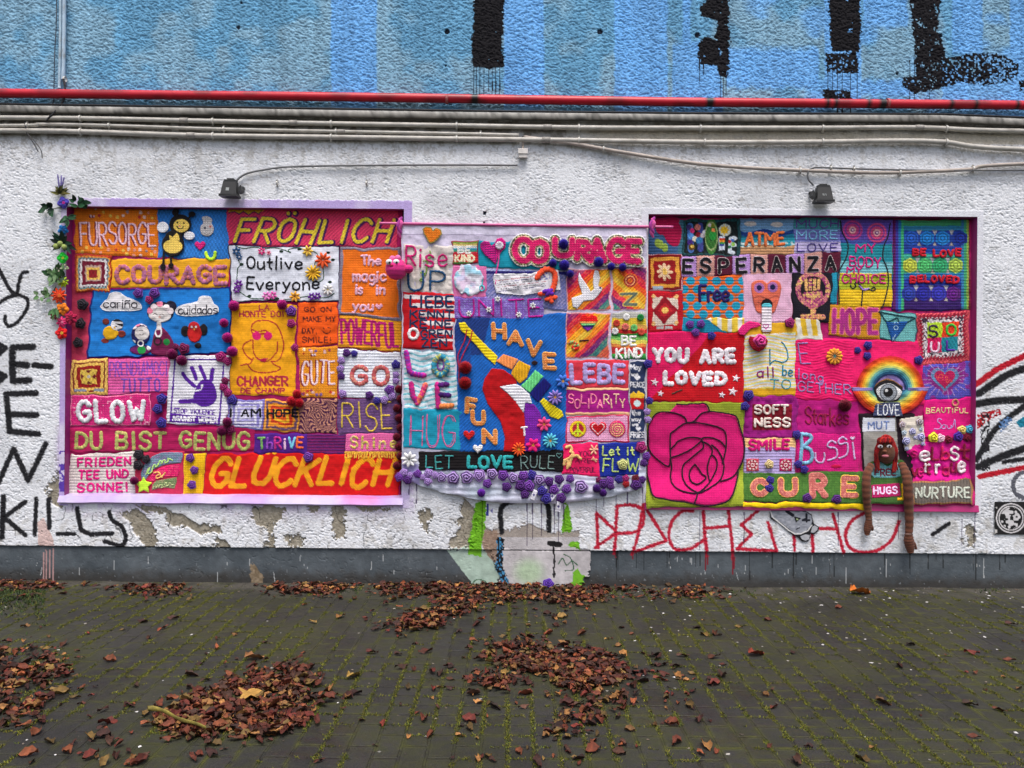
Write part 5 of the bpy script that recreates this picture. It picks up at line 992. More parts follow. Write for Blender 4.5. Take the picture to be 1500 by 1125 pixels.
p = s.build('patch', QR, 'beach scene patch reading ATME in orange'); letters(p, 'R', 'ATME', (1093, 341, 1148, 359), 4.4, (236, 122, 66), .005, gap=.3, hgt=2.5)
s = P('R', [(1164, 320), (1232, 320), (1232, 371), (1164, 371)], (70, 140, 150), 'garter'); s.rows([(336, (66, 140, 150)), (354, (112, 116, 186)), (400, (196, 184, 226))]); p = s.build('patch', QR, 'teal, blue and lilac banded patch reading MUCH MORE LOVE')
letters(p, 'R', 'MUCH', (1167, 322, 1228, 333), 1.9, (96, 70, 150), .005); letters(p, 'R', 'MORE', (1167, 338, 1226, 350), 1.9, (130, 196, 230), .005); letters(p, 'R', 'LOVE', (1168, 357, 1227, 368), 1.9, (76, 60, 140), .005)
s = P('R', [(994, 376), (1230, 370), (1230, 401), (995, 405)], (180, 140, 206), 'knit', lift=.004); xb = [990, 1020, 1047, 1073, 1099, 1125, 1151, 1178, 1204, 1240]; CL = [(182, 140, 206), (206, 150, 140), (88, 10, 44)]
p = None
for i in range(9): s.on((s.X >= xb[i]) & (s.X < xb[i + 1]), CL[i % 3]); s.on((abs(s.X - xb[i]) < .9) & (np.sin(s.Y * 1.5) > 0), (60, 30, 70))
s.on(abs(((s.X - 1010) / 26.2) % 1 - .5) * 26.2 < 0, (0, 0, 0)); p = s.build('letter_strip', QR, 'strip of lilac, rose and burgundy squares reading ESPERANZA')
for i, ch in enumerate('ESPERANZA'):
    cx_ = (max(xb[i], 995) + min(xb[i + 1], 1229)) / 2; yy = 391 - (cx_ - 995) * .02
    tt = text(ch, cx_ - 6.2, yy - 10, cx_ + 6.2, yy + 9); k = cookie('R', (cx_ - 14, yy - 15, cx_ + 14, yy + 15), (206, 196, 204) if i % 3 < 2 else (226, 206, 206), 'knit', lambda X, Y: dpolys(X, Y, tt) < 3.3, .005, .7); k.on(dpolys(k.X, k.Y, tt) < 2.4, (18, 14, 24), 1); k.build('letter', p, None, 1.5)
# granny squares
s = granny('R', [(949, 373), (999, 371), (1000, 425), (949, 427)], [(1.1, (130, 14, 28)), (.80, (232, 160, 60)), (.62, (150, 16, 26))], '', QR, 'knit'); a_ = np.arctan2(s.V - .48, s.U - .5); r_ = np.hypot(s.U - .5, s.V - .48); s.on((r_ < .10 + .14 * np.abs(np.cos(a_ * 4))) & (r_ > .05), (236, 200, 160), 1); s.on((r_ < .05 + .05 * np.abs(np.cos(a_ * 4))), (240, 190, 90), 1); s.rect(956, 419, 971, 426, (150, 170, 186), 1.5); s.on(s.e < 1.4, (230, 180, 190)); s.build('patch', QR, 'dark red granny square with an orange frame and star flower')
s = granny('R', [(949, 427), (1000, 426), (1000, 486), (949, 487)], [(1.1, (190, 14, 34)), (.70, (224, 206, 190)), (.30, (160, 10, 30))], '', QR, 'knit'); u = abs(s.U - .5); v = abs(s.V - .47); s.on((u + v < .36) & (np.maximum(u, v) > .0), (150, 14, 34), 1); s.on(u + v < .2, (186, 30, 40), 1); s.on(np.hypot(u, v) < .085, (240, 190, 100), 1.5); s.on((abs(u - .33) + abs(v - .33) < .07), (240, 190, 120), 1); s.rect(962, 478, 972, 482, (190, 190, 190)).rect(974, 478, 985, 482, (190, 190, 190)); s.build('patch', QR, 'bright red granny square with a cream and dark red flower')
# Free
s = P('R', [(1001, 404), (1090, 403), (1089, 466), (1000, 467)], (226, 100, 28), 'garter')
for r_ in range(5):
    for c_ in range(6):
        s.disc(1004.5 + c_ * 19 + (9 if r_ % 2 == 0 else 0) * 1.0 - 2, 411.5 + r_ * 12.2, 6.6, (22, 150, 184), .8, ry=6.2)
s.on(np.abs(((s.Y - 417) / 12.2) % 1 - .5) < .05, (30, 140, 170)); p = s.build('patch', QR, 'orange patch with blue dots reading Free'); letters(p, 'R', 'Free', (1025, 418, 1068, 440), 4.6, (34, 22, 92), .005, gap=.22, rise=1)
s = P('R', [(1000, 466), (1066, 466), (1064, 487), (1000, 487)], (24, 140, 176)); s.build('patch', QR, 'plain aqua strip'); s = P('R', [(1032, 466), (1092, 465), (1090, 488), (1058, 484)], (230, 196, 60), 'cloth', lift=.006); s.on(((s.X - 1030) % 15 > 6) & ((s.X - 1030) % 15 < 12), (226, 226, 220)); s.build('patch', QR, 'yellow and white striped cloth scrap')
# tongue face
s = P('R', [(1088, 399), (1160, 398), (1160, 472), (1089, 474)], (232, 180, 208)); p = s.build('patch', QR, 'pale pink patch with an orange face sticking out its tongue')
fp = C1("945,650 975,618 1040,612 1075,635 1110,612 1165,618 1192,655 1188,720 1170,790 1140,870 1110,885 1000,880 965,800 950,720")
k = cookie('R', (1096, 406, 1148, 464), (228, 110, 84), 'knit', lambda X, Y: inpoly(X, Y, smooth(fp, 4, True)), .006)
for x in (1011.5, 1032.3): pass
for cx_, cy_ in ((C1("1012,675")[0]), (C1("1122,670")[0])): k.disc(cx_, cy_, 7.5, (172, 110, 176), 1).disc(cx_, cy_, 4, (24, 20, 70), .6)
k.stroke([smooth(C1("960,760 1020,745 1080,765 1140,745 1180,755")), smooth(C1("1000,790 1040,810 1110,800 1150,780"))], 1.4, (160, 70, 60)).disc(1123.3, 446, 8.5, (20, 16, 24)); k.build('face', p, 'orange pink face with purple eyes', 3)
tg = pp("1115.5,446 1119,444 1128,444 1131,447 1130.5,484 1128,487 1118,487 1115,484"); k = cookie('R', (1112, 442, 1134, 489), (232, 222, 230), 'garter', lambda X, Y: inpoly(X, Y, tg), .014); k.rect(1110, 440, 1136, 450, (90, 190, 206)); k.stroke([np.array(heart(1122, 478, 4) + heart(1122, 478, 4)[:1])], 1.3, (200, 50, 150)); k.build('tongue', p, 'white tongue with a small pink heart', 3)
# fist
s = P('R', [(1159, 397), (1223, 396), (1217, 473), (1161, 471)], (18, 14, 30)); PKC = (214, 124, 132); s.ring(1191, 424, 22, 7, PKC, 1.2, ry=23); s.stroke([pp("1191,447 1191,474"), pp("1176,464 1206,464")], 7.5, (226, 150, 110), 1.2)
for i in range(4): s.stroke([np.array([(1180.5 + i * 6.4, 409 + abs(i - 1.4)), (1181.5 + i * 5.8, 424)])], 4.8, (232, 176, 110), 1.2)
s.poly(pp("1178,427 1204,425 1206,434 1201,446 1197,452 1185,452 1182,446 1177,437"), (206, 100, 130), 1).stroke([pp("1178,432 1192,436 1200,430")], 4.5, (232, 176, 120), .8).stroke([pp("1178,427.5 1204,425.5")], 1.6, (40, 20, 40)); rm = s.c[..., 0] > 120; s.on(rm & (vn(s.X * .45, s.Y * .45, 301) > .62), (236, 190, 110)); s.on(rm & (vn(s.X * .4, s.Y * .4, 303) > .68), (150, 50, 110)); s.build('patch', QR, 'black patch with a raised fist inside a female sign')
s = P('R', [(1218, 396), (1229, 397), (1226, 446), (1215, 445)], (24, 140, 170)); s.build('patch', QR, 'thin aqua strip')
s = P('R', [(1164, 466), (1200, 468), (1206, 500), (1166, 498)], (222, 180, 40), 'cloth', lift=.006); s.on(((s.X - s.Y * .15) % 15 < 7), (226, 222, 210)); s.on(s.Y > 492, (226, 224, 214)); s.build('patch', QR, 'yellow and white striped tail of cloth')
s = P('R', [(1232, 321), (1307, 320), (1307, 451), (1228, 448)], (96, 80, 172), 'garter'); s.rows([(352, (92, 72, 168)), (357, (60, 80, 160)), (383, (24, 130, 146)), (400, (120, 190, 200)), (404, (220, 190, 50)), (424, (172, 180, 40)), (470, (232, 190, 30))], 1.5)
for cx_, cy_, cl in ((1249, 337, (190, 60, 130)), (1284.5, 341, (206, 70, 120))):
    s.disc(cx_, cy_, 15.5, (130, 70, 160), 2)
    for r_, cc in ((14, cl), (11.5, (110, 60, 150)), (9.5, cl), (7, (190, 70, 120)), (5, (226, 170, 170)), (3, (120, 40, 120)), (1.4, (226, 200, 210))): s.disc(cx_, cy_, r_, cc, .6)
p = s.build('patch', QR, 'banded patch with a torso outline reading MY BODY MY CHOICE')
for t_, b_, rs in (('MY', (1254, 358, 1282, 370), -1), ('BODY', (1245, 376, 1290, 390), 2), ('MY', (1241, 391, 1262, 399), 1), ('CHOICE', (1234, 402, 1297, 414), 1)): letters(p, 'R', t_, b_, 2.5, (196, 28, 120), .005, gap=.35, rise=rs)
for t_ in ("285,130 300,220 345,320 335,420 300,490 265,560 270,680 275,800", "690,150 670,260 640,330 630,430 665,520 675,620 660,720 625,840", "365,655 380,680 410,665 400,640 420,625 445,655 480,690 520,690 545,700 570,690 560,670 540,680", "465,700 460,760 455,820"): cords('outline', p, 'R', [smooth(C2(t_))], 1.9, (30, 30, 44), .005)
cords('outline', p, 'R', [smooth(C2("440,660 465,690 490,685")), smooth(C2("450,670 480,695 515,680"))], 2.4, (150, 120, 190), .006)
# BE LOVE BELOVED
s = P('R', [(1308, 322), (1420, 322), (1421, 455), (1307, 455)], (30, 40, 130), 'garter'); s.rows([(331, (60, 150, 100)), (338, (40, 120, 160)), (365, (26, 60, 150)), (372, (24, 70, 160)), (378, (60, 170, 150)), (400, (50, 140, 110)), (408, (30, 110, 170)), (418, (26, 50, 150)), (436, (40, 30, 120)), (460, (50, 20, 100))], 1)
for x0_, cc in ((1308, (90, 20, 90)), (1312, (60, 50, 150)), (1316, (30, 110, 170)), (1320, (60, 170, 110)), (1323.5, (0, 0, 0))):
    if cc != (0, 0, 0): s.on((s.X > x0_) & (s.X < x0_ + 4), cc)
for x0_, cc in ((1408, (50, 120, 170)), (1412, (60, 160, 110)), (1416, (150, 180, 80)), (1419, (130, 20, 60))): s.on((s.X > x0_), cc)
for yy, xs_, cl in ((349, (1335, 1358, 1381, 1407), [(34, 90, 190), (24, 120, 200), (24, 120, 196), (26, 50, 150)]), (389, (1333, 1355, 1377, 1400), [(190, 200, 70), (80, 190, 110), (50, 170, 110), (170, 200, 80)]), (430, (1331, 1353, 1375, 1397), [(40, 60, 160), (36, 36, 150), (50, 50, 170), (100, 30, 130)])):
    for x0_, cc in zip([(a_ + b_) / 2 for a_, b_ in zip(xs_[:-1], xs_[1:])], range(9)):
        s.poly([(x0_ - 4, yy - 12), (x0_ + 4, yy - 12), (x0_, yy - 4)], (170, 170, 176), -3); s.poly([(x0_ - 3, yy + 11), (x0_ + 3, yy + 11), (x0_, yy + 5)], (170, 160, 150), -3)
    for x0_, cc in zip(xs_, cl):
        for r_, kk in ((11.5, 1), (9, .72), (7, 1.1), (4.5, .75), (2.5, 1.15)): s.poly(ell(x0_, yy, r_, n=6, a0=math.pi / 2), tuple(min(255, v * kk) for v in cc), 1.0)
p = s.build('patch', QR, 'blue and green crochet panel of hexagons reading BE LOVE BELOVED')
for t_, b_ in (('BE LOVE', (1338, 366, 1407, 375)), ('BELOVED', (1334, 405, 1404, 414))): letters(p, 'R', t_, b_, 3.8, (196, 12, 40), .007, gap=.5, jit=1)
s = P('R', [(1216, 446), (1290, 450), (1288, 498), (1214, 491)], (198, 136, 24), 'knit'); tt = text('HOPE', 1222, 454, 1284, 488, gap=.45, rise=1); dq = dpolys(s.X, s.Y, tt); s.on(dq < 4.2, (226, 120, 130), .6).on(dq < 2.9, (172, 44, 130), 1.2); s.build('patch', QR, 'mustard patch reading HOPE in tall magenta letters')
s = P('R', [(1288, 455), (1343, 459), (1341, 503), (1288, 496)], (112, 186, 186)); s.border(1.3, (40, 90, 100)); p = s.build('patch', QR, 'pale turquoise patch with a blue hanging triangle')
tp = C2("650,945 700,955 840,945 800,1010 720,1110 700,1110"); k = cookie('R', (1293, 464, 1336, 504), (20, 84, 160), 'knit', lambda X, Y: inpoly(X, Y, tp), .006); k.ring(1312.5, 480, 3, 1.2, (160, 200, 226)).stroke([np.array(pp("1308,494 1308,500")), np.array(pp("1312,490 1308,497 1313,500")), smooth(pp("1310,474 1313,470 1316,474"))], 1.2, (160, 200, 226)); k.build('blue_triangle', p, None, 2)
cords('string', p, 'R', [smooth(C2("605,865 655,945 700,940 745,920 760,950")), C2("600,870 750,900 890,920"), C2("890,925 825,955")], 2.0, (20, 70, 80), .007)
s = P('R', [(1342, 459), (1420, 456), (1420, 531), (1344, 535)], (222, 84, 96), 'crochet'); r_ = np.maximum(abs(s.U - .49), abs(s.V - .47)) * 2; zg = .05 * np.sin((s.U + s.V) * 90); s.on(r_ + zg < .90, (150, 20, 50), 1); s.on(r_ + zg < .76, (220, 210, 214), 1); s.on((r_ < .76) & (vn(s.X * .5, s.Y * .5, 311) > .62), (60, 40, 60)); s.on((r_ < .60) & (s.U < .49) & (s.V < .47), (190, 226, 50), 1); s.on((r_ < .60) & (s.U >= .49) & (s.V < .47), (226, 60, 24), 1); s.on((r_ < .60) & (s.U < .49) & (s.V >= .47), (206, 20, 90), 1); s.on((r_ < .60) & (s.U >= .49) & (s.V >= .47), (20, 130, 146), 1)
p = s.build('patch', QR, 'framed square of four colours reading SOUL'); letters(p, 'R', 'S', (1361, 477, 1373, 492), 3, (60, 40, 70), .006, name='letter'); letters(p, 'R', 'O', (1387, 476, 1400, 491), 3.6, (70, 190, 60), .006, name='letter'); letters(p, 'R', 'U', (1364, 502, 1375, 515), 3.4, (226, 200, 220), .006, name='letter'); letters(p, 'R', 'L', (1387, 500, 1398, 513), 3, (90, 40, 160), .006, name='letter')
s = P('R', [(1350, 534), (1422, 530), (1422, 583), (1351, 585)], (86, 82, 186)); s.heather((150, 30, 130), .8, .12, 313, .48); hp = heart(1384, 553, 18); s.poly([(1384 + (a - 1384) * 1.45, 555 + (b - 553) * 1.35) for a, b in hp], (130, 30, 120), 1).poly([(1384 + (a - 1384) * 1.15, 554 + (b - 553) * 1.1) for a, b in hp], (90, 130, 170), 1).poly([(1384 + (a - 1384) * .85, 554 + (b - 553) * .85) for a, b in hp], (176, 14, 80), 1.5)
for i in range(22): a_ = i * .2856; s.stroke([np.array([(1385 + 21 * math.cos(a_), 556 + 16 * math.sin(a_)), (1385 + (28 + i % 3 * 4) * math.cos(a_), 556 + (22 + i % 3 * 4) * math.sin(a_))])], 1.1, (170, 140, 190), .8)
p = s.build('patch', QR, 'violet patch with a crimson heart and spidery stitches'); cords('lettering', p, 'R', [smooth(C4(t)) for t in ("1060,545 1075,590 1085,560 1100,545 1120,560 1105,580 1090,570", "1115,590 1140,600 1160,580 1140,560 1150,620 1175,590 1190,610")], 1.6, (226, 100, 60), .006)
s = P('R', [(1353, 584), (1423, 582), (1423, 643), (1352, 641)], (226, 12, 126), 'cloth'); p = s.build('patch', QR, 'hot pink patch reading BEAUTIFUL Soul'); letters(p, 'R', 'BEAUTIFUL', (1357, 598, 1418, 605), 1.6, (232, 206, 150), .005, jit=.6); cords('lettering', p, 'R', [smooth(C4(t)) for t in ("1105,915 1085,905 1075,930 1105,960 1090,990 1050,990", "1120,960 1105,980 1130,990 1140,965 1125,955", "1150,960 1155,985 1180,985 1185,955 1190,985 1205,950 1215,910 1220,985")], 1.5, (190, 150, 210), .005); cords('ring', p, 'R', [ell(1399.5, 590, 4, 4.5) + ell(1399.5, 590, 4, 4.5)[:1]], 3, (206, 130, 110), .006)
for x, y, r_, cc in ((1366.5, 640.5, 7.5, (236, 226, 50)), (1377, 642, 6.5, (238, 190, 210)), (1403, 639.5, 7.5, (60, 30, 140)), (1408.5, 629.5, 6.5, (240, 206, 110)), (1419.5, 628.5, 6.5, (70, 170, 210))): place(rosette_mesh(cc, tuple(min(255, v + 15) for v in cc), 2, int(x)), 'flower', 'R', x, y, r_, .009, parent=p)
for x, y in ((1389, 644), (1417, 641)): place(rosette_mesh((110, 8, 40), (130, 10, 50), 2, 3, .35), 'flower', 'R', x, y, 6, .007, parent=p)
s = P('R', [(1326, 650), (1421, 643), (1424, 703), (1337, 704)], (216, 16, 142), 'crumple'); p = s.build('patch', QR, 'wrinkled pink satin patch reading SELBST VERTRAUE in mixed letters')
S6 = lambda t: zz(1320, 630, 9.782, t); WHT = (232, 216, 222); DKR = (134, 8, 50); MG = (196, 16, 110)
for ch, b_, wd, cc in (('s', "145,230 225,390", 4, MG), ('e', "262,235 410,440", 5, WHT), ('L', "445,250 540,430", 4.2, DKR), ('b', "580,250 690,420", 4.5, (198, 14, 84)), ('S', "715,250 820,425", 4.4, WHT), ('t', "840,190 985,430", 5, DKR), ('V', "155,560 235,670", 4.2, DKR), ('e', "250,470 320,670", 3.6, (200, 20, 110)), ('r', "345,430 410,600", 5, WHT), ('t', "325,440 430,640", 4, DKR), ('r', "490,420 560,620", 4.5, WHT), ('a', "600,480 690,640", 4, (196, 16, 96)), ('u', "715,390 800,600", 4.2, (150, 10, 70)), ('e', "820,380 915,600", 5.6, WHT)):
    (a0, b0), (a1, b1) = S6(b_); letters(p, 'R', ch, (a0, b0, a1, b1), wd * .85, cc, .014, name='letter', hgt=2)
s = P('R', [(1334, 705), (1424, 700), (1425, 739), (1337, 738)], (92, 84, 78), 'rib'); s.border(2, (150, 104, 64), 1.5); p = s.build('patch', QR, 'grey brown ribbed patch reading NURTURE'); letters(p, 'R', 'NURTURE', (1342, 714, 1420, 729), 3.0, (176, 182, 170), .006, gap=.42, jit=.6)
# YOU ARE LOVED
s = P('R', [(948, 487), (1090, 486), (1090, 591), (948, 588)], (194, 6, 24), 'knit'); s.on((s.X - 948) + (s.Y - 487) * .93 + 6 * (vn(s.X * .05, s.Y * .05, 321) - .5) < 96, (220, 16, 92)); s.c = s.c; p = s.build('patch', QR, 'red and pink patch with small stars reading YOU ARE LOVED')
letters(p, 'R', 'YOU ARE', (958, 512, 1075, 529), 7.2, (228, 220, 228), .006, gap=.55, hgt=2.6, rise=1); letters(p, 'R', 'LOVED', (974, 546, 1062, 562), 7.2, (228, 220, 228), .006, gap=.55, hgt=2.6, rise=1)
for x, y, r_ in ((959, 560, 7.5), (967.5, 576.5, 6.5), (1078, 554, 7.5), (1073.5, 573.5, 8.5), (1057.5, 578.5, 6.5)): st = star(x, y, r_, r_ * .42, rot=-80); cookie('R', (x - 9, y - 9, x + 9, y + 9), (230, 214, 222), 'knit', lambda X, Y: inpoly(X, Y, st), .006, .6).build('star', p, None, 2)
cords('pin', p, 'R', [C3("305,705 385,670")], 1.8, (60, 60, 50), .007)
# rose
s = P('R', [(949, 590), (1089, 588), (1090, 742), (946, 744)], (146, 160, 44), 'knit', lift=.006, wob=2.0); p = s.build('patch', QR, 'olive square carrying a giant pink rose outlined in black')
rp = C5("275,182 300,160 345,122 400,128 460,122 510,122 560,116 590,135 605,175 680,190 800,210 830,235 850,300 890,430 885,560 840,655 835,720 800,850 760,910 650,945 560,948 480,935 400,915 330,912 240,895 150,870 115,770 98,690 105,600 112,480 108,400 110,300 140,240 190,192")
k = cookie('R', (942, 586, 1093, 745), (206, 16, 108), 'knit', lambda X, Y: inpoly(X, Y, smooth(rp, 3, True)), .009, 1.0); k.h += 6 * (fbm(k.X * .045, k.Y * .045, 331, 2) - .5); k.build('rose', p, 'giant pink knitted rose', 5)
for t_ in ("340,122 400,128 460,120 510,122 560,116 590,135 607,180", "607,180 540,200 480,262 425,272 410,235 360,205 280,188 190,192 140,240 112,300 108,400 112,480 150,540 220,600 275,628 290,560 288,480 290,370 320,340 370,300 420,275 500,272 580,285 680,310 735,350 745,430 735,520 712,600", "607,180 700,192 800,210 835,240 855,310 890,430 885,560 840,660 800,710 750,735 700,750", "112,480 100,600 98,690 120,770 150,870 240,895 330,912 400,918 480,935", "840,655 835,720 800,850 750,915 650,945 560,950 490,935 500,890 515,840", "290,490 330,450 350,425 420,398 490,392 525,402 545,410 520,440 470,480 420,510 350,540 290,560", "545,410 560,395 620,395 690,420 735,465", "550,420 560,470 530,500 460,560 400,610 385,660 390,720 420,780 470,820 520,840 570,800 620,740 660,660 670,600 650,550 620,540 600,590 590,650 605,740", "560,430 600,450 630,490 625,535", "625,455 670,490 710,560 725,640 700,730 630,790 530,842 440,842 350,812 300,760 290,690 300,640 290,560", "490,612 520,650 545,690 580,720 520,770 470,760 445,720 450,660 490,612"):
    cords('petal_outline', p, 'R', [smooth(C5(t_), 4)], 2.2, (34, 6, 30), .0215, 1.4, wig=.4)
# WE all belong TOGETHER
s = P('R', [(1089, 476), (1166, 470), (1165, 581), (1090, 580)], (222, 200, 90), 'cloth', lift=.004); yy = s.Y + 3 * np.sin(s.X * .09 + 1); ph = ((yy - 480) / 9.6) % 1; s.on(ph < .3, (226, 226, 224)).on((ph > .3) & (ph < .45), (236, 206, 100)).on((ph > .45) & (ph < .6), (206, 210, 120)).on((ph > .6) & (ph < .82), (204, 216, 226)).on(ph > .82, (240, 200, 110)); s.on(s.Y < 491 - (s.X - 1090) * .06, (212, 160, 30)).on(s.Y > 569, (212, 160, 24)); p = s.build('patch', QR, 'yellow, white and blue striped patch reading W all be TO')
cords('lettering', p, 'R', [smooth(C3(t), 4) for t in ("1098,340 1100,400 1098,468", "1098,468 1130,435 1165,440 1195,450", "1195,450 1240,430 1245,380 1225,320 1195,280")], 1.8, (40, 130, 160), .006); letters(p, 'R', 'all', (1109, 538, 1134, 552), 2.2, (140, 30, 110), .006); letters(p, 'R', 'be', (1146, 535, 1161, 550), 2.0, (40, 130, 160), .006); letters(p, 'R', 'TO', (1128, 556, 1158, 569), 1.8, (70, 160, 176), .006)
s = P('R', [(1166, 496), (1352, 499), (1354, 592), (1165, 584)], (236, 22, 104), 'cloth', lift=.0035); s.h += 1.2 * np.sin((s.Y + 2.5 * np.sin(s.X * .12)) / 4.2 * 2 * np.pi) * (s.X < 1250); p = s.build('patch', QR, 'large hot pink patch reading E long GETHER in thin blue yarn')
letters(p, 'R', 'E', (1173, 503, 1187, 534), 2.0, (150, 120, 180), .006, slant=-.12); letters(p, 'R', 'long', (1169, 540, 1206, 554), 2.0, (150, 120, 176), .006, rise=6); letters(p, 'R', 'GETHER', (1169, 559, 1246, 573), 2.0, (150, 124, 180), .006, rise=5)
x, y = 1222, 522; o = place(petal_mesh((232, 150, 40), 12, 5, .14), 'flower', 'R', x, y, 12.5, .007, parent=p, sy=.8); place(petal_mesh((190, 120, 50), 10, 6, .08), 'flower_centre', 'R', x, y, 8.5, .010, parent=p); place(button_mesh((70, 140, 136)), 'flower_centre', 'R', x, y, 4.5, .013, parent=p)
# SOFTNESS, SMILE, Starkes, Bussi, CURE
s = P('R', [(1089, 579), (1169, 578), (1169, 642), (1089, 642)], (152, 16, 122), 'crumple'); s.rect(1102, 592, 1160, 630, (128, 8, 34), 1.5); p = s.build('patch', QR, 'purple patch with a dark red panel reading SOFTNESS'); letters(p, 'R', 'SOFT', (1106, 594, 1154, 606), 3.3, (232, 214, 206), .010, gap=.4, hgt=1.5); letters(p, 'R', 'NESS', (1106, 613, 1157, 625), 3.5, (232, 214, 206), .010, gap=.4, hgt=1.5)
s = P('R', [(1091, 642), (1165, 641), (1165, 695), (1090, 694)], (176, 160, 210), 'garter', lift=.005); s.rows([(655, (236, 188, 130)), (700, (178, 162, 212))], 1); p = s.build('patch', QR, 'lilac and peach patch reading SMILE over two tiny granny squares'); letters(p, 'R', 'SMILE', (1098, 645, 1155, 658), 4.6, (206, 12, 116), .006, gap=.4, hgt=1.8)
for x, a_, b_ in ((1102.5, (206, 70, 90), (150, 14, 40)), (1151, (190, 16, 90), (150, 14, 40))):
    k = cookie('R', (x - 10, 671, x + 10, 691), a_, 'knit', lambda X, Y: np.maximum(abs(X - x), abs(Y - 681)) < 9.3, .006, .6); k.ring(x, 681, 6.5, 2.6, (236, 206, 206)).on((np.hypot(k.X - x, k.Y - 681) < 7.5) & (np.sin(np.arctan2(k.Y - 681, k.X - x) * 8) > .2), b_).disc(x, 681, 3, (236, 200, 200)).disc(x, 681, 1.5, b_); k.build('granny_square', p, None, 1.5)
place(rosette_mesh((226, 196, 130), (236, 214, 160), 2.5, 9, .4), 'flower', 'R', 1126.5, 680, 6.6, .007, parent=p)
s = P('R', [(1167, 583), (1258, 586), (1258, 637), (1168, 636)], (184, 14, 122), 'cloth'); p = s.build('patch', QR, 'magenta patch reading Starkes in dark red'); letters(p, 'R', 'Starkes', (1180, 597, 1244, 621), 2.9, (146, 8, 64), .006, gap=.18, rise=1)
s = P('R', [(1166, 635), (1263, 634), (1259, 694), (1168, 690)], (208, 18, 122)); p = s.build('patch', QR, 'pink patch reading Bussi with a light blue B'); S5 = lambda t: zz(1160, 490, 5.355, t)
cords('letter', p, 'R', [S5("70,780 80,860 65,1010"), smooth(S5("75,780 140,790 150,820 90,880")), smooth(S5("90,880 140,900 160,950 140,1000 65,1010"))], 5.4, (120, 176, 206), .006)
cords('lettering', p, 'R', [smooth(S5(t)) for t in ("185,930 190,990 235,1005 255,970 255,930", "345,850 310,835 280,860 290,885 340,890 355,920 350,960 310,980 285,985", "430,825 395,805 365,835 380,860 430,850 440,890 430,940 390,965 370,970", "478,850 485,910 492,975")], 2.8, (200, 170, 214), .006); hp = heart(1249, 642, 3.8); cookie('R', (1244, 637, 1254, 647), (214, 190, 220), 'knit', lambda X, Y: inpoly(X, Y, hp), .006, .5).build('heart', p, None, 1.5); s2 = ell(1225, 683, 8, 3); cookie('R', (1215, 678, 1235, 688), (196, 10, 70), 'cloth', lambda X, Y: inpoly(X, Y, s2), .006, .7).build('red_lips', p, None, 1.5)
s = P('R', [(1088, 693), (1272, 690), (1270, 738), (1088, 734)], (56, 98, 34), 'knit', lift=.005); s.heather((80, 120, 50), .5, .4); p = s.build('patch', QR, 'green strip reading CURE in orange rimmed brown letters')
for ch, b_, ec in (('C', (1104, 705, 1121, 725), (236, 170, 90)), ('U', (1144, 703, 1165, 724), (236, 180, 70)), ('R', (1190, 697, 1208, 726), (196, 110, 110)), ('E', (1236, 701, 1254, 726), (226, 190, 70))):
    tt = text(ch, *b_); k = cookie('R', (b_[0] - 8, b_[1] - 8, b_[2] + 8, b_[3] + 8), ec, 'knit', lambda X, Y: dpolys(X, Y, tt) < 5.4, .007, .8); k.on(dpolys(k.X, k.Y, tt) < 3.9, (164, 84, 80), .8).heather((206, 140, 120), .6, .6); k.build('letter', p, None, 2.5)
s = P('R', [(1088, 736), (1268, 737), (1266, 746), (1088, 743)], (240, 200, 10), 'cloth', lift=.010); s.build('patch', QR, 'bright yellow strip along the lower edge')
# rainbow with eye, MUT
s = P('R', [(1258, 606), (1340, 606), (1336, 704), (1266, 704)], (30, 10, 26), 'cloth', lift=.003); s.poly(pp("1264,612 1312,612 1318,684 1266,684"), (150, 148, 142)); s.poly(pp("1264,612 1311,613 1311,632 1263,632"), (216, 220, 230), 2); p = s.build('patch', QR, 'black and grey panel with a white label reading MUT'); letters(p, 'R', 'MUT', (1272, 618, 1302, 628), 2.6, (110, 130, 180), .005, gap=.5)
RB = [(186, 34, 26), (204, 60, 22), (226, 110, 24), (236, 160, 40), (240, 204, 70), (196, 206, 110), (110, 176, 160), (70, 140, 160), (30, 84, 120), (24, 44, 90), (140, 120, 184)]
rp_ = empty  # (rainbow is one padded piece on the pink patch)
def frb(X, Y):
    r1 = np.hypot(X - 1304, (Y - 571) * 1.0); up_ = (r1 < 50) & (Y < 574)
    r2 = np.hypot((X - 1304) * .97, (Y - 553)); return up_ | ((r2 < 57.5) & (Y > 566))
k = cookie('R', (1244, 516, 1364, 616), (186, 34, 26), 'cloth', frb, .010, .9)
r1 = np.hypot(k.X - 1304, k.Y - 571); r2 = np.hypot((k.X - 1304) * .97, k.Y - 553)
for i, cc in enumerate(RB): k.on((r1 < 50 - i * 2.9) & (k.Y < 571), cc, .4); k.on((r2 < 57.5 - i * 3.6) & (k.Y >= 571), cc, .4)
k.h += .9 * np.sin(np.where(k.Y < 571, r1, r2) / 2.9 * 2 * np.pi); k.on((abs(k.Y - 570) < 2.4) & (abs(k.X - 1304) > 26), (130, 120, 180), 2)
k.build('rainbow', QR, 'knitted rainbow arch over an upturned rainbow', 4)
ep = C4("550,665 575,620 640,580 700,585 760,620 795,650 790,690 770,740 730,770 600,770 570,720"); k = cookie('R', (1276, 550, 1326, 592), (28, 24, 28), 'knit', lambda X, Y: inpoly(X, Y, smooth(ep, 3, True)), .018, .7)
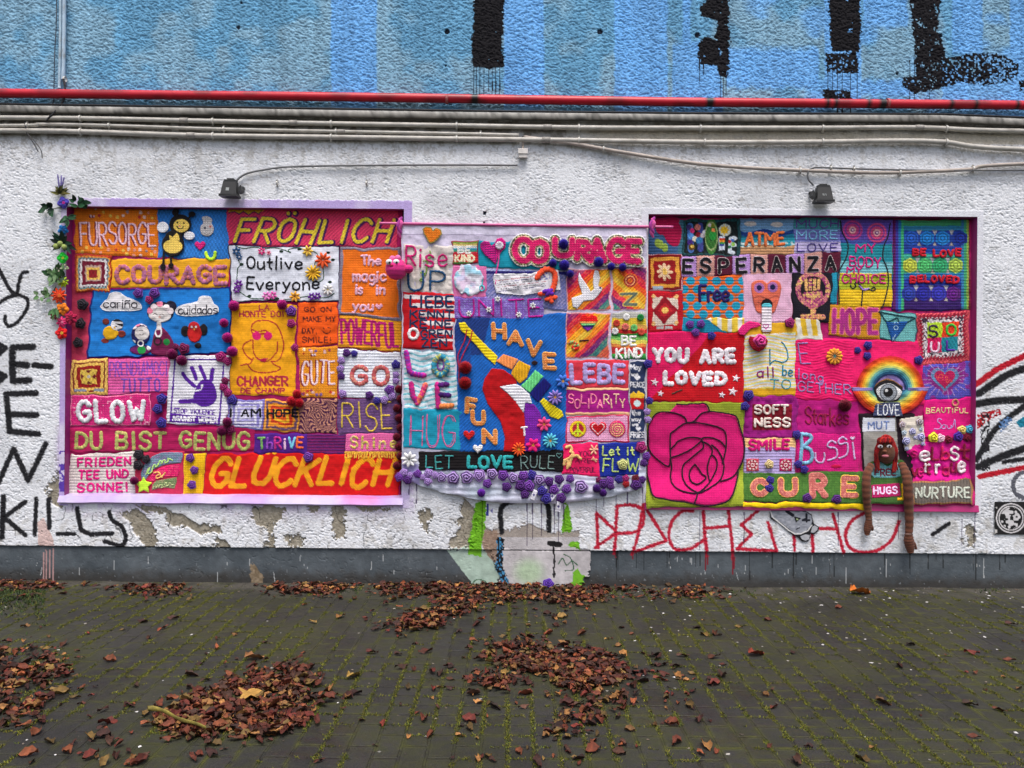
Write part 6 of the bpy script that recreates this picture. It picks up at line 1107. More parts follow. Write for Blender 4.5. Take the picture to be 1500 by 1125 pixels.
k.poly(C4("560,650 600,610 660,590 720,605 790,655 780,635 720,580 650,570 590,595"), (130, 90, 50), 1).poly(smooth(C4("575,680 620,635 680,620 730,640 785,690 750,740 690,762 620,750"), 4, True), (222, 222, 222), 1).disc(1301.5, 575, 13, (150, 156, 164), 1).ring(1301.5, 575, 12, 1.6, (90, 96, 104)).disc(1301, 574.5, 7.2, (18, 16, 18), 1).disc(1298.5, 572, 2.4, (230, 230, 230), .6); k.build('eye', QR, 'grey knitted eye with brown lid', 3)
lp = C4("565,775 770,770 795,890 545,890"); k = cookie('R', (1276, 586, 1326, 613), (62, 70, 104), 'garter', lambda X, Y: inpoly(X, Y, lp), .016, .8); k.build('label_strip', QR, 'slate blue trapezoid strip reading LOVE', 2); letters(QR, 'R', 'LOVE', (1286, 593, 1317, 608), 2.0, (222, 226, 232), .0185)
wp = C6("670,115 840,88 862,310 710,348"); k = cookie('R', (1312, 602, 1360, 666), (222, 214, 200), 'cloth', lambda X, Y: inpoly(X, Y, wp), .008, .9); p = k.build('flower_scrap', QR, 'cream scrap with brown and blue yarn flowers', 1.5)
for t_, r_, cc in (("690,155", 5, (150, 90, 60)), ("815,135", 5.5, (140, 84, 50)), ("765,205", 5, (110, 110, 200)), ("705,215", 4, (130, 190, 190)), ("825,190", 3, (130, 200, 190)), ("825,245", 6, (96, 84, 190)), ("720,275", 6, (100, 100, 200)), ("785,250", 3, (110, 110, 190)), ("840,295", 3, (80, 80, 190)), ("725,330", 3.2, (90, 110, 190))): x, y = C6(t_)[0]; place(rosette_mesh(cc, (214, 214, 236), 2, int(x * 3) % 7, .4), 'flower', 'R', x, y, r_, .011, parent=p)
# ------------------------------------------------------------------ ornaments pinned to the quilts, each a thing of its own
LAST['l'] = .006; LAST['tex'] = ''
PURP = {'dp': ((58, 18, 92), (96, 46, 134), 'dark purple'), 'pl': ((84, 28, 130), (126, 70, 170), 'purple'), 'la': ((128, 88, 178), (186, 154, 216), 'lavender'), 'bl': ((40, 26, 120), (70, 56, 160), 'dark blue violet'),
        'mg': ((140, 18, 96), (176, 44, 120), 'magenta'), 'wi': ((96, 8, 62), (130, 24, 84), 'wine red'), 'rd': ((150, 10, 30), (180, 30, 40), 'dark red'), 'bk': ((24, 18, 26), (50, 44, 54), 'black'), 'st': ((60, 26, 110), (186, 160, 214), 'white striped purple'), 'br': ((84, 10, 30), (110, 24, 40), 'maroon')}
def ordinal(cluster, kind, quilt, items, where, group, axis='x'):
    """items: (x, y, r, colour key[, 'p' for pompom]); label = look + place in its cluster"""
    key = (lambda t: t[0]) if axis == 'x' else (lambda t: t[1])
    items = sorted(items, key=key); n = len(items)
    for i, it in enumerate(items):
        x, y, r, c = it[:4]; pom = len(it) > 4 and it[4] == 'p'; col, edge, nm = PURP[c]
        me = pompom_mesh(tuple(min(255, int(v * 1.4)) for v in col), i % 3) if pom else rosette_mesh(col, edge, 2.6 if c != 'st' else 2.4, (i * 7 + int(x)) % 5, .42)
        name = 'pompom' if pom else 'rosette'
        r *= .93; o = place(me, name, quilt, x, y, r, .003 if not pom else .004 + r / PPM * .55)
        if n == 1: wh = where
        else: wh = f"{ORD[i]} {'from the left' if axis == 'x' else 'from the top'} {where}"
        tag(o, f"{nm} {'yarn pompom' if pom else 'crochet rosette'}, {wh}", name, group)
GR = 'rosettes and pompoms pinned to the quilts'
ordinal('a', '', 'L', [(121.6, 446, 9, 'bk'), (118.6, 474, 8.5, 'bk'), (114.8, 502, 8, 'bk')], 'of three on the rose strip', GR, 'y')
ordinal('b', '', 'L', [(203, 429.5, 8, 'pl'), (219, 439, 6.5, 'mg'), (227, 429, 8.5, 'pl')], 'above the two felt clouds', GR)
ordinal('c', '', 'L', [(342.5, 448, 9, 'mg', 'p'), (328, 473, 7.5, 'mg', 'p'), (333, 494.5, 8.5, 'mg', 'p'), (340, 515, 9, 'mg', 'p'), (324, 523, 8.5, 'mg'), (334, 529, 7, 'mg'), (330, 558, 6, 'wi'), (328, 567, 7, 'mg'), (334, 575, 7, 'mg')], 'beside the golden face patch', GR, 'y')
ordinal('d', '', 'L', [(270, 511, 9, 'wi'), (252, 519, 9, 'wi', 'p'), (266, 528, 9, 'wi', 'p'), (258, 508, 5, 'wi')], 'below the felt dolls', GR, 'y')
ordinal('e', '', 'L', [(341, 586, 8, 'bl'), (333, 618, 8, 'wi', 'p'), (325, 631, 8.5, 'wi', 'p'), (338, 629, 8, 'wi')], 'near the I AM square', GR, 'y')
ordinal('f', '', 'L', [(237.6, 584, 8.5, 'bl'), (231.6, 599, 8, 'bl'), (237, 619.5, 8.5, 'bl')], 'of three beside GLOW', GR, 'y')
ordinal('g', '', 'L', [(413, 446, 8.5, 'mg', 'p'), (427, 456, 8.5, 'pl'), (427, 474, 7, 'mg'), (432, 509, 6, 'mg')], 'along the GO ON patch', GR, 'y')
ordinal('h', '', 'L', [(435, 577, 7.5, 'rd', 'p'), (427.5, 588, 9, 'rd', 'p'), (438, 590, 8, 'rd', 'p')], 'above the HOPE square', GR)
ordinal('i', '', 'L', [(508, 517, 6.5, 'dp'), (519, 518, 5.5, 'bl'), (500, 528, 6, 'la'), (499, 540, 6, 'la'), (500, 551, 6, 'dp'), (502, 577, 6.5, 'la')], 'along the left of GO', GR, 'y')
ordinal('j', '', 'L', [(580, 534, 7, 'bl'), (580, 549, 5.5, 'la'), (580, 558, 5.5, 'la'), (571, 571, 8, 'pl'), (575, 580, 7, 'la'), (563, 586, 6.5, 'la'), (552, 587, 6, 'bl'), (541, 579, 6.5, 'dp')], 'along the right of GO', GR, 'y')
ordinal('k', '', 'L', [(204, 666, 8.5, 'bk'), (214.5, 672.5, 7, 'bk'), (203, 681, 8, 'bk'), (196.5, 704, 7, 'wi', 'p')], 'beside the FRIEDEN patch', GR, 'y')
ordinal('l', '', 'L', [(279, 670.5, 7, 'pl'), (285, 688.5, 6.5, 'pl'), (281.5, 710, 7, 'pl')], 'of three on the yellow strip', GR, 'y')
ordinal('m', '', 'L', [(452, 669.5, 8, 'pl')], 'hanging over the red GLÜCKLICH patch', GR)
ordinal('n', '', 'L', [(584 + 3 * math.sin(i * 2.1), 570 + i * 14, 7, 'br', 'p') for i in range(10)], 'in the string beside RISE', GR, 'y')
ordinal('o', '', 'M', [(825.5, 357.5, 8.5, 'bl', 'p'), (810, 385.5, 6.5, 'bl', 'p'), (826.5, 388.5, 9, 'bl', 'p'), (835, 401, 6.5, 'bl', 'p'), (877, 384, 8.5, 'bl', 'p'), (895.5, 390.5, 6.5, 'bl', 'p'), (912, 391.5, 6.5, 'bl', 'p'), (949, 533, 7, 'bl')], 'around the padded COURAGE letters', GR)
ordinal('p', '', 'M', [(592, 692, 6.5, 'la'), (601, 696, 5.5, 'la'), (585, 699, 7, 'pl'), (597, 703, 7, 'dp'), (612, 694, 6.5, 'pl'), (620, 699, 5, 'la'), (628, 693, 7, 'la'), (638, 696, 6, 'la'), (627, 705, 6.5, 'la'), (647, 699, 8, 'st')], 'in the row under LET', GR)
ordinal('q', '', 'M', [(664, 700, 10, 'st'), (684, 699, 10, 'st'), (702, 696, 9.5, 'la'), (714, 708, 7, 'pl'), (721, 694, 8.5, 'st'), (737, 696, 8.5, 'pl'), (752, 700, 8.5, 'st'), (705, 722, 7, 'pl', 'p'), (742, 713, 7.5, 'dp')], 'in the row under LOVE', GR)
ordinal('r', '', 'M', [(767, 697, 8, 'pl'), (779, 696, 8, 'bl'), (790, 703, 9, 'st'), (804, 705, 7.5, 'dp'), (819, 702, 7.5, 'dp'), (763, 711, 9, 'dp'), (775, 712, 9, 'pl'), (769, 724, 7, 'dp'), (794, 719, 8, 'bl'), (811, 717, 8, 'pl'), (800, 730, 8.5, 'bl'), (822, 729, 8, 'dp'), (830, 716, 7.5, 'pl'), (835, 701, 6.5, 'pl')], 'in the bunch under RULE', GR)
ordinal('s', '', 'M', [(851, 713, 10.5, 'st')], 'alone below the YOU ARE POWERFUL patch', GR)
ordinal('t', '', 'M', [(877, 703, 5, 'wi'), (884, 708, 8, 'dp'), (893, 704, 6.5, 'pl'), (874, 715.5, 7, 'dp', 'p'), (894.5, 712, 6, 'dp'), (883.5, 722, 6.5, 'dp', 'p'), (906.5, 702, 6.5, 'bl'), (916.5, 701, 6, 'mg'), (917, 709, 5.5, 'rd'), (931, 701, 6.5, 'br'), (931.5, 709.5, 9, 'dp'), (940.5, 702.5, 6, 'dp')], 'in the row under Let it FLOW', GR)
ordinal('u', '', 'M', [(939, 655, 9, 'mg'), (947, 668, 6.5, 'pl'), (943, 678, 6, 'dp')], 'beside the Let it FLOW patch', GR, 'y')
ordinal('v', '', 'M', [(951, 587, 6, 'bl'), (948, 603, 5.5, 'la'), (949, 615, 5.5, 'la')], 'beside the fries strip', GR, 'y')
ordinal('w', '', 'R', [(1010.5, 475.5, 6.5, 'pl'), (1026.5, 474.5, 6.5, 'pl'), (1019, 487, 6.5, 'pl'), (1042, 492, 6.5, 'bl')], 'under the Free patch', GR)
ordinal('x', '', 'R', [(1096, 579, 8.5, 'bl'), (1091, 595, 7, 'bl')], 'between the rose and SOFTNESS', GR, 'y')
ordinal('y', '', 'R', [(1156.5, 473, 8, 'mg')], 'under the raised fist patch', GR)
ordinal('z', '', 'R', [(1271, 506, 7, 'bl'), (1256, 513, 5.5, 'bl'), (1270, 521.5, 6.5, 'bl'), (1345, 527.5, 7, 'bl')], 'above the rainbow', GR, 'y')
ordinal('aa', '', 'R', [(1166.5, 636.5, 7, 'bl'), (1169, 680, 6.5, 'bl'), (1178, 687.5, 6.5, 'bl')], 'beside the Bussi patch', GR, 'y')
ordinal('ab', '', 'R', [(1128, 703.5, 6.5, 'bl'), (1126.5, 715.5, 7, 'bl'), (1182, 729.5, 7.5, 'dp'), (1225, 731, 7.5, 'dp')], 'on the CURE strip', GR)
ordinal('ac', '', 'R', [(1238, 594, 10.5, 'br', 'p')], 'between Starkes and the rainbow', GR)
# crochet flowers of the HAVE FUN patch
GF = 'crochet flowers on the HAVE FUN patch'
for x, y, r, cc, n_, hub, lab in ((824.6, 558.5, 10.5, (60, 110, 200), 7, (240, 170, 60), 'blue crochet flower with orange centre right of FUN figure'), (813, 582, 11.5, (130, 110, 190), 10, (240, 170, 50), 'lilac and blue crochet flower over the yellow leg'),
        (797, 621.5, 11, (226, 60, 120), 7, (236, 140, 50), 'pink crochet flower above the aqua daisy'), (806, 645.5, 11.5, (80, 180, 200), 11, (240, 170, 50), 'aqua crochet daisy with orange centre'), (781, 652, 11, (226, 10, 110), 6, (240, 160, 60), 'hot pink crochet flower above RULE'), (760, 658, 10.5, (236, 80, 20), 12, (244, 170, 30), 'orange crochet flower on the black LOVE strip'), (599.5, 673, 12, (224, 224, 226), 8, (120, 120, 120), 'white petal flower left of the LET strip')):
    t_ = empty('crochet_flower', W(x, y, float(surf('M', x, y)) + .008), lab, 'flower', GF)
    place(petal_mesh(cc, n_, deep=.34), 'petals', 'M', x, y, r, .008, parent=t_); place(button_mesh(hub), 'flower_centre', 'M', x, y, r * .34, .013, parent=t_)
def puffy(name, q, pts, col, lab, cat, lift=.012, dome=12, group=None, tex='knit', speck=None):
    xs_ = [a for a, b in pts]; ys_ = [b for a, b in pts]; k = cookie(q, (min(xs_) - 3, min(ys_) - 3, max(xs_) + 3, max(ys_) + 3), col, tex, lambda X, Y: inpoly(X, Y, pts), lift, .6)
    if speck: k.heather(speck, .7, .5)
    return tag(k.build(name, None, None, dome), lab, cat, group)
puffy('stuffed_heart', 'M', heart(687, 637, 9), (196, 22, 24), 'red stuffed knitted heart beside the N of FUN', 'heart', .014, 14)
puffy('stuffed_heart', 'M', heart(700, 657, 8), (226, 222, 222), 'white stuffed heart on the edge of the black strip', 'heart', .014, 12)
for x, y, lab in ((681.5, 538.5, 'upper red pompom dangling from the yellow knitted arm'), (681, 561, 'lower red pompom dangling from the yellow knitted arm')):
    t_ = empty('pompom', W(x, y, .06), lab, 'pompom', 'red pompoms on cords'); place(pompom_mesh((176, 8, 26), int(y) % 3), 'ball', 'M', x, y, 10, .034, parent=t_)
    e = (684, 483) if y < 550 else (692, 484)
    st_ = smooth([(e[0], e[1]), (e[0] - 4, 500), (671, 520) if y < 550 else (674, 530), (672, y - 2)]); cords('cord', t_, 'M', [st_], 1.6, (176, 16, 50), .016)
# crochet bug on blue patch
t_ = puffy('crochet_bug', 'M', ell(783, 531.5, 5, 3.6), (40, 20, 24), 'tiny black and red crochet bug beside the E of HAVE', 'bug', .010, 5)
# cloth tags in the bunch
for x, y, a, lab in ((798, 711, .1, 'white cloth tag, uppermost between the purple rosettes'), (819, 712, .8, 'white cloth tag beside the dark purple rosettes under RULE'), (782, 725, .4, 'white cloth tag left of the dark blue rosette'), (809, 727, .7, 'folded white cloth tag between blue and purple rosettes'), (818, 742, .2, 'lilac printed cloth tag dangling below the hem')):
    c_, s_ = math.cos(a), math.sin(a); q_ = [(x + c_ * u - s_ * v, y + s_ * u + c_ * v) for u, v in ((-4, -8), (4, -8), (4.5, 8), (-3.5, 7))]
    k = cookie('M', (x - 12, y - 12, x + 12, y + 12), (222, 220, 232), 'crumple', lambda X, Y: inpoly(X, Y, q_), .012, .7); k.on(abs(k.Y - y) + abs(k.X - x) < 2.2, (90, 80, 140)); tag(k.build('cloth_tag', None, None, 1.0), lab, 'tag', 'white cloth tags on the hem')
# pink round bird
def ball(name, cx, cy, r, d, col, parent, sy=1.0, sx=1.0, row=True, seg=40, label=None, sq=1.0):
    th = np.linspace(0, np.pi, seg // 2 + 1)[:, None]; ph = np.linspace(0, 2 * np.pi, seg, endpoint=False)[None]; R = r / PPM
    k = 1 + (.022 * np.sin(th * 26) + .015 * np.sin(ph * 24 + th * 13) if row else 0) + 0 * ph
    c0 = W(cx, cy, d); V = np.stack([c0[0] + R * sx * k * np.sin(th) * np.cos(ph), c0[1] - R * sq * k * np.sin(th) * np.sin(ph), c0[2] + R * sy * k * np.cos(th)], -1)
    C = np.array(col, float) * (1 + .12 * np.sin(th * 26) * (1 if row else 0) + 0 * ph)[..., None]
    return mk(name, V.reshape(-1, 3), gridfaces(seg // 2 + 1, seg, True), M_YARN, parent, C.reshape(-1, 3), label)
bd = empty('crochet_bird', W(582, 408, .08), 'round pink crochet bird with big white eyes between two quilts', 'toy bird')
ball('body', 580.5, 394, 15.5, .075, (216, 48, 130), bd); ball('crest', 575, 379, 4.5, .10, (232, 110, 170), bd); ball('crest', 583, 378, 4.5, .10, (232, 110, 170), bd); ball('wing', 598, 394, 7.5, .08, (206, 40, 122), bd, .8)
for ex in (570, 580.5): ball('eye', ex, 384, 4.8, .128, (228, 226, 226), bd, .9, 1, False, 24); ball('pupil', ex + .6, 384.5, 1.6, .150, (20, 18, 20), bd, 1, 1, False, 16)
ball('beak', 574, 389, 2.4, .142, (170, 30, 70), bd, .8, 1.3, False, 16)
# stuffed strawberry-like heart pouch and pink scarf in the right quilt
t_ = puffy('heart_pouch', 'R', C3("920,270 935,230 965,240 1000,245 1050,240 1085,265 1080,305 1050,345 1010,368 965,350 935,315"), (150, 8, 34), 'dark red stuffed heart with a pink knot under the tongue face', 'heart', .016, 16, None, 'knit'); place(rosette_mesh((226, 20, 130), (240, 90, 170), 2, 4, .5), 'knot', 'R', 1113, 499, 9.5, .060, parent=t_)
puffy('pink_scarf', 'R', C3("835,190 870,145 930,110 1010,125 1035,150 1000,165 940,180 890,235 850,225"), (222, 34, 120), 'twisted pink knitted scarf end left of the white tongue', 'scarf', .012, 6)
# ------------------------------------------------------------------ the knitted doll
dl = empty('knitted_doll', W(1300, 742, .0), 'knitted doll with red hair and dangling brown arms reading FREE HUGS', 'doll')
def dsurf(x, y): return float(surf('R', x, y))
k = Cv('R', [(1275, 676), (1325, 675), (1330, 738), (1274, 738)], (58, 96, 40), 'knit', .016); k.build('shirt', dl, 'green shirt'); LAST['l'] = .018
sp_ = pp("1275,680 1290,676 1300,683 1312,676 1319,679 1319,698 1312,700 1280,700 1276,696"); k = cookie('R', (1272, 672, 1322, 703), (120, 190, 196), 'knit', lambda X, Y: inpoly(X, Y, sp_), .006); k.build('collar_panel', dl, 'aqua panel reading FREE', 2); letters(dl, 'R', 'FREE', (1282, 687, 1312, 696), 2.2, (130, 24, 60), .010)
lp = pp("1276,710 1318,707 1320,727 1277,730"); k = cookie('R', (1273, 704, 1332, 734), (160, 16, 84), 'knit', lambda X, Y: inpoly(X, Y, lp), .006); k.build('label_panel', dl, 'magenta panel reading HUGS', 2); letters(dl, 'R', 'HUGS', (1280, 714, 1314, 724), 2.6, (214, 190, 220), .010, gap=.5, rise=-1)
lp2 = pp("1319,708 1329,706 1330,733 1314,734 1314,729 1321,728"); k = cookie('R', (1312, 704, 1332, 736), (232, 180, 20), 'knit', lambda X, Y: inpoly(X, Y, lp2), .006); k.build('yellow_trim', dl, None, 2)
LAST['l'] = .006
hd0 = dsurf(1297, 660) + .045
ball('head', 1298, 660, 15.5, hd0, (104, 66, 48), dl, 1.25, .85, True, 48, 'brown knitted face', .75)
for ex in (1289.5, 1302.5): ball('eye', ex, 654, 3.6, hd0 + .050, (226, 224, 224), dl, .75, 1.1, False, 20, None, .5); ball('pupil', ex + .5, 654.3, 1.5, hd0 + .060, (24, 20, 30), dl, 1, 1, False, 14, None, .5)
ball('nose', 1296, 661, 2.6, hd0 + .055, (120, 74, 54), dl, .8, 1.2, False, 16); ball('mouth', 1297, 668, 4.2, hd0 + .048, (190, 110, 120), dl, .55, 1.3, False, 18, None, .6)
def strand_set(name, parent, paths, rad, cols):
    VV, FF, CC = [], [], []; b = 0
    for i, (pts, ds) in enumerate(paths):
        p_ = smooth(pts, 4); t = np.linspace(0, 1, len(p_)); dd_ = np.interp(t, np.linspace(0, 1, len(ds)), ds); c0 = W(p_[:, 0], p_[:, 1], dd_); R = np.interp(t, [0, .1, .85, 1], [rad * .6, rad, rad, rad * .5]) / PPM * (1 + .12 * np.sin(np.arange(len(p_)) * 2.2))
        a = np.linspace(0, 2 * np.pi, 8, endpoint=False); tg_ = np.gradient(c0, axis=0); tg_ /= np.linalg.norm(tg_, axis=1, keepdims=True) + 1e-9; s1 = np.cross(tg_, [0, 1, 0]); s1 /= np.linalg.norm(s1, axis=1, keepdims=True) + 1e-9; s2 = np.cross(tg_, s1)
        V = c0[:, None] + R[:, None, None] * (np.cos(a)[None, :, None] * s1[:, None] + np.sin(a)[None, :, None] * s2[:, None]); VV.append(V.reshape(-1, 3)); FF.append(gridfaces(len(p_), 8, True) + b); b += len(p_) * 8
        CC.append(np.array(cols[i % len(cols)], float) * np.ones((len(p_) * 8, 3)))
    return mk(name, np.vstack(VV), np.vstack(FF), M_YARN, parent, np.vstack(CC))
hair = []
for i in range(26):
    a = math.pi * (i + .5) / 26; x0_ = 1298 - 13 * math.cos(a); y0_ = 658 - 17 * math.sin(a); side = -1 if x0_ < 1298 else 1; e = abs(x0_ - 1298) / 13
    hair.append(([(1298 + (x0_ - 1298) * .3, 640), (x0_, y0_ - 2), (1298 + side * (12 + 4 * e), 662), (1298 + side * (11 + 5 * random.random()), 676), (1298 + side * (9 + 8 * random.random()), 684 + 8 * random.random())], [hd0 + .04, hd0 + .052 - .02 * e, hd0 + .035, dsurf(1298, 680) + .05, dsurf(1298, 690) + .045]))
for i in range(7): x0_ = 1287 + i * 3.4; hair.append(([(1298, 640), (x0_, 643), (x0_ - 1, 649)], [hd0 + .045, hd0 + .062, hd0 + .066]))
strand_set('hair', dl, hair, 1.7, [(140, 12, 24), (170, 20, 30), (110, 8, 20), (176, 40, 24)])
def limb(name, pts, rad, ds, col, parent, bands=True):
    p_ = smooth(pts, 10); t = np.linspace(0, 1, len(p_)); R = np.interp(t, np.linspace(0, 1, len(rad)), rad) / PPM; dd_ = np.interp(t, np.linspace(0, 1, len(ds)), ds); c0 = W(p_[:, 0], p_[:, 1], dd_)
    # round ends
    seg = 20; a = np.linspace(0, 2 * np.pi, seg, endpoint=False); tg_ = np.gradient(c0, axis=0); tg_ /= np.linalg.norm(tg_, axis=1, keepdims=True); s1 = np.cross(tg_, [0, 1, 0]); s1 /= np.linalg.norm(s1, axis=1, keepdims=True); s2 = np.cross(tg_, s1)
    rows = np.sin(np.arange(len(p_)) * 1.55); Rm = R * (1 + .05 * rows)
    V = c0[:, None] + Rm[:, None, None] * (np.cos(a)[None, :, None] * s1[:, None] + .85 * np.sin(a)[None, :, None] * s2[:, None]); nv = len(p_); V = V.reshape(-1, 3); V = np.vstack([V, c0[0] - tg_[0] * R[0] * .5, c0[-1] + tg_[-1] * R[-1] * .6]); b0, b1 = nv * seg, nv * seg + 1
    f = [gridfaces(nv, seg, True), np.array([[b0, (i + 1) % seg, i] for i in range(seg)] + [[b1, (nv - 1) * seg + i, (nv - 1) * seg + (i + 1) % seg] for i in range(seg)])]
    C = np.array(col, float) * np.repeat(1 + (.20 * rows if bands else .05 * rows), seg)[:, None]; C = np.vstack([C, [col], [col]]); return V, f, C
def joinm(name, parts, parent):
    VV, F4, F3, CC = [], [], [], []; b = 0
    for V, f, C in parts: VV.append(V); F4.append(f[0] + b); F3.append(f[1] + b); CC.append(C); b += len(V)
    return mk(name, np.vstack(VV), [np.vstack(F4), np.vstack(F3)], M_YARN, parent, np.vstack(CC))
BR = (98, 58, 42)
ds1 = [dsurf(1268, 690) + .05, dsurf(1268, 720) + .045, .075, .075, .055, .05, .05]
joinm('arm', [limb('a', pp("1276,682 1270,695 1269,715 1270,735 1272,752 1273,764"), [5.4, 6.0, 6.0, 5.6, 4.9, 4.2], ds1, BR, dl), limb('h', pp("1273,760 1272,768 1270.5,776 1270,783"), [4.4, 5.6, 5.2, 3.4], [.055, .05, .05, .05], BR, dl, False), limb('t', pp("1275,768 1277.5,773 1278,777"), [2.4, 2.3, 1.6], [.055, .055, .05], BR, dl, False)], dl)
joinm('arm', [limb('a', pp("1321,680 1327,694 1330,712 1331,738 1332,765 1331,786"), [5.6, 6.5, 6.8, 6.6, 5.8, 5.0], ds1, BR, dl), limb('h', pp("1331,782 1331.5,792 1333,801 1334,809"), [5.4, 7.2, 6.6, 4.4], [.06, .055, .05, .05], BR, dl, False), limb('t', pp("1335,792 1339,797 1342,804"), [2.8, 2.8, 1.9], [.06, .06, .055], BR, dl, False)], dl)
# ------------------------------------------------------------------ rod of the middle quilt
def tube(name, parent, pts, rad, mat, col, label=None, seg=12, ds=None, sub=6):
    """round bar along wall coordinates (x, y, d)"""
    p_ = np.array(pts, float); s_ = [p_[0]]
    for a, b in zip(p_[:-1], p_[1:]):
        n = max(1, int(np.hypot(*(b - a)[:2]) / sub))
        s_ += [a + (b - a) * (i + 1) / n for i in range(n)]
    p_ = np.array(s_); c0 = W(p_[:, 0], p_[:, 1], p_[:, 2]); R = rad / PPM * np.ones(len(p_)); a = np.linspace(0, 2 * np.pi, seg, endpoint=False)
    tg_ = np.gradient(c0, axis=0); tg_ /= np.linalg.norm(tg_, axis=1, keepdims=True) + 1e-12; s1 = np.cross(tg_, [0, 1, 0.01]); s1 /= np.linalg.norm(s1, axis=1, keepdims=True) + 1e-12; s2 = np.cross(tg_, s1)
    V = (c0[:, None] + R[:, None, None] * (np.cos(a)[None, :, None] * s1[:, None] + np.sin(a)[None, :, None] * s2[:, None])).reshape(-1, 3); n = len(p_)
    V = np.vstack([V, c0[0], c0[-1]]); f = [gridfaces(n, seg, True), np.array([[n * seg, (i + 1) % seg, i] for i in range(seg)] + [[n * seg + 1, (n - 1) * seg + i, (n - 1) * seg + (i + 1) % seg] for i in range(seg)])]
    C = col(p_[:, 0], p_[:, 1], a) if callable(col) else np.array(col, float) * np.ones((n * seg, 3)); C = np.vstack([C, C[:1], C[-1:]])
    return mk(name, V, f, mat, parent, C, label)
def path(pts, d): q = smooth(pts, 6); return [(x, y, d) for x, y in q]
rod = empty('hanging_rod', W(768, 331, .02), 'thin pink rod carrying the narrow middle quilt', 'rod'); tube('rod', rod, [(556, 327, .022), (768, 330, .022), (986, 332.5, .022)], 2.0, M_PAINT, (206, 90, 150))
for x in (585, 955):
    strand_set('pink_tie', rod, [([(x, 320), (x + 3, 328), (x - 1, 338), (x + 2, 348)], [.03, .045, .03, .02]), ([(x + 4, 318), (x - 2, 330), (x + 3, 342)], [.03, .042, .03])], 2.6, [(216, 90, 160), (170, 60, 150)])
# ------------------------------------------------------------------ pipes and cables above the recesses
def stain(c, dark, sc_=.02, th=.5, amt=.8):
    def f(x, y, a):
        k = sstep(th, th + .2, fbm(np.asarray(x)[:, None] * sc_ + 0 * a, (np.asarray(y)[:, None] * .2 + a * .5), 401)) * amt
        return (np.array(c, float) + (np.array(dark, float) - np.array(c, float)) * k[..., None]).reshape(-1, 3)
    return f
def redc(x, y, a):
    C = np.array([196, 22, 46.]) * np.ones((len(x), len(a), 1)); k = (vn(np.asarray(x) * .35, np.asarray(x) * 0, 403) > .78) & (((np.asarray(x) > 690) & (np.asarray(x) < 760)) | (np.asarray(x) > 1195) | ((np.asarray(x) > 510) & (np.asarray(x) < 540)) | ((np.asarray(x) > 1030) & (np.asarray(x) < 1072)))
    C[k] = (30, 14, 20); C = C * (1 - .25 * sstep(.55, .8, vn(np.asarray(x)[:, None] * .03, a[None] * .8, 405)))[..., None]; return C.reshape(-1, 3)
pr = empty('red_pipe', W(750, 146, .05), 'glossy red pipe running along the blue wall above the grey conduits', 'pipe')
tube('pipe', pr, [(-520, 135.5, .046), (0, 136.5, .046), (500, 142, .046), (1000, 149.5, .046), (1500, 154, .046), (2020, 155, .046)], 6.4, M_PAINT, redc, None, 20)
def clip_at(parent, x, y, d, r, col=(204, 202, 196)):
    tube('pipe_clip', parent, [(x - 1.3, y, d), (x + 1.3, y, d)], r + 1.2, M_PLASTIC, col, None, 14, None, 2); tube('pipe_clip', parent, [(x, y - r - 3.2, d * .5), (x, y + r + 3.2, d * .5)], 1.5, M_PLASTIC, col, None, 8)
for x, y in ((655, 146), (1300, 152)): tube('pipe_collar', pr, [(x - 2, y - .6, .046), (x + 2, y - .5, .046)], 7.1, M_PLASTIC, (170, 90, 90), None, 18)
GP = 'conduits along the wall'
tr_ = empty('cable_trunking', W(750, 166, .02), 'thick weathered grey trunking just below the red pipe', 'trunking', GP)
def ledge(x): return np.interp(x, [-140, 0, 300, 750, 1000, 1380, 1500, 1640], [157, 159, 163.5, 170, 172.5, 174, 179, 181])
xs_ = np.arange(-520, 1641, 4.0)
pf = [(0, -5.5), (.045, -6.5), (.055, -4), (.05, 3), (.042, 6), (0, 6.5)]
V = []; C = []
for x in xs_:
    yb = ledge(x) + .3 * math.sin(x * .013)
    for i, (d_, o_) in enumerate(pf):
        V.append(W(x, yb + o_ + .3 * (float(vn(x * .1, i * 3.1, 412)) - .5), d_)); kk = float(vn(x * .06, i * 1.7, 413)) * .5 + .5 * float(vn(x * .4, i * 3.7, 417)); kk2 = float(vn(x * .9, i * 2.9, 415)); C.append(np.array([(70, 68, 66), (186, 184, 178), (178, 176, 170), (150, 146, 138), (70, 66, 62), (46, 44, 42)][i], float) * (1 - .35 * float(sstep(.5, .75, kk))) * (.85 + .25 * kk2))  # lower casing rows coloured dark to paint in the shadow beneath
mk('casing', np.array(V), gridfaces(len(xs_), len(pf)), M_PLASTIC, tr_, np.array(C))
def lidrow(y_off, d_, name): return tube(name, tr_, [(x, ledge(x) + y_off, d_) for x in np.arange(-520, 1641, 20.)], 1.3, M_PLASTIC, (44, 44, 48), None, 8, None, 20)
lidrow(-7.2, .05, 'lid_edge')
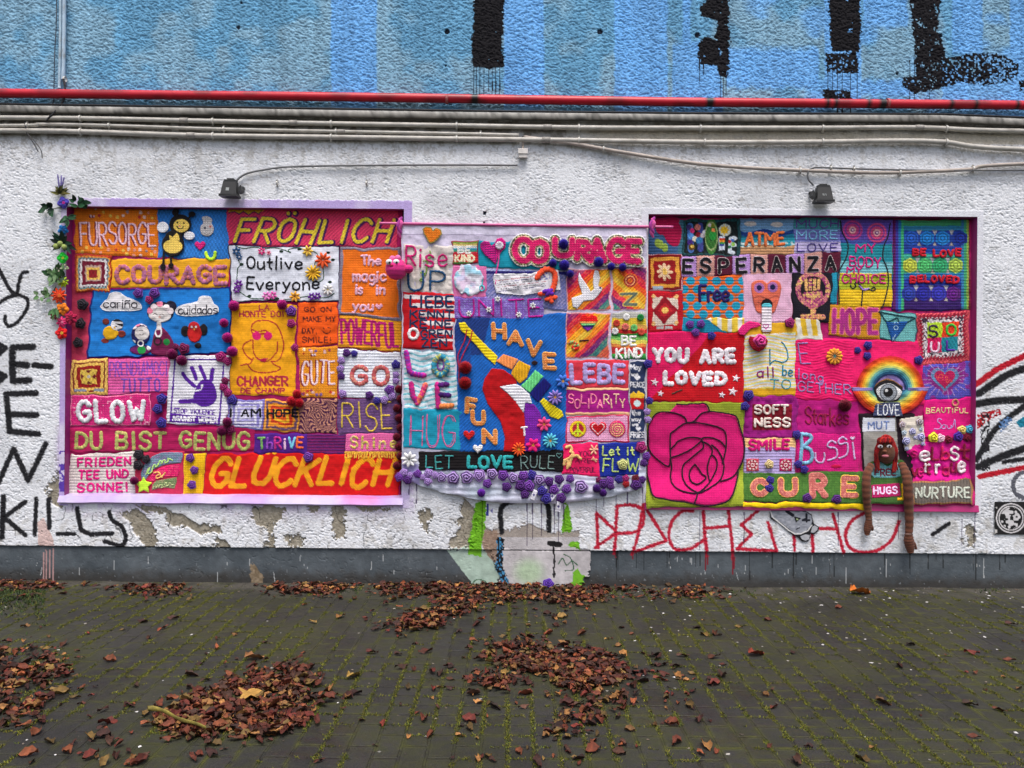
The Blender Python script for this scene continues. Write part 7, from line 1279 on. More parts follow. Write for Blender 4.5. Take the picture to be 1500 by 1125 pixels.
def conduit(lab, pts, r, d, col=(184, 181, 174), clips=(), group=GP, name='conduit', ext=True, couplers=()):
    pts = pp(pts) if isinstance(pts, str) else pts
    e = empty(name, W(pts[len(pts) // 2][0], pts[len(pts) // 2][1], d), lab, 'conduit' if name == 'conduit' else 'cable', group)
    q = smooth(pts, 8); tube('tube', e, [(x, y, d) for x, y in q], r, M_PLASTIC, stain(col, (128, 122, 112), .05, .62, .5), None, 12)
    for x in clips: clip_at(e, x, float(np.interp(x, q[:, 0], q[:, 1])), d, r)
    for x in couplers: y = float(np.interp(x, q[:, 0], q[:, 1])); tube('coupler', e, [(x - 6, y, d), (x + 6, y, d)], r + .7, M_PLASTIC, (160, 156, 150), None, 14)
    return e
conduit('uppermost thin grey conduit under the trunking', "-520,171 0,172.5 150,174 310,177.5 480,181 670,184 850,187 1000,187.5 1200,187.5 1350,187 1500,192 2020,195", 3.4, .030, clips=(118, 312, 485, 669, 848, 1026, 1205, 1386), couplers=(270, 430, 802, 1346))
conduit('short thin grey conduit ending beside the junction box', "-520,184 0,184 60,182 160,184 320,189 490,192.5 600,194.5 700,196.5 760,198", 2.4, .026, clips=(40, 160, 328, 492, 704), couplers=(500,))
conduit('lowest long grey conduit, bending down at its right end', "-520,190 0,191.5 120,193 290,198.5 480,201 670,203.5 800,205 900,206.5 1050,208.5 1200,208 1300,206.5 1380,208 1500,219 2020,231", 3.6, .030, clips=(118, 312, 485, 669, 848, 1032, 1205, 1386), couplers=(280, 800))
conduit('sagging grey conduit sweeping from the junction box past the right floodlight', "768,201 800,205 850,212 900,221 1000,237 1070,244 1150,248.5 1280,253 1350,251.5 1420,248 1500,240 2020,224", 2.7, .028, (172, 162, 154), clips=(884, 1172, 1318, 1425))
conduit('thin grey cable from the junction box to the left floodlight', "758,242 650,241.5 500,242.5 420,244.5 385,249 362,254 350,261 345,268", 1.5, .02, (120, 122, 124), clips=(406, 537), name='cable')
conduit('thin dark cable looping to the right floodlight', "1192,272 1184,262 1184,252 1190,246.5 1205,245.5 1280,248 1400,250 1500,249.5 2020,251", 1.3, .034, (96, 98, 102), clips=(1217, 1251), name='cable')
conduit('pale conduit, leftmost of the two climbing the blue wall', "88.5,-60 88.5,40 87.5,100 87,129", 2.0, .024, (170, 196, 214), clips=()); conduit('pale thicker conduit beside the leftmost one on the blue wall', "94.5,-60 94,40 93,100 92.5,116", 2.6, .026, (176, 200, 220), clips=(95,))
conduit('thin dark cable hanging beside the pale upright conduits', "83,-60 82.5,30 80,80 79,128 78,150 70,152", .7, .02, (60, 70, 84), name='cable'); conduit('black cable crossing from the pale conduit behind the red pipe', "93,116 95,128 94,144 84,160 68,176", 1.4, .045, (44, 44, 48), name='cable')
conduit('loose bundle of cut black wires hanging from the left conduit', "36,178 38,188 40,196 48,208 56,222", .8, .04, (40, 40, 44), name='cable'); conduit('single cut black wire beside the hanging bundle', "40,196 50,206 60,220 62,232", .6, .042, (44, 44, 48), name='cable')
def rbox(x0, x1, y0, y1, d0, d1, bev=.003):
    """bevelled box in wall coordinates, front at d1"""
    V, F = [], []; b = bev * PPM
    for d_, i_ in ((d0, 0), (d1 - bev, 0), (d1, b)): V += [W(x0 + i_, y0 + i_, d_), W(x1 - i_, y0 + i_, d_), W(x1 - i_, y1 - i_, d_), W(x0 + i_, y1 - i_, d_)]
    for k_ in range(2):
        for i in range(4): F.append([k_ * 4 + i, k_ * 4 + (i + 1) % 4, k_ * 4 + 4 + (i + 1) % 4, k_ * 4 + 4 + i])
    F.append([8, 9, 10, 11]); return np.array(V), np.array(F)
jb = empty('junction_box', W(766, 231, 0), 'small square white junction box below the grey conduits', 'junction box'); V, F = rbox(759.5, 772.5, 218, 231, -.01, .04); mk('box', V, F, M_PLASTIC, jb, (206, 202, 198), None, True); V, F = rbox(758.8, 773.2, 217.3, 225, .03, .046, .002); mk('lid', V, F, M_PLASTIC, jb, (216, 212, 208), None, True); tube('stub', jb, [(766, 200, .03), (766, 219, .03)], 1.6, M_PLASTIC, (120, 112, 104))
# ------------------------------------------------------------------ floodlights
def floodlight(cx, yb, lab, mirror, tilt, mark):
    """housing seen from behind and above; lamp face turned down to the quilt"""
    e = empty('floodlight', W(cx, yb, 0), lab, 'floodlight', 'floodlights above the recesses'); O = W(cx, yb, 0.0); M = -1 if mirror else 1
    ca, sa = math.cos(tilt), math.sin(tilt)
    def T(p): p = np.asarray(p, float); x, y, z = p[..., 0] * M * .76, p[..., 1] * .62, p[..., 2] * .95; return np.stack([O[0] + x * ca - z * sa, O[1] + y, O[2] + x * sa + z * ca], -1)
    def frus(w0, w1, d0, d1, z0, z1, yc0, yc1):
        v = []
        for w_, d_, z_, yc in ((w0, d0, z0, yc0), (w0 * .98, d0 * .98, z0 + .006, yc0), (w1 * 1.03, d1 * 1.03, z1 - .008, yc1), (w1, d1, z1, yc1)):
            v += [(-w_, yc - d_, z_), (w_, yc - d_, z_), (w_, yc + d_, z_), (-w_, yc + d_, z_)]
        f = [[k * 4 + i, k * 4 + (i + 1) % 4, k * 4 + 4 + (i + 1) % 4, k * 4 + 4 + i] for k in range(3) for i in range(4)] + [[12, 13, 14, 15], [3, 2, 1, 0]]
        return T(v), np.array(f)
    DKM = (30, 31, 31)
    V, F = frus(.077, .060, .060, .040, .014, .118, -.10, -.09); mk('housing', V, F, M_METAL, e, DKM, None, True)
    V, F = frus(.087, .085, .070, .068, -.004, .014, -.105, -.105); mk('front_rim', V, F, M_METAL, e, (22, 23, 23), None, True)
    for i in range(5): V, F = frus(.058 - .001 * i, .056, .004, .004, .114, .130, -.118 + i * .014, -.118 + i * .014); mk('cooling_fin', V, F, M_METAL, e, DKM, None, True)
    V, F = frus(.034, .032, .022, .02, .124, .142, -.09, -.09); mk('terminal_box', V, F, M_METAL, e, (36, 37, 36), None, True)
    b = [(.084, -.13, .03), (.112, -.13, .05), (.112, -.13, .085), (.10, -.13, .09), (.084, -.13, .06)]; v = b + [(x, y + .10, z) for x, y, z in b]; n = 5
    mk('bracket', T(v), [np.array([[i, (i + 1) % n, (i + 1) % n + n, i + n] for i in range(n)]), np.array([[4, 3, 2, 1, 0]]), np.array([[5, 6, 7, 8, 9]])], M_METAL, e, (40, 41, 40), None, True)
    mk('wall_arm', T([(.09, -.06, .075), (.112, -.06, .075), (.112, .0, .075), (.09, .0, .075), (.09, -.06, .09), (.112, -.06, .09), (.112, .0, .09), (.09, .0, .09)]), np.array([[0, 1, 2, 3], [7, 6, 5, 4], [0, 4, 5, 1], [2, 6, 7, 3], [1, 5, 6, 2], [0, 3, 7, 4]]), M_METAL, e, (40, 41, 40), None, True)
    # label on the sloping back face
    yf = lambda z: -.10 - .0612 + (z - .014) / .104 * .031 - .003
    if mark == 'plate':
        q_ = [(-.026, yf(.040), .040), (.004, yf(.040), .040), (.004, yf(.064), .064), (-.026, yf(.064), .064)]; mk('rating_plate', T(q_), np.array([[0, 1, 2, 3]]), M_METAL, e, (150, 156, 156), None, True)
    else:
        for x0_ in (-.012, .006, .016):
            q_ = [(x0_, yf(.044), .044), (x0_ + .006, yf(.044), .044), (x0_ + .010, yf(.060), .060), (x0_ + .004, yf(.060), .060)]; mk('mark', T(q_), np.array([[0, 1, 2, 3]]), M_METAL, e, (150, 156, 156), None, True)
    return e
floodlight(341.5, 291.5, 'black floodlight with a grey plate above the purple-rimmed recess', False, -.02, 'plate'); floodlight(1201, 299.5, 'black floodlight with a pale mark above the white-rimmed recess', True, .0, 'mark')
# ------------------------------------------------------------------ emblem sticker and paper cut-out
e = empty('emblem_sticker', W(1481, 783, .0), 'square black sticker with a round white emblem on the white wall', 'sticker')
def flat_sheet(name, parent, quad, paintf, d, n=70, clip=None):
    X, Y = np.meshgrid(np.linspace(quad[0], quad[2], n), np.linspace(quad[1], quad[3], n)); c = paintf(X, Y); V = W(X, Y, d + .003 * (vn(X * .2, Y * .2, 421) - .5)); f = gridfaces(n, n)
    V = V.reshape(-1, 3); c = c.reshape(-1, 3)
    if clip is not None:
        m = clip(X, Y).ravel(); f = f[m[f].all(1)]
        u_ = np.unique(f); mp_ = np.zeros(len(V), int); mp_[u_] = np.arange(len(u_)); V = V[u_]; c = c[u_]; f = mp_[f]
    return mk(name, V, f, M_CLOTH, parent, c)
def pst(X, Y):
    c = np.ones(X.shape + (3,)) * np.array([20, 19, 22.]); r = np.hypot(X - 1481, Y - 759); W8 = (206, 204, 206)
    c[(r < 22) & (r > 20)] = W8; c[(r < 18.4) & (r > 16.6)] = W8; k = (r < 15.5) & (vn(X * .28, Y * .28, 423) > .5); c[k] = W8; c[(np.hypot(X - 1476, Y - 750) < 2) | (np.hypot(X - 1488, Y - 750) < 2) | (np.hypot(X - 1481, Y - 766) < 4.5)] = W8; c[np.hypot(X - 1482, Y - 758) < 2.5] = (20, 19, 22)
    c[((np.abs(X - 1458) < 3) | (np.abs(Y - 736) < 2)) & (vn(X * .3, Y * .3, 425) > .7)] = (190, 188, 186); return c
flat_sheet('sheet', e, (1457, 735, 1505, 783), pst, .009)
e = empty('paper_cutout', W(1160, 795, .0), 'grey upside-down animal head pasted under the pink quilt edge', 'paste-up')
S7 = lambda t: zz(1110, 740, 13.636, t); head_ = S7("235,95 560,100 960,110 1080,180 1110,300 1130,370 1230,430 1220,520 1130,585 1050,570 1060,660 1000,735 890,735 800,650 740,610 650,560 400,350 250,270"); inner = S7("255,110 580,115 950,130 1070,210 1090,320 1050,430 960,520 860,560 740,560 400,300 270,240")
def prat(X, Y):
    c = np.ones(X.shape + (3,)) * np.array([22, 22, 28.]); n_ = vn(X * .3, Y * .5, 431); m = inpoly(X, Y, inner); c[m] = (np.array([150, 154, 164.]) + 40 * (n_[m] - .5)[:, None])
    m = inpoly(X, Y, S7("1090,430 1140,400 1200,440 1190,500 1120,550 1060,540")) | inpoly(X, Y, S7("850,620 960,580 1040,600 1030,680 950,710 880,680")); c[m] = (176, 178, 184)
    c[inpoly(X, Y, S7("720,220 870,260 760,350"))] = (24, 26, 26); c[inpoly(X, Y, S7("770,260 820,280 780,310"))] = (170, 190, 140); c[dseg(X, Y, S7("580,120 700,200")) < 2.4] = (28, 30, 40); c[dseg(X, Y, S7("970,180 970,270 900,300 1030,300")) < 1.6] = (28, 30, 40); c[np.hypot(X - S7("975,330")[0][0], Y - S7("975,330")[0][1]) < 1.4] = (20, 20, 24); c[dseg(X, Y, S7("770,480 790,470 830,450")) < .9] = (40, 42, 50)
    c[dseg(X, Y, S7("245,100 300,240 620,500 740,570")) < .9] = (214, 214, 214); c[dseg(X, Y, S7("740,575 860,570 1000,510 1080,400")) < .8] = (214, 214, 214); return c
flat_sheet('sheet', e, (1125, 745, 1203, 797), prat, .010, 120, lambda X, Y: inpoly(X, Y, head_))
# ------------------------------------------------------------------ garland of artificial leaves and flowers on the left rim
def leaf_grid(nu=6, nv=4):
    u = np.linspace(0, 1, nu); v = np.linspace(-1, 1, nv); U, Vv = np.meshgrid(u, v, indexing='ij'); return U, Vv
def leafset(name, parent, L_, cols, shape='almond', mat=None, label=None):
    """L_: (x, y, angle deg from right, length, half width, d at base, d at tip)"""
    U, Vv = leaf_grid(); pr_ = np.sin(np.pi * np.clip(U, .01, .99) ** (.75 if shape == 'almond' else .6)) ** (.9 if shape == 'almond' else .55); VV, FF, CC = [], [], []; b = 0; r = np.random.default_rng(len(L_) + int(L_[0][0]))
    for i, (x, y, a, L, hw, d0, d1) in enumerate(L_):
        a = math.radians(a); s_ = U * L; t = Vv * hw * pr_; bend = (r.uniform(-.25, .25)) * L * U ** 2
        X = x + np.cos(a) * s_ - np.sin(a) * (t + bend); Y = y - np.sin(a) * s_ - np.cos(a) * (t + bend)
        d = d0 + (d1 - d0) * U + .006 * np.sin(U * np.pi) - .0035 * (1 - np.abs(Vv)) * hw / 4 + .002 * r.normal()
        VV.append(W(X, Y, d).reshape(-1, 3)); FF.append(gridfaces(*U.shape) + b); b += U.size
        c = np.array(cols[r.integers(len(cols))], float) * r.uniform(.75, 1.2); C = np.ones(U.shape + (3,)) * c; C[np.abs(Vv) < .4] *= 1.18; CC.append(C.reshape(-1, 3))
    return mk(name, np.vstack(VV), np.vstack(FF), mat or M_LEAF, parent, np.vstack(CC), label)
GG = 'artificial leaves and flowers on the purple rim'
LAST['l'] = 0; rg = random.Random(11)
def gthing(name, x, y, lab, cat): return empty(name, W(x, y, .02), lab, cat, GG)
t_ = gthing('lavender_tuft', 88, 282, 'small olive leafy tuft with lavender spikes at the top corner of the garland', 'plant')
leafset('leaves', t_, [(88, 284, rg.uniform(5, 175), rg.uniform(7, 16), 2.2, .015, rg.uniform(.02, .06)) for i in range(34)], [(84, 84, 40), (110, 104, 56), (60, 72, 36)])
strand_set('flower_spikes', t_, [([(88, 282), (87 + dx, 268), (86 + 1.6 * dx, 254 + abs(dx))], [.02, .03, .03]) for dx in (-1, 2.5, 5)], 1.1, [(112, 104, 160), (130, 120, 180)])
def flower(x, y, r, cc, n_, hub, lab, deep=.4, layers=2, group=GG, q='L', d=.012, cat='flower', name='fabric_flower'):
    t_ = empty(name, W(x, y, d), lab, cat, group)
    for k_ in range(layers): o = place(petal_mesh(cc, n_ + k_, 3 + k_, deep), 'petals', q, x, y, r * (1 - .28 * k_), dd=d + .010 * k_, parent=t_)
    place(button_mesh(hub), 'flower_centre', q, x, y, r * .24, dd=d + .012 * layers + .004, parent=t_); return t_
flower(93, 297, 9, (74, 66, 170), 4, (200, 40, 150), 'violet fabric flower with pink centre on the top corner', .2)
def spray(x, y, n, L, a0, a1, cols, lab, name='leaf_spray', hw=2.6, shape='almond', span=8, stem=None):
    t_ = gthing(name, x, y, lab, 'leaf spray'); leafset('leaves', t_, [(x + rg.uniform(-span, span), y + rg.uniform(-span * .6, span * .6), rg.uniform(a0, a1), L * rg.uniform(.7, 1.25), hw * rg.uniform(.8, 1.2), rg.uniform(.01, .03), rg.uniform(.02, .07)) for i in range(n)], cols, shape)
    if stem: strand_set('stem', t_, [(stem, [.012, .022, .02])], .8, [(60, 70, 40)])
    return t_
DG = [(24, 58, 34), (34, 72, 44), (18, 44, 30)]; MG_ = [(48, 84, 44), (66, 104, 58), (36, 70, 40)]; EU = [(84, 116, 74), (104, 134, 92), (70, 100, 66)]
spray(72, 306, 10, 10, 90, 320, DG, 'dark ivy sprig reaching left of the violet flower', hw=3.6, span=7, stem=[(93, 304), (82, 305), (68, 309)])
spray(117, 300, 13, 12, -40, 200, DG, 'dark green leaf sprig over the corner of the orange dotted patch', hw=3, span=9, stem=[(98, 303), (110, 302), (124, 298)])
spray(96, 319, 10, 11, 150, 390, DG, 'dark leaf sprig below the violet flower', hw=3.2, span=6)
flower(93, 337, 8.5, (24, 110, 180), 5, (20, 60, 120), 'bright blue fabric flower above the dark leaf whorl', .3)
t_ = gthing('leaf_whorl', 92, 358, 'dark pointed leaf whorl with three pale buds', 'leaf spray')
leafset('leaves', t_, [(91, 357, a, L, 3.6, .015, .06) for a, L in ((100, 20), (80, 19), (135, 20), (122, 23), (165, 20), (185, 17), (15, 15), (-15, 24), (-35, 20), (215, 17), (300, 12), (60, 14))], [(22, 46, 34), (30, 60, 44), (18, 38, 30)])
for bx, by in ((82, 361), (94, 362), (88, 357)): ball('bud', bx, by, 3.8, .05, (150, 166, 92), t_, 1.1, 1, False, 20)
flower(92, 378, 8.5, (40, 214, 60), 4, (180, 200, 60), 'neon green fabric flower below the whorl', .18)
spray(84, 402, 26, 12, 40, 320, MG_ + EU, 'bushy green sprig with broad leaves beside the first granny square', hw=3.4, span=12)
spray(93, 391, 10, 5, 0, 360, [(196, 190, 170), (170, 176, 140)], 'tiny white blossom sprig below the neon green flower', 'blossom_sprig', 1.6, 'round', 8)
flower(93, 413, 8.5, (176, 206, 30), 9, (206, 216, 60), 'lime yellow spiky flower between green leaves', .5)
spray(64, 433, 9, 8, 60, 300, EU, 'eucalyptus sprig with round leaves reaching furthest left', 'eucalyptus_sprig', 3.4, 'round', 9, [(82, 420), (74, 432), (58, 440)])
flower(87, 433, 12, (232, 68, 28), 10, (240, 110, 40), 'large orange red fabric flower', .42, 3)
spray(80, 452, 7, 14, 230, 300, MG_, 'drooping green leaves left of the plain orange flower', hw=3, span=4)
flower(92, 453, 10, (234, 120, 24), 5, (130, 70, 20), 'plain orange fabric flower under the orange red one', .22)
flower(104, 466, 10.5, (160, 14, 60), 6, (120, 10, 50), 'crimson fabric flower on the inner edge', .3)
spray(80, 464, 9, 4, 0, 360, [(110, 20, 40), (70, 24, 30)], 'dark red berry sprig left of the pink flower', 'berry_sprig', 1.5, 'round', 5)
flower(91, 472, 8.5, (220, 50, 116), 7, (240, 120, 160), 'pink fabric flower above the lowest red one', .3)
flower(90.5, 488, 9.5, (214, 20, 24), 5, (240, 180, 60), 'scarlet fabric flower with yellow centre, lowest of the garland', .2)
# ------------------------------------------------------------------ fallen leaves
def leaf_tpl(seed, curl):
    r = np.random.default_rng(seed); U, Vv = leaf_grid(7, 5); pr_ = np.sin(np.pi * np.clip(U, .02, .985) ** .8) ** .8 * (1 + .12 * np.sin(U * 19 + seed)); x = (U - .5); y = Vv * (.17 + .05 * (seed % 3)) * pr_
    z = curl * (.35 * Vv ** 2 * pr_ + .28 * (U - .5) ** 2) + .05 * r.normal(size=U.shape) + .10 * np.sin(U * 5 + seed) * Vv
    return np.stack([x, y, z - z.min()], -1).reshape(-1, 3), gridfaces(*U.shape)
TPL = [leaf_tpl(i, c) for i, c in enumerate((.2, .35, .6, -.3, .45, .8))]
LC = [(100, 50, 32), (76, 34, 25), (118, 64, 38), (54, 30, 25), (88, 42, 28), (134, 94, 52), (66, 42, 32), (94, 38, 30), (110, 86, 44)]
rl = np.random.default_rng(21); LV = []
def heap(poly, n, where, hmax):
    n = int(n * (2.5 if where != 'alone' else 1.25))
    pts = np.array(poly); x0, y0 = pts.min(0); x1, y1 = pts.max(0); k = 0; tries = 0
    while k < n and tries < n * 40:
        tries += 1; px = rl.uniform(x0, x1); py = rl.uniform(y0, y1)
        if not inpoly(np.array([px]), np.array([py]), poly)[0]: continue
        if vn(px * .05, py * .09, 501) * .8 + rl.random() * .45 < .47: continue
        if rl.random() < .45 and where != 'alone': px += rl.normal(0, 20); py = max(858, py + rl.normal(0, 7))
        gx_, gy_ = G(px, py); LV.append((float(gx_), float(min(gy_, -.02)), hmax * rl.random() ** 1.5, where)); k += 1
heap(pp("-120,950 60,948 96,960 104,985 80,1010 66,1040 40,1062 -120,1075"), 330, 'left', .012); heap(pp("232,1078 226,1050 250,1030 300,1012 340,1000 372,984 400,977 440,984 464,996 462,1040 440,1066 400,1080 300,1086"), 430, 'near', .018)
heap(pp("698,962 704,944 765,940 812,950 830,962 868,952 926,986 914,1000 880,1006 850,1016 800,1000 740,978"), 380, 'mid', .014); heap(pp("700,1000 722,990 748,992 742,1006 712,1010"), 40, 'mid', .025); heap(pp("832,1018 915,1012 930,1030 870,1060 850,1086 805,1082 820,1050"), 46, 'mid', .01)
heap(pp("545,858 640,856 770,858 900,862 905,874 860,884 780,880 700,884 640,880 560,874"), 420, 'wall', .011); heap(pp("562,918 600,902 640,890 700,884 690,900 655,908 650,920 600,926"), 150, 'wall', .025); heap(pp("395,856 500,855 515,862 480,872 410,868"), 130, 'wall', .011); heap(pp("178,860 268,860 262,870 200,874"), 60, 'wall', .02); heap(pp("-60,848 70,852 92,860 40,866 -60,866"), 110, 'wall', .011)
heap(pp("900,862 1010,864 1080,866 1000,876 920,880"), 60, 'wall', .01); heap(pp("828,872 860,880 850,900 830,892"), 24, 'wall', .01)
heap(pp("-60,900 560,890 560,1124 -60,1124"), 80, 'alone', .0); heap(pp("560,890 1060,890 1060,1124 560,1124"), 110, 'alone', .0); heap(pp("1060,880 1560,880 1560,1124 1060,1124"), 26, 'alone', .0); heap(pp("130,1060 220,1080 210,1124 130,1124"), 18, 'alone', .01); heap(pp("930,950 1060,1000 1000,1060 920,1010"), 26, 'alone', .0)
def leaf_rows(t):
    x, y, h, wh = t; s_ = (.024 + .046 * rl.random() ** 1.5) * (1.12 if wh == 'near' else 1) * (1.15 if wh == 'alone' else 1); yaw = rl.uniform(0, 6.28); p_ = rl.normal(0, .15 if h > .004 else .09); q_ = rl.normal(0, .15 if h > .004 else .09)
    return x, y, float(gz(x, y)) + .003 + h, s_, yaw, p_, q_, rl.integers(6), rl.integers(len(LC)), wh
LV = [leaf_rows(t) for t in LV]
LV.sort(key=lambda t: -(t[3] / (t[1] + D)) - t[2] * .4)
def eul(yaw, p_, q_):
    cy, sy = math.cos(yaw), math.sin(yaw); cp, sp = math.cos(p_), math.sin(p_); cq, sq = math.cos(q_), math.sin(q_)
    return np.array([[cy, -sy, 0], [sy, cy, 0], [0, 0, 1]]) @ np.array([[cp, 0, sp], [0, 1, 0], [-sp, 0, cp]]) @ np.array([[1, 0, 0], [0, cq, -sq], [0, sq, cq]])
invis = lambda x, y: abs(x / (y + D) * FPX) > 760 or HC * FPX / (y + D) > 575
lm = {}; nind = 0; SV, SF, SC = [], [], []; sb = 0
LAB = {'left': ('dry reddish brown leaf in the heap at the left edge of the paving', 'leaves of the left heap'), 'near': ('dry reddish brown leaf in the large heap beside the yellow stick', 'leaves of the heap with the stick'), 'mid': ('dry reddish brown leaf in the sprawling heap in the middle of the paving', 'leaves of the middle heap'), 'wall': ('dry brown leaf in the drift along the foot of the wall', 'leaves of the drift by the wall'), 'alone': ('single dry brown leaf lying scattered on the mossy paving', 'leaves scattered singly on the paving')}
for x, y, z, s_, yaw, p_, q_, ti, ci, wh in LV:
    T_, F_ = TPL[ti]
    if nind < 294 and not invis(x, y):
        if (ti, ci) not in lm: lm[(ti, ci)] = mk_mesh('fallen_leaf', T_, F_, M_LEAF, np.array(LC[ci]) * (.8 + .4 * np.random.default_rng(ti).random((len(T_), 1))))
        o = bpy.data.objects.new('fallen_leaf', lm[(ti, ci)]); COL.objects.link(o); o.location = (x, y, z); o.scale = (s_, s_, s_); o.rotation_euler = (q_, p_, yaw); tag(o, LAB[wh][0], 'leaf', LAB[wh][1]); nind += 1
    else:
        SV.append((T_ * s_) @ eul(yaw, p_, q_).T + [x, y, z]); SF.append(F_ + sb); sb += len(T_); SC.append(np.array(LC[ci]) * rl.uniform(.55, 1.25) * (.8 + .4 * rl.random((len(T_), 1))))
o = mk('leaf_litter', np.vstack(SV), np.vstack(SF), M_LEAF, None, np.vstack(SC)); tag(o, 'reddish brown dry leaves in heaps and along the foot of the wall', 'leaves', None, 'stuff')
# bigger single leaves, stick, rosette, litter
def one_leaf(px, py, s_, col, lab, yaw=0, shape=None):
    x, y = (float(v) for v in G(px, py))
    if shape:
        a = np.linspace(0, 2 * np.pi, 60, endpoint=False); r = .30 + .22 * np.abs(np.cos(a * 2.5)) ** 1.5; V = [[0, 0, .05]] + [[rr_ * math.cos(t), rr_ * math.sin(t), .10 * math.sin(t * 3) + .04] for rr_, t in zip(r, a)]; F = np.array([[0, i + 1, (i + 1) % 60 + 1] for i in range(60)]); V = np.array(V)
    else: V, F = TPL[2]
    o = bpy.data.objects.new('fallen_leaf', mk_mesh('fallen_leaf', V, F, M_LEAF, np.array(col, float) * (.85 + .3 * np.random.default_rng(3).random((len(V), 1))))); COL.objects.link(o); o.location = (x, y, float(gz(x, y)) + (.034 if shape else .006)); o.scale = (s_,) * 3; o.rotation_euler = (.15, .2, yaw); tag(o, lab, 'leaf')
one_leaf(366, 1028, .115, (176, 134, 66), 'tan lobed maple leaf lying on the large heap', .6, 1); one_leaf(1259, 871, .16, (190, 104, 36), 'bright orange leaf at the foot of the plinth below the doll', .2); one_leaf(372, 967, .10, (140, 96, 60), 'pale brown leaf lying alone behind the large heap', .4); one_leaf(517, 993, .09, (160, 130, 66), 'yellowish leaf lying right of the large heap', 1.0); one_leaf(1107, 961, .10, (124, 52, 34), 'curled red brown leaf alone on the right paving', .3)
sx0, sy0 = (float(v) for v in G(216, 1053)); sx1, sy1 = (float(v) for v in G(303, 1081))
st_ = empty('stick', ((sx0 + sx1) / 2, (sy0 + sy1) / 2, .02), 'yellowish bare stick lying across the front of the large leaf heap', 'stick')
tt_ = np.linspace(0, 1, 14); cx_ = sx0 + (sx1 - sx0) * tt_; cy_ = sy0 + (sy1 - sy0) * tt_ + .012 * np.sin(tt_ * 5); cz_ = .046 + .006 * np.sin(tt_ * 9); R = .0095 * (1.15 - .5 * tt_) * (1 + .15 * np.sin(tt_ * 23)); a = np.linspace(0, 2 * np.pi, 10, endpoint=False)
V = np.stack([cx_[:, None] + 0 * a - R[:, None] * np.cos(a) * .55, cy_[:, None] + R[:, None] * np.cos(a) * .83, cz_[:, None] + R[:, None] * np.sin(a)], -1).reshape(-1, 3); V = np.vstack([V, [[cx_[0], cy_[0], cz_[0]], [cx_[-1], cy_[-1], cz_[-1]]]])
mk('bark', V, [gridfaces(14, 10, True), np.array([[140, (i + 1) % 10, i] for i in range(10)] + [[141, 130 + i, 130 + (i + 1) % 10] for i in range(10)])], M_LEAF, st_, np.vstack([np.repeat(np.array([[128, 116, 52]]) * (.8 + .4 * np.random.default_rng(2).random((14, 1))), 10, 0), [[90, 60, 40]], [[90, 60, 40]]]))
x, y = (float(v) for v in G(803, 861)); o = bpy.data.objects.new('rosette', rosette_mesh((60, 24, 130), (100, 60, 170), 3, 2)); COL.objects.link(o); o.location = (x, min(y, -.05), .03); o.scale = (.042, .035, .035); o.rotation_euler = (-.5, 0, 0); tag(o, 'violet crochet rosette fallen on the leaves at the foot of the wall', 'rosette')
def bits(name, n, area, size, cols, lab, cat, flat=.4):
    VV, FF, CC = [], [], []; b = 0; r = np.random.default_rng(n)
    ico = np.array([(1, 0, 0), (-1, 0, 0), (0, 1, 0), (0, -1, 0), (0, 0, 1), (0, 0, -1)], float); fi = np.array([[0, 2, 4], [2, 1, 4], [1, 3, 4], [3, 0, 4], [2, 0, 5], [1, 2, 5], [3, 1, 5], [0, 3, 5]])
    for i in range(n):
        px, py = area(r); x, y = (float(v) for v in G(px, py)); s_ = r.uniform(*size); M = eul(r.uniform(0, 6.28), 0, 0); VV.append((ico * [s_ * r.uniform(.7, 1.7), s_, s_ * flat] * r.uniform(.7, 1.3, (6, 1))) @ M.T + [x, min(y, -.02), float(gz(x, y)) + s_ * flat * .6]); FF.append(fi + b); b += 6; CC.append(np.ones((6, 3)) * cols[r.integers(len(cols))])
    o = mk(name, np.vstack(VV), np.vstack(FF), M_LEAF, None, np.vstack(CC), None, True); return tag(o, lab, cat, None, 'stuff')
bits('paint_flakes', 190, lambda r: (r.uniform(930, 1560), 866 + 90 * r.random() ** 1.9) if r.random() < .7 else (r.uniform(-60, 1560), r.uniform(868, 1120)), (.003, .010), [(190, 188, 186), (206, 204, 204), (150, 146, 140), (120, 118, 112)], 'pale paint flakes and grit strewn on the paving', 'debris')
bits('grit', 420, lambda r: (r.uniform(-120, 1620), 859 + abs(r.normal(0, 9)) + (0 if r.random() < .7 else r.uniform(0, 260))), (.002, .007), [(96, 84, 72), (70, 62, 54), (120, 110, 100), (60, 44, 34)], 'brown grit and crumbs along the foot of the wall', 'debris', .6)
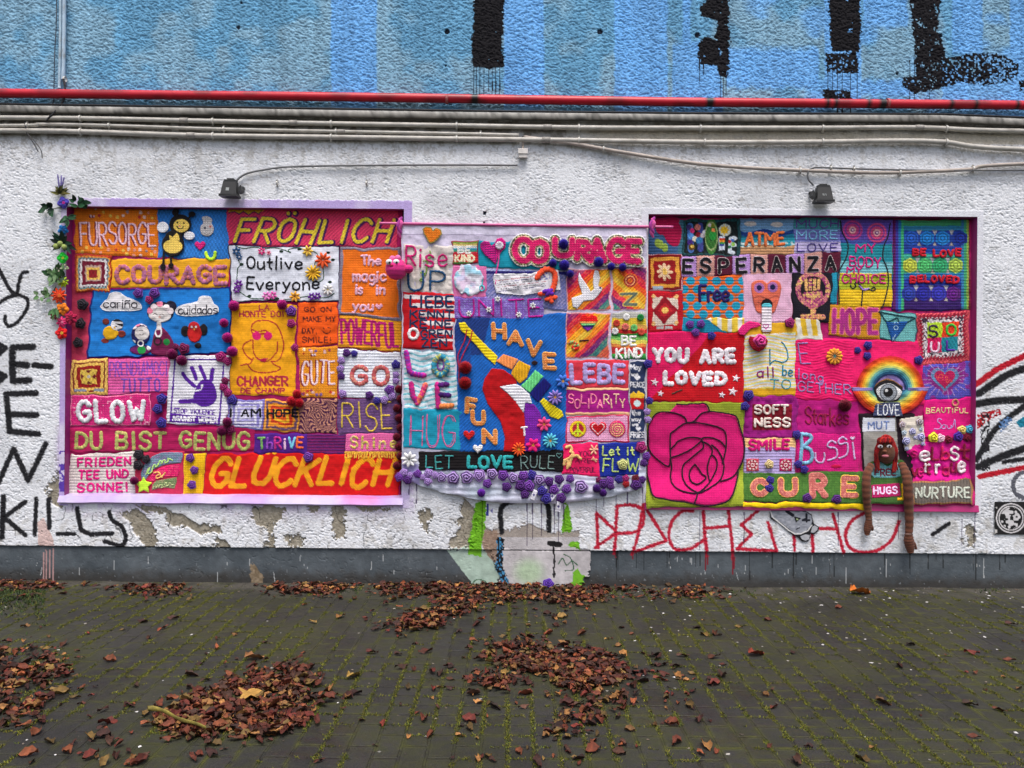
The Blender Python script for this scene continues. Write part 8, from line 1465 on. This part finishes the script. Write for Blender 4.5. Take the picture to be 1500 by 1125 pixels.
# moss and weeds
def blades(name, P_, hgt, wid, cols, lab, cat, lean=.5):
    n = len(P_); r = np.random.default_rng(n); k = 3; P_ = np.repeat(np.asarray(P_, float), k, 0); n = len(P_); P_[:, :2] += r.normal(0, wid * 1.3, (n, 2)); h = r.uniform(.5, 1.2, n) * np.repeat(hgt, k) if np.ndim(hgt) else r.uniform(.5, 1.2, n) * hgt; a = r.uniform(0, 6.28, n); l = r.normal(0, lean, (n, 2)) * h[:, None]
    z = gz(P_[:, 0], P_[:, 1]); b0 = np.stack([P_[:, 0] - np.cos(a) * wid, P_[:, 1] - np.sin(a) * wid, z - .001], -1); b1 = np.stack([P_[:, 0] + np.cos(a) * wid, P_[:, 1] + np.sin(a) * wid, z - .001], -1); tp = np.stack([P_[:, 0] + l[:, 0], P_[:, 1] + l[:, 1], z + h], -1)
    V = np.stack([b0, b1, tp], 1).reshape(-1, 3); C = np.repeat(np.array(cols, float)[r.integers(len(cols), size=n)] * r.uniform(.7, 1.25, (n, 1)), 3, 0)
    return tag(mk(name, V, np.arange(n * 3).reshape(-1, 3), M_LEAF, None, C), lab, cat, None, 'stuff')
rm_ = np.random.default_rng(31); n = 190000; jx = np.round(rm_.uniform(-5, 5, n) / .107) * .107 + rm_.normal(0, .006, n) - .006; jy = rm_.uniform(-3.4, -.05, n)
cross = rm_.random(n) < .3; jx = np.where(cross, rm_.uniform(-5, 5, n), jx); row = np.floor((jx + .006) / .107); jy = np.where(cross, np.round((jy - .1 * (row % 2)) / .2) * .2 + .1 * (row % 2) + rm_.normal(0, .006, n), jy)
msk = fbm(jx * 2.3, jy * 2.3, 511) * .65 + .5 * fbm(jx * 11, jy * 11, 513); ok = (msk > .572) & (jy < -.04) & (np.abs(jx / (jy + D) * FPX) < 800)
blades('moss', np.stack([jx, jy], -1)[ok],   .0068, .0022, [(92, 94, 24), (118, 116, 32), (66, 72, 20), (94, 86, 30), (78, 92, 30)], 'yellow green moss tufts in the joints of the paving', 'moss', .8)
n = 700; wx_, wy_ = G(rm_.uniform(-60, 66, n), 866 + np.abs(rm_.normal(0, 18, n))); w2 = [G(rm_.normal(cx_, 9), 864 + abs(rm_.normal(0, 4))) for cx_ in (610, 905, 1085, 1450, 520, 230) for i in range(16)]
wp_ = np.vstack([np.stack([wx_, np.minimum(wy_, -.03)], -1), np.array([[float(a_), min(float(b_), -.03)] for a_, b_ in w2])]); blades('weeds', wp_, .020, .004, [(50, 72, 30), (66, 86, 34), (40, 58, 26), (84, 84, 38)], 'low green weeds along the foot of the wall', 'weeds', .6)
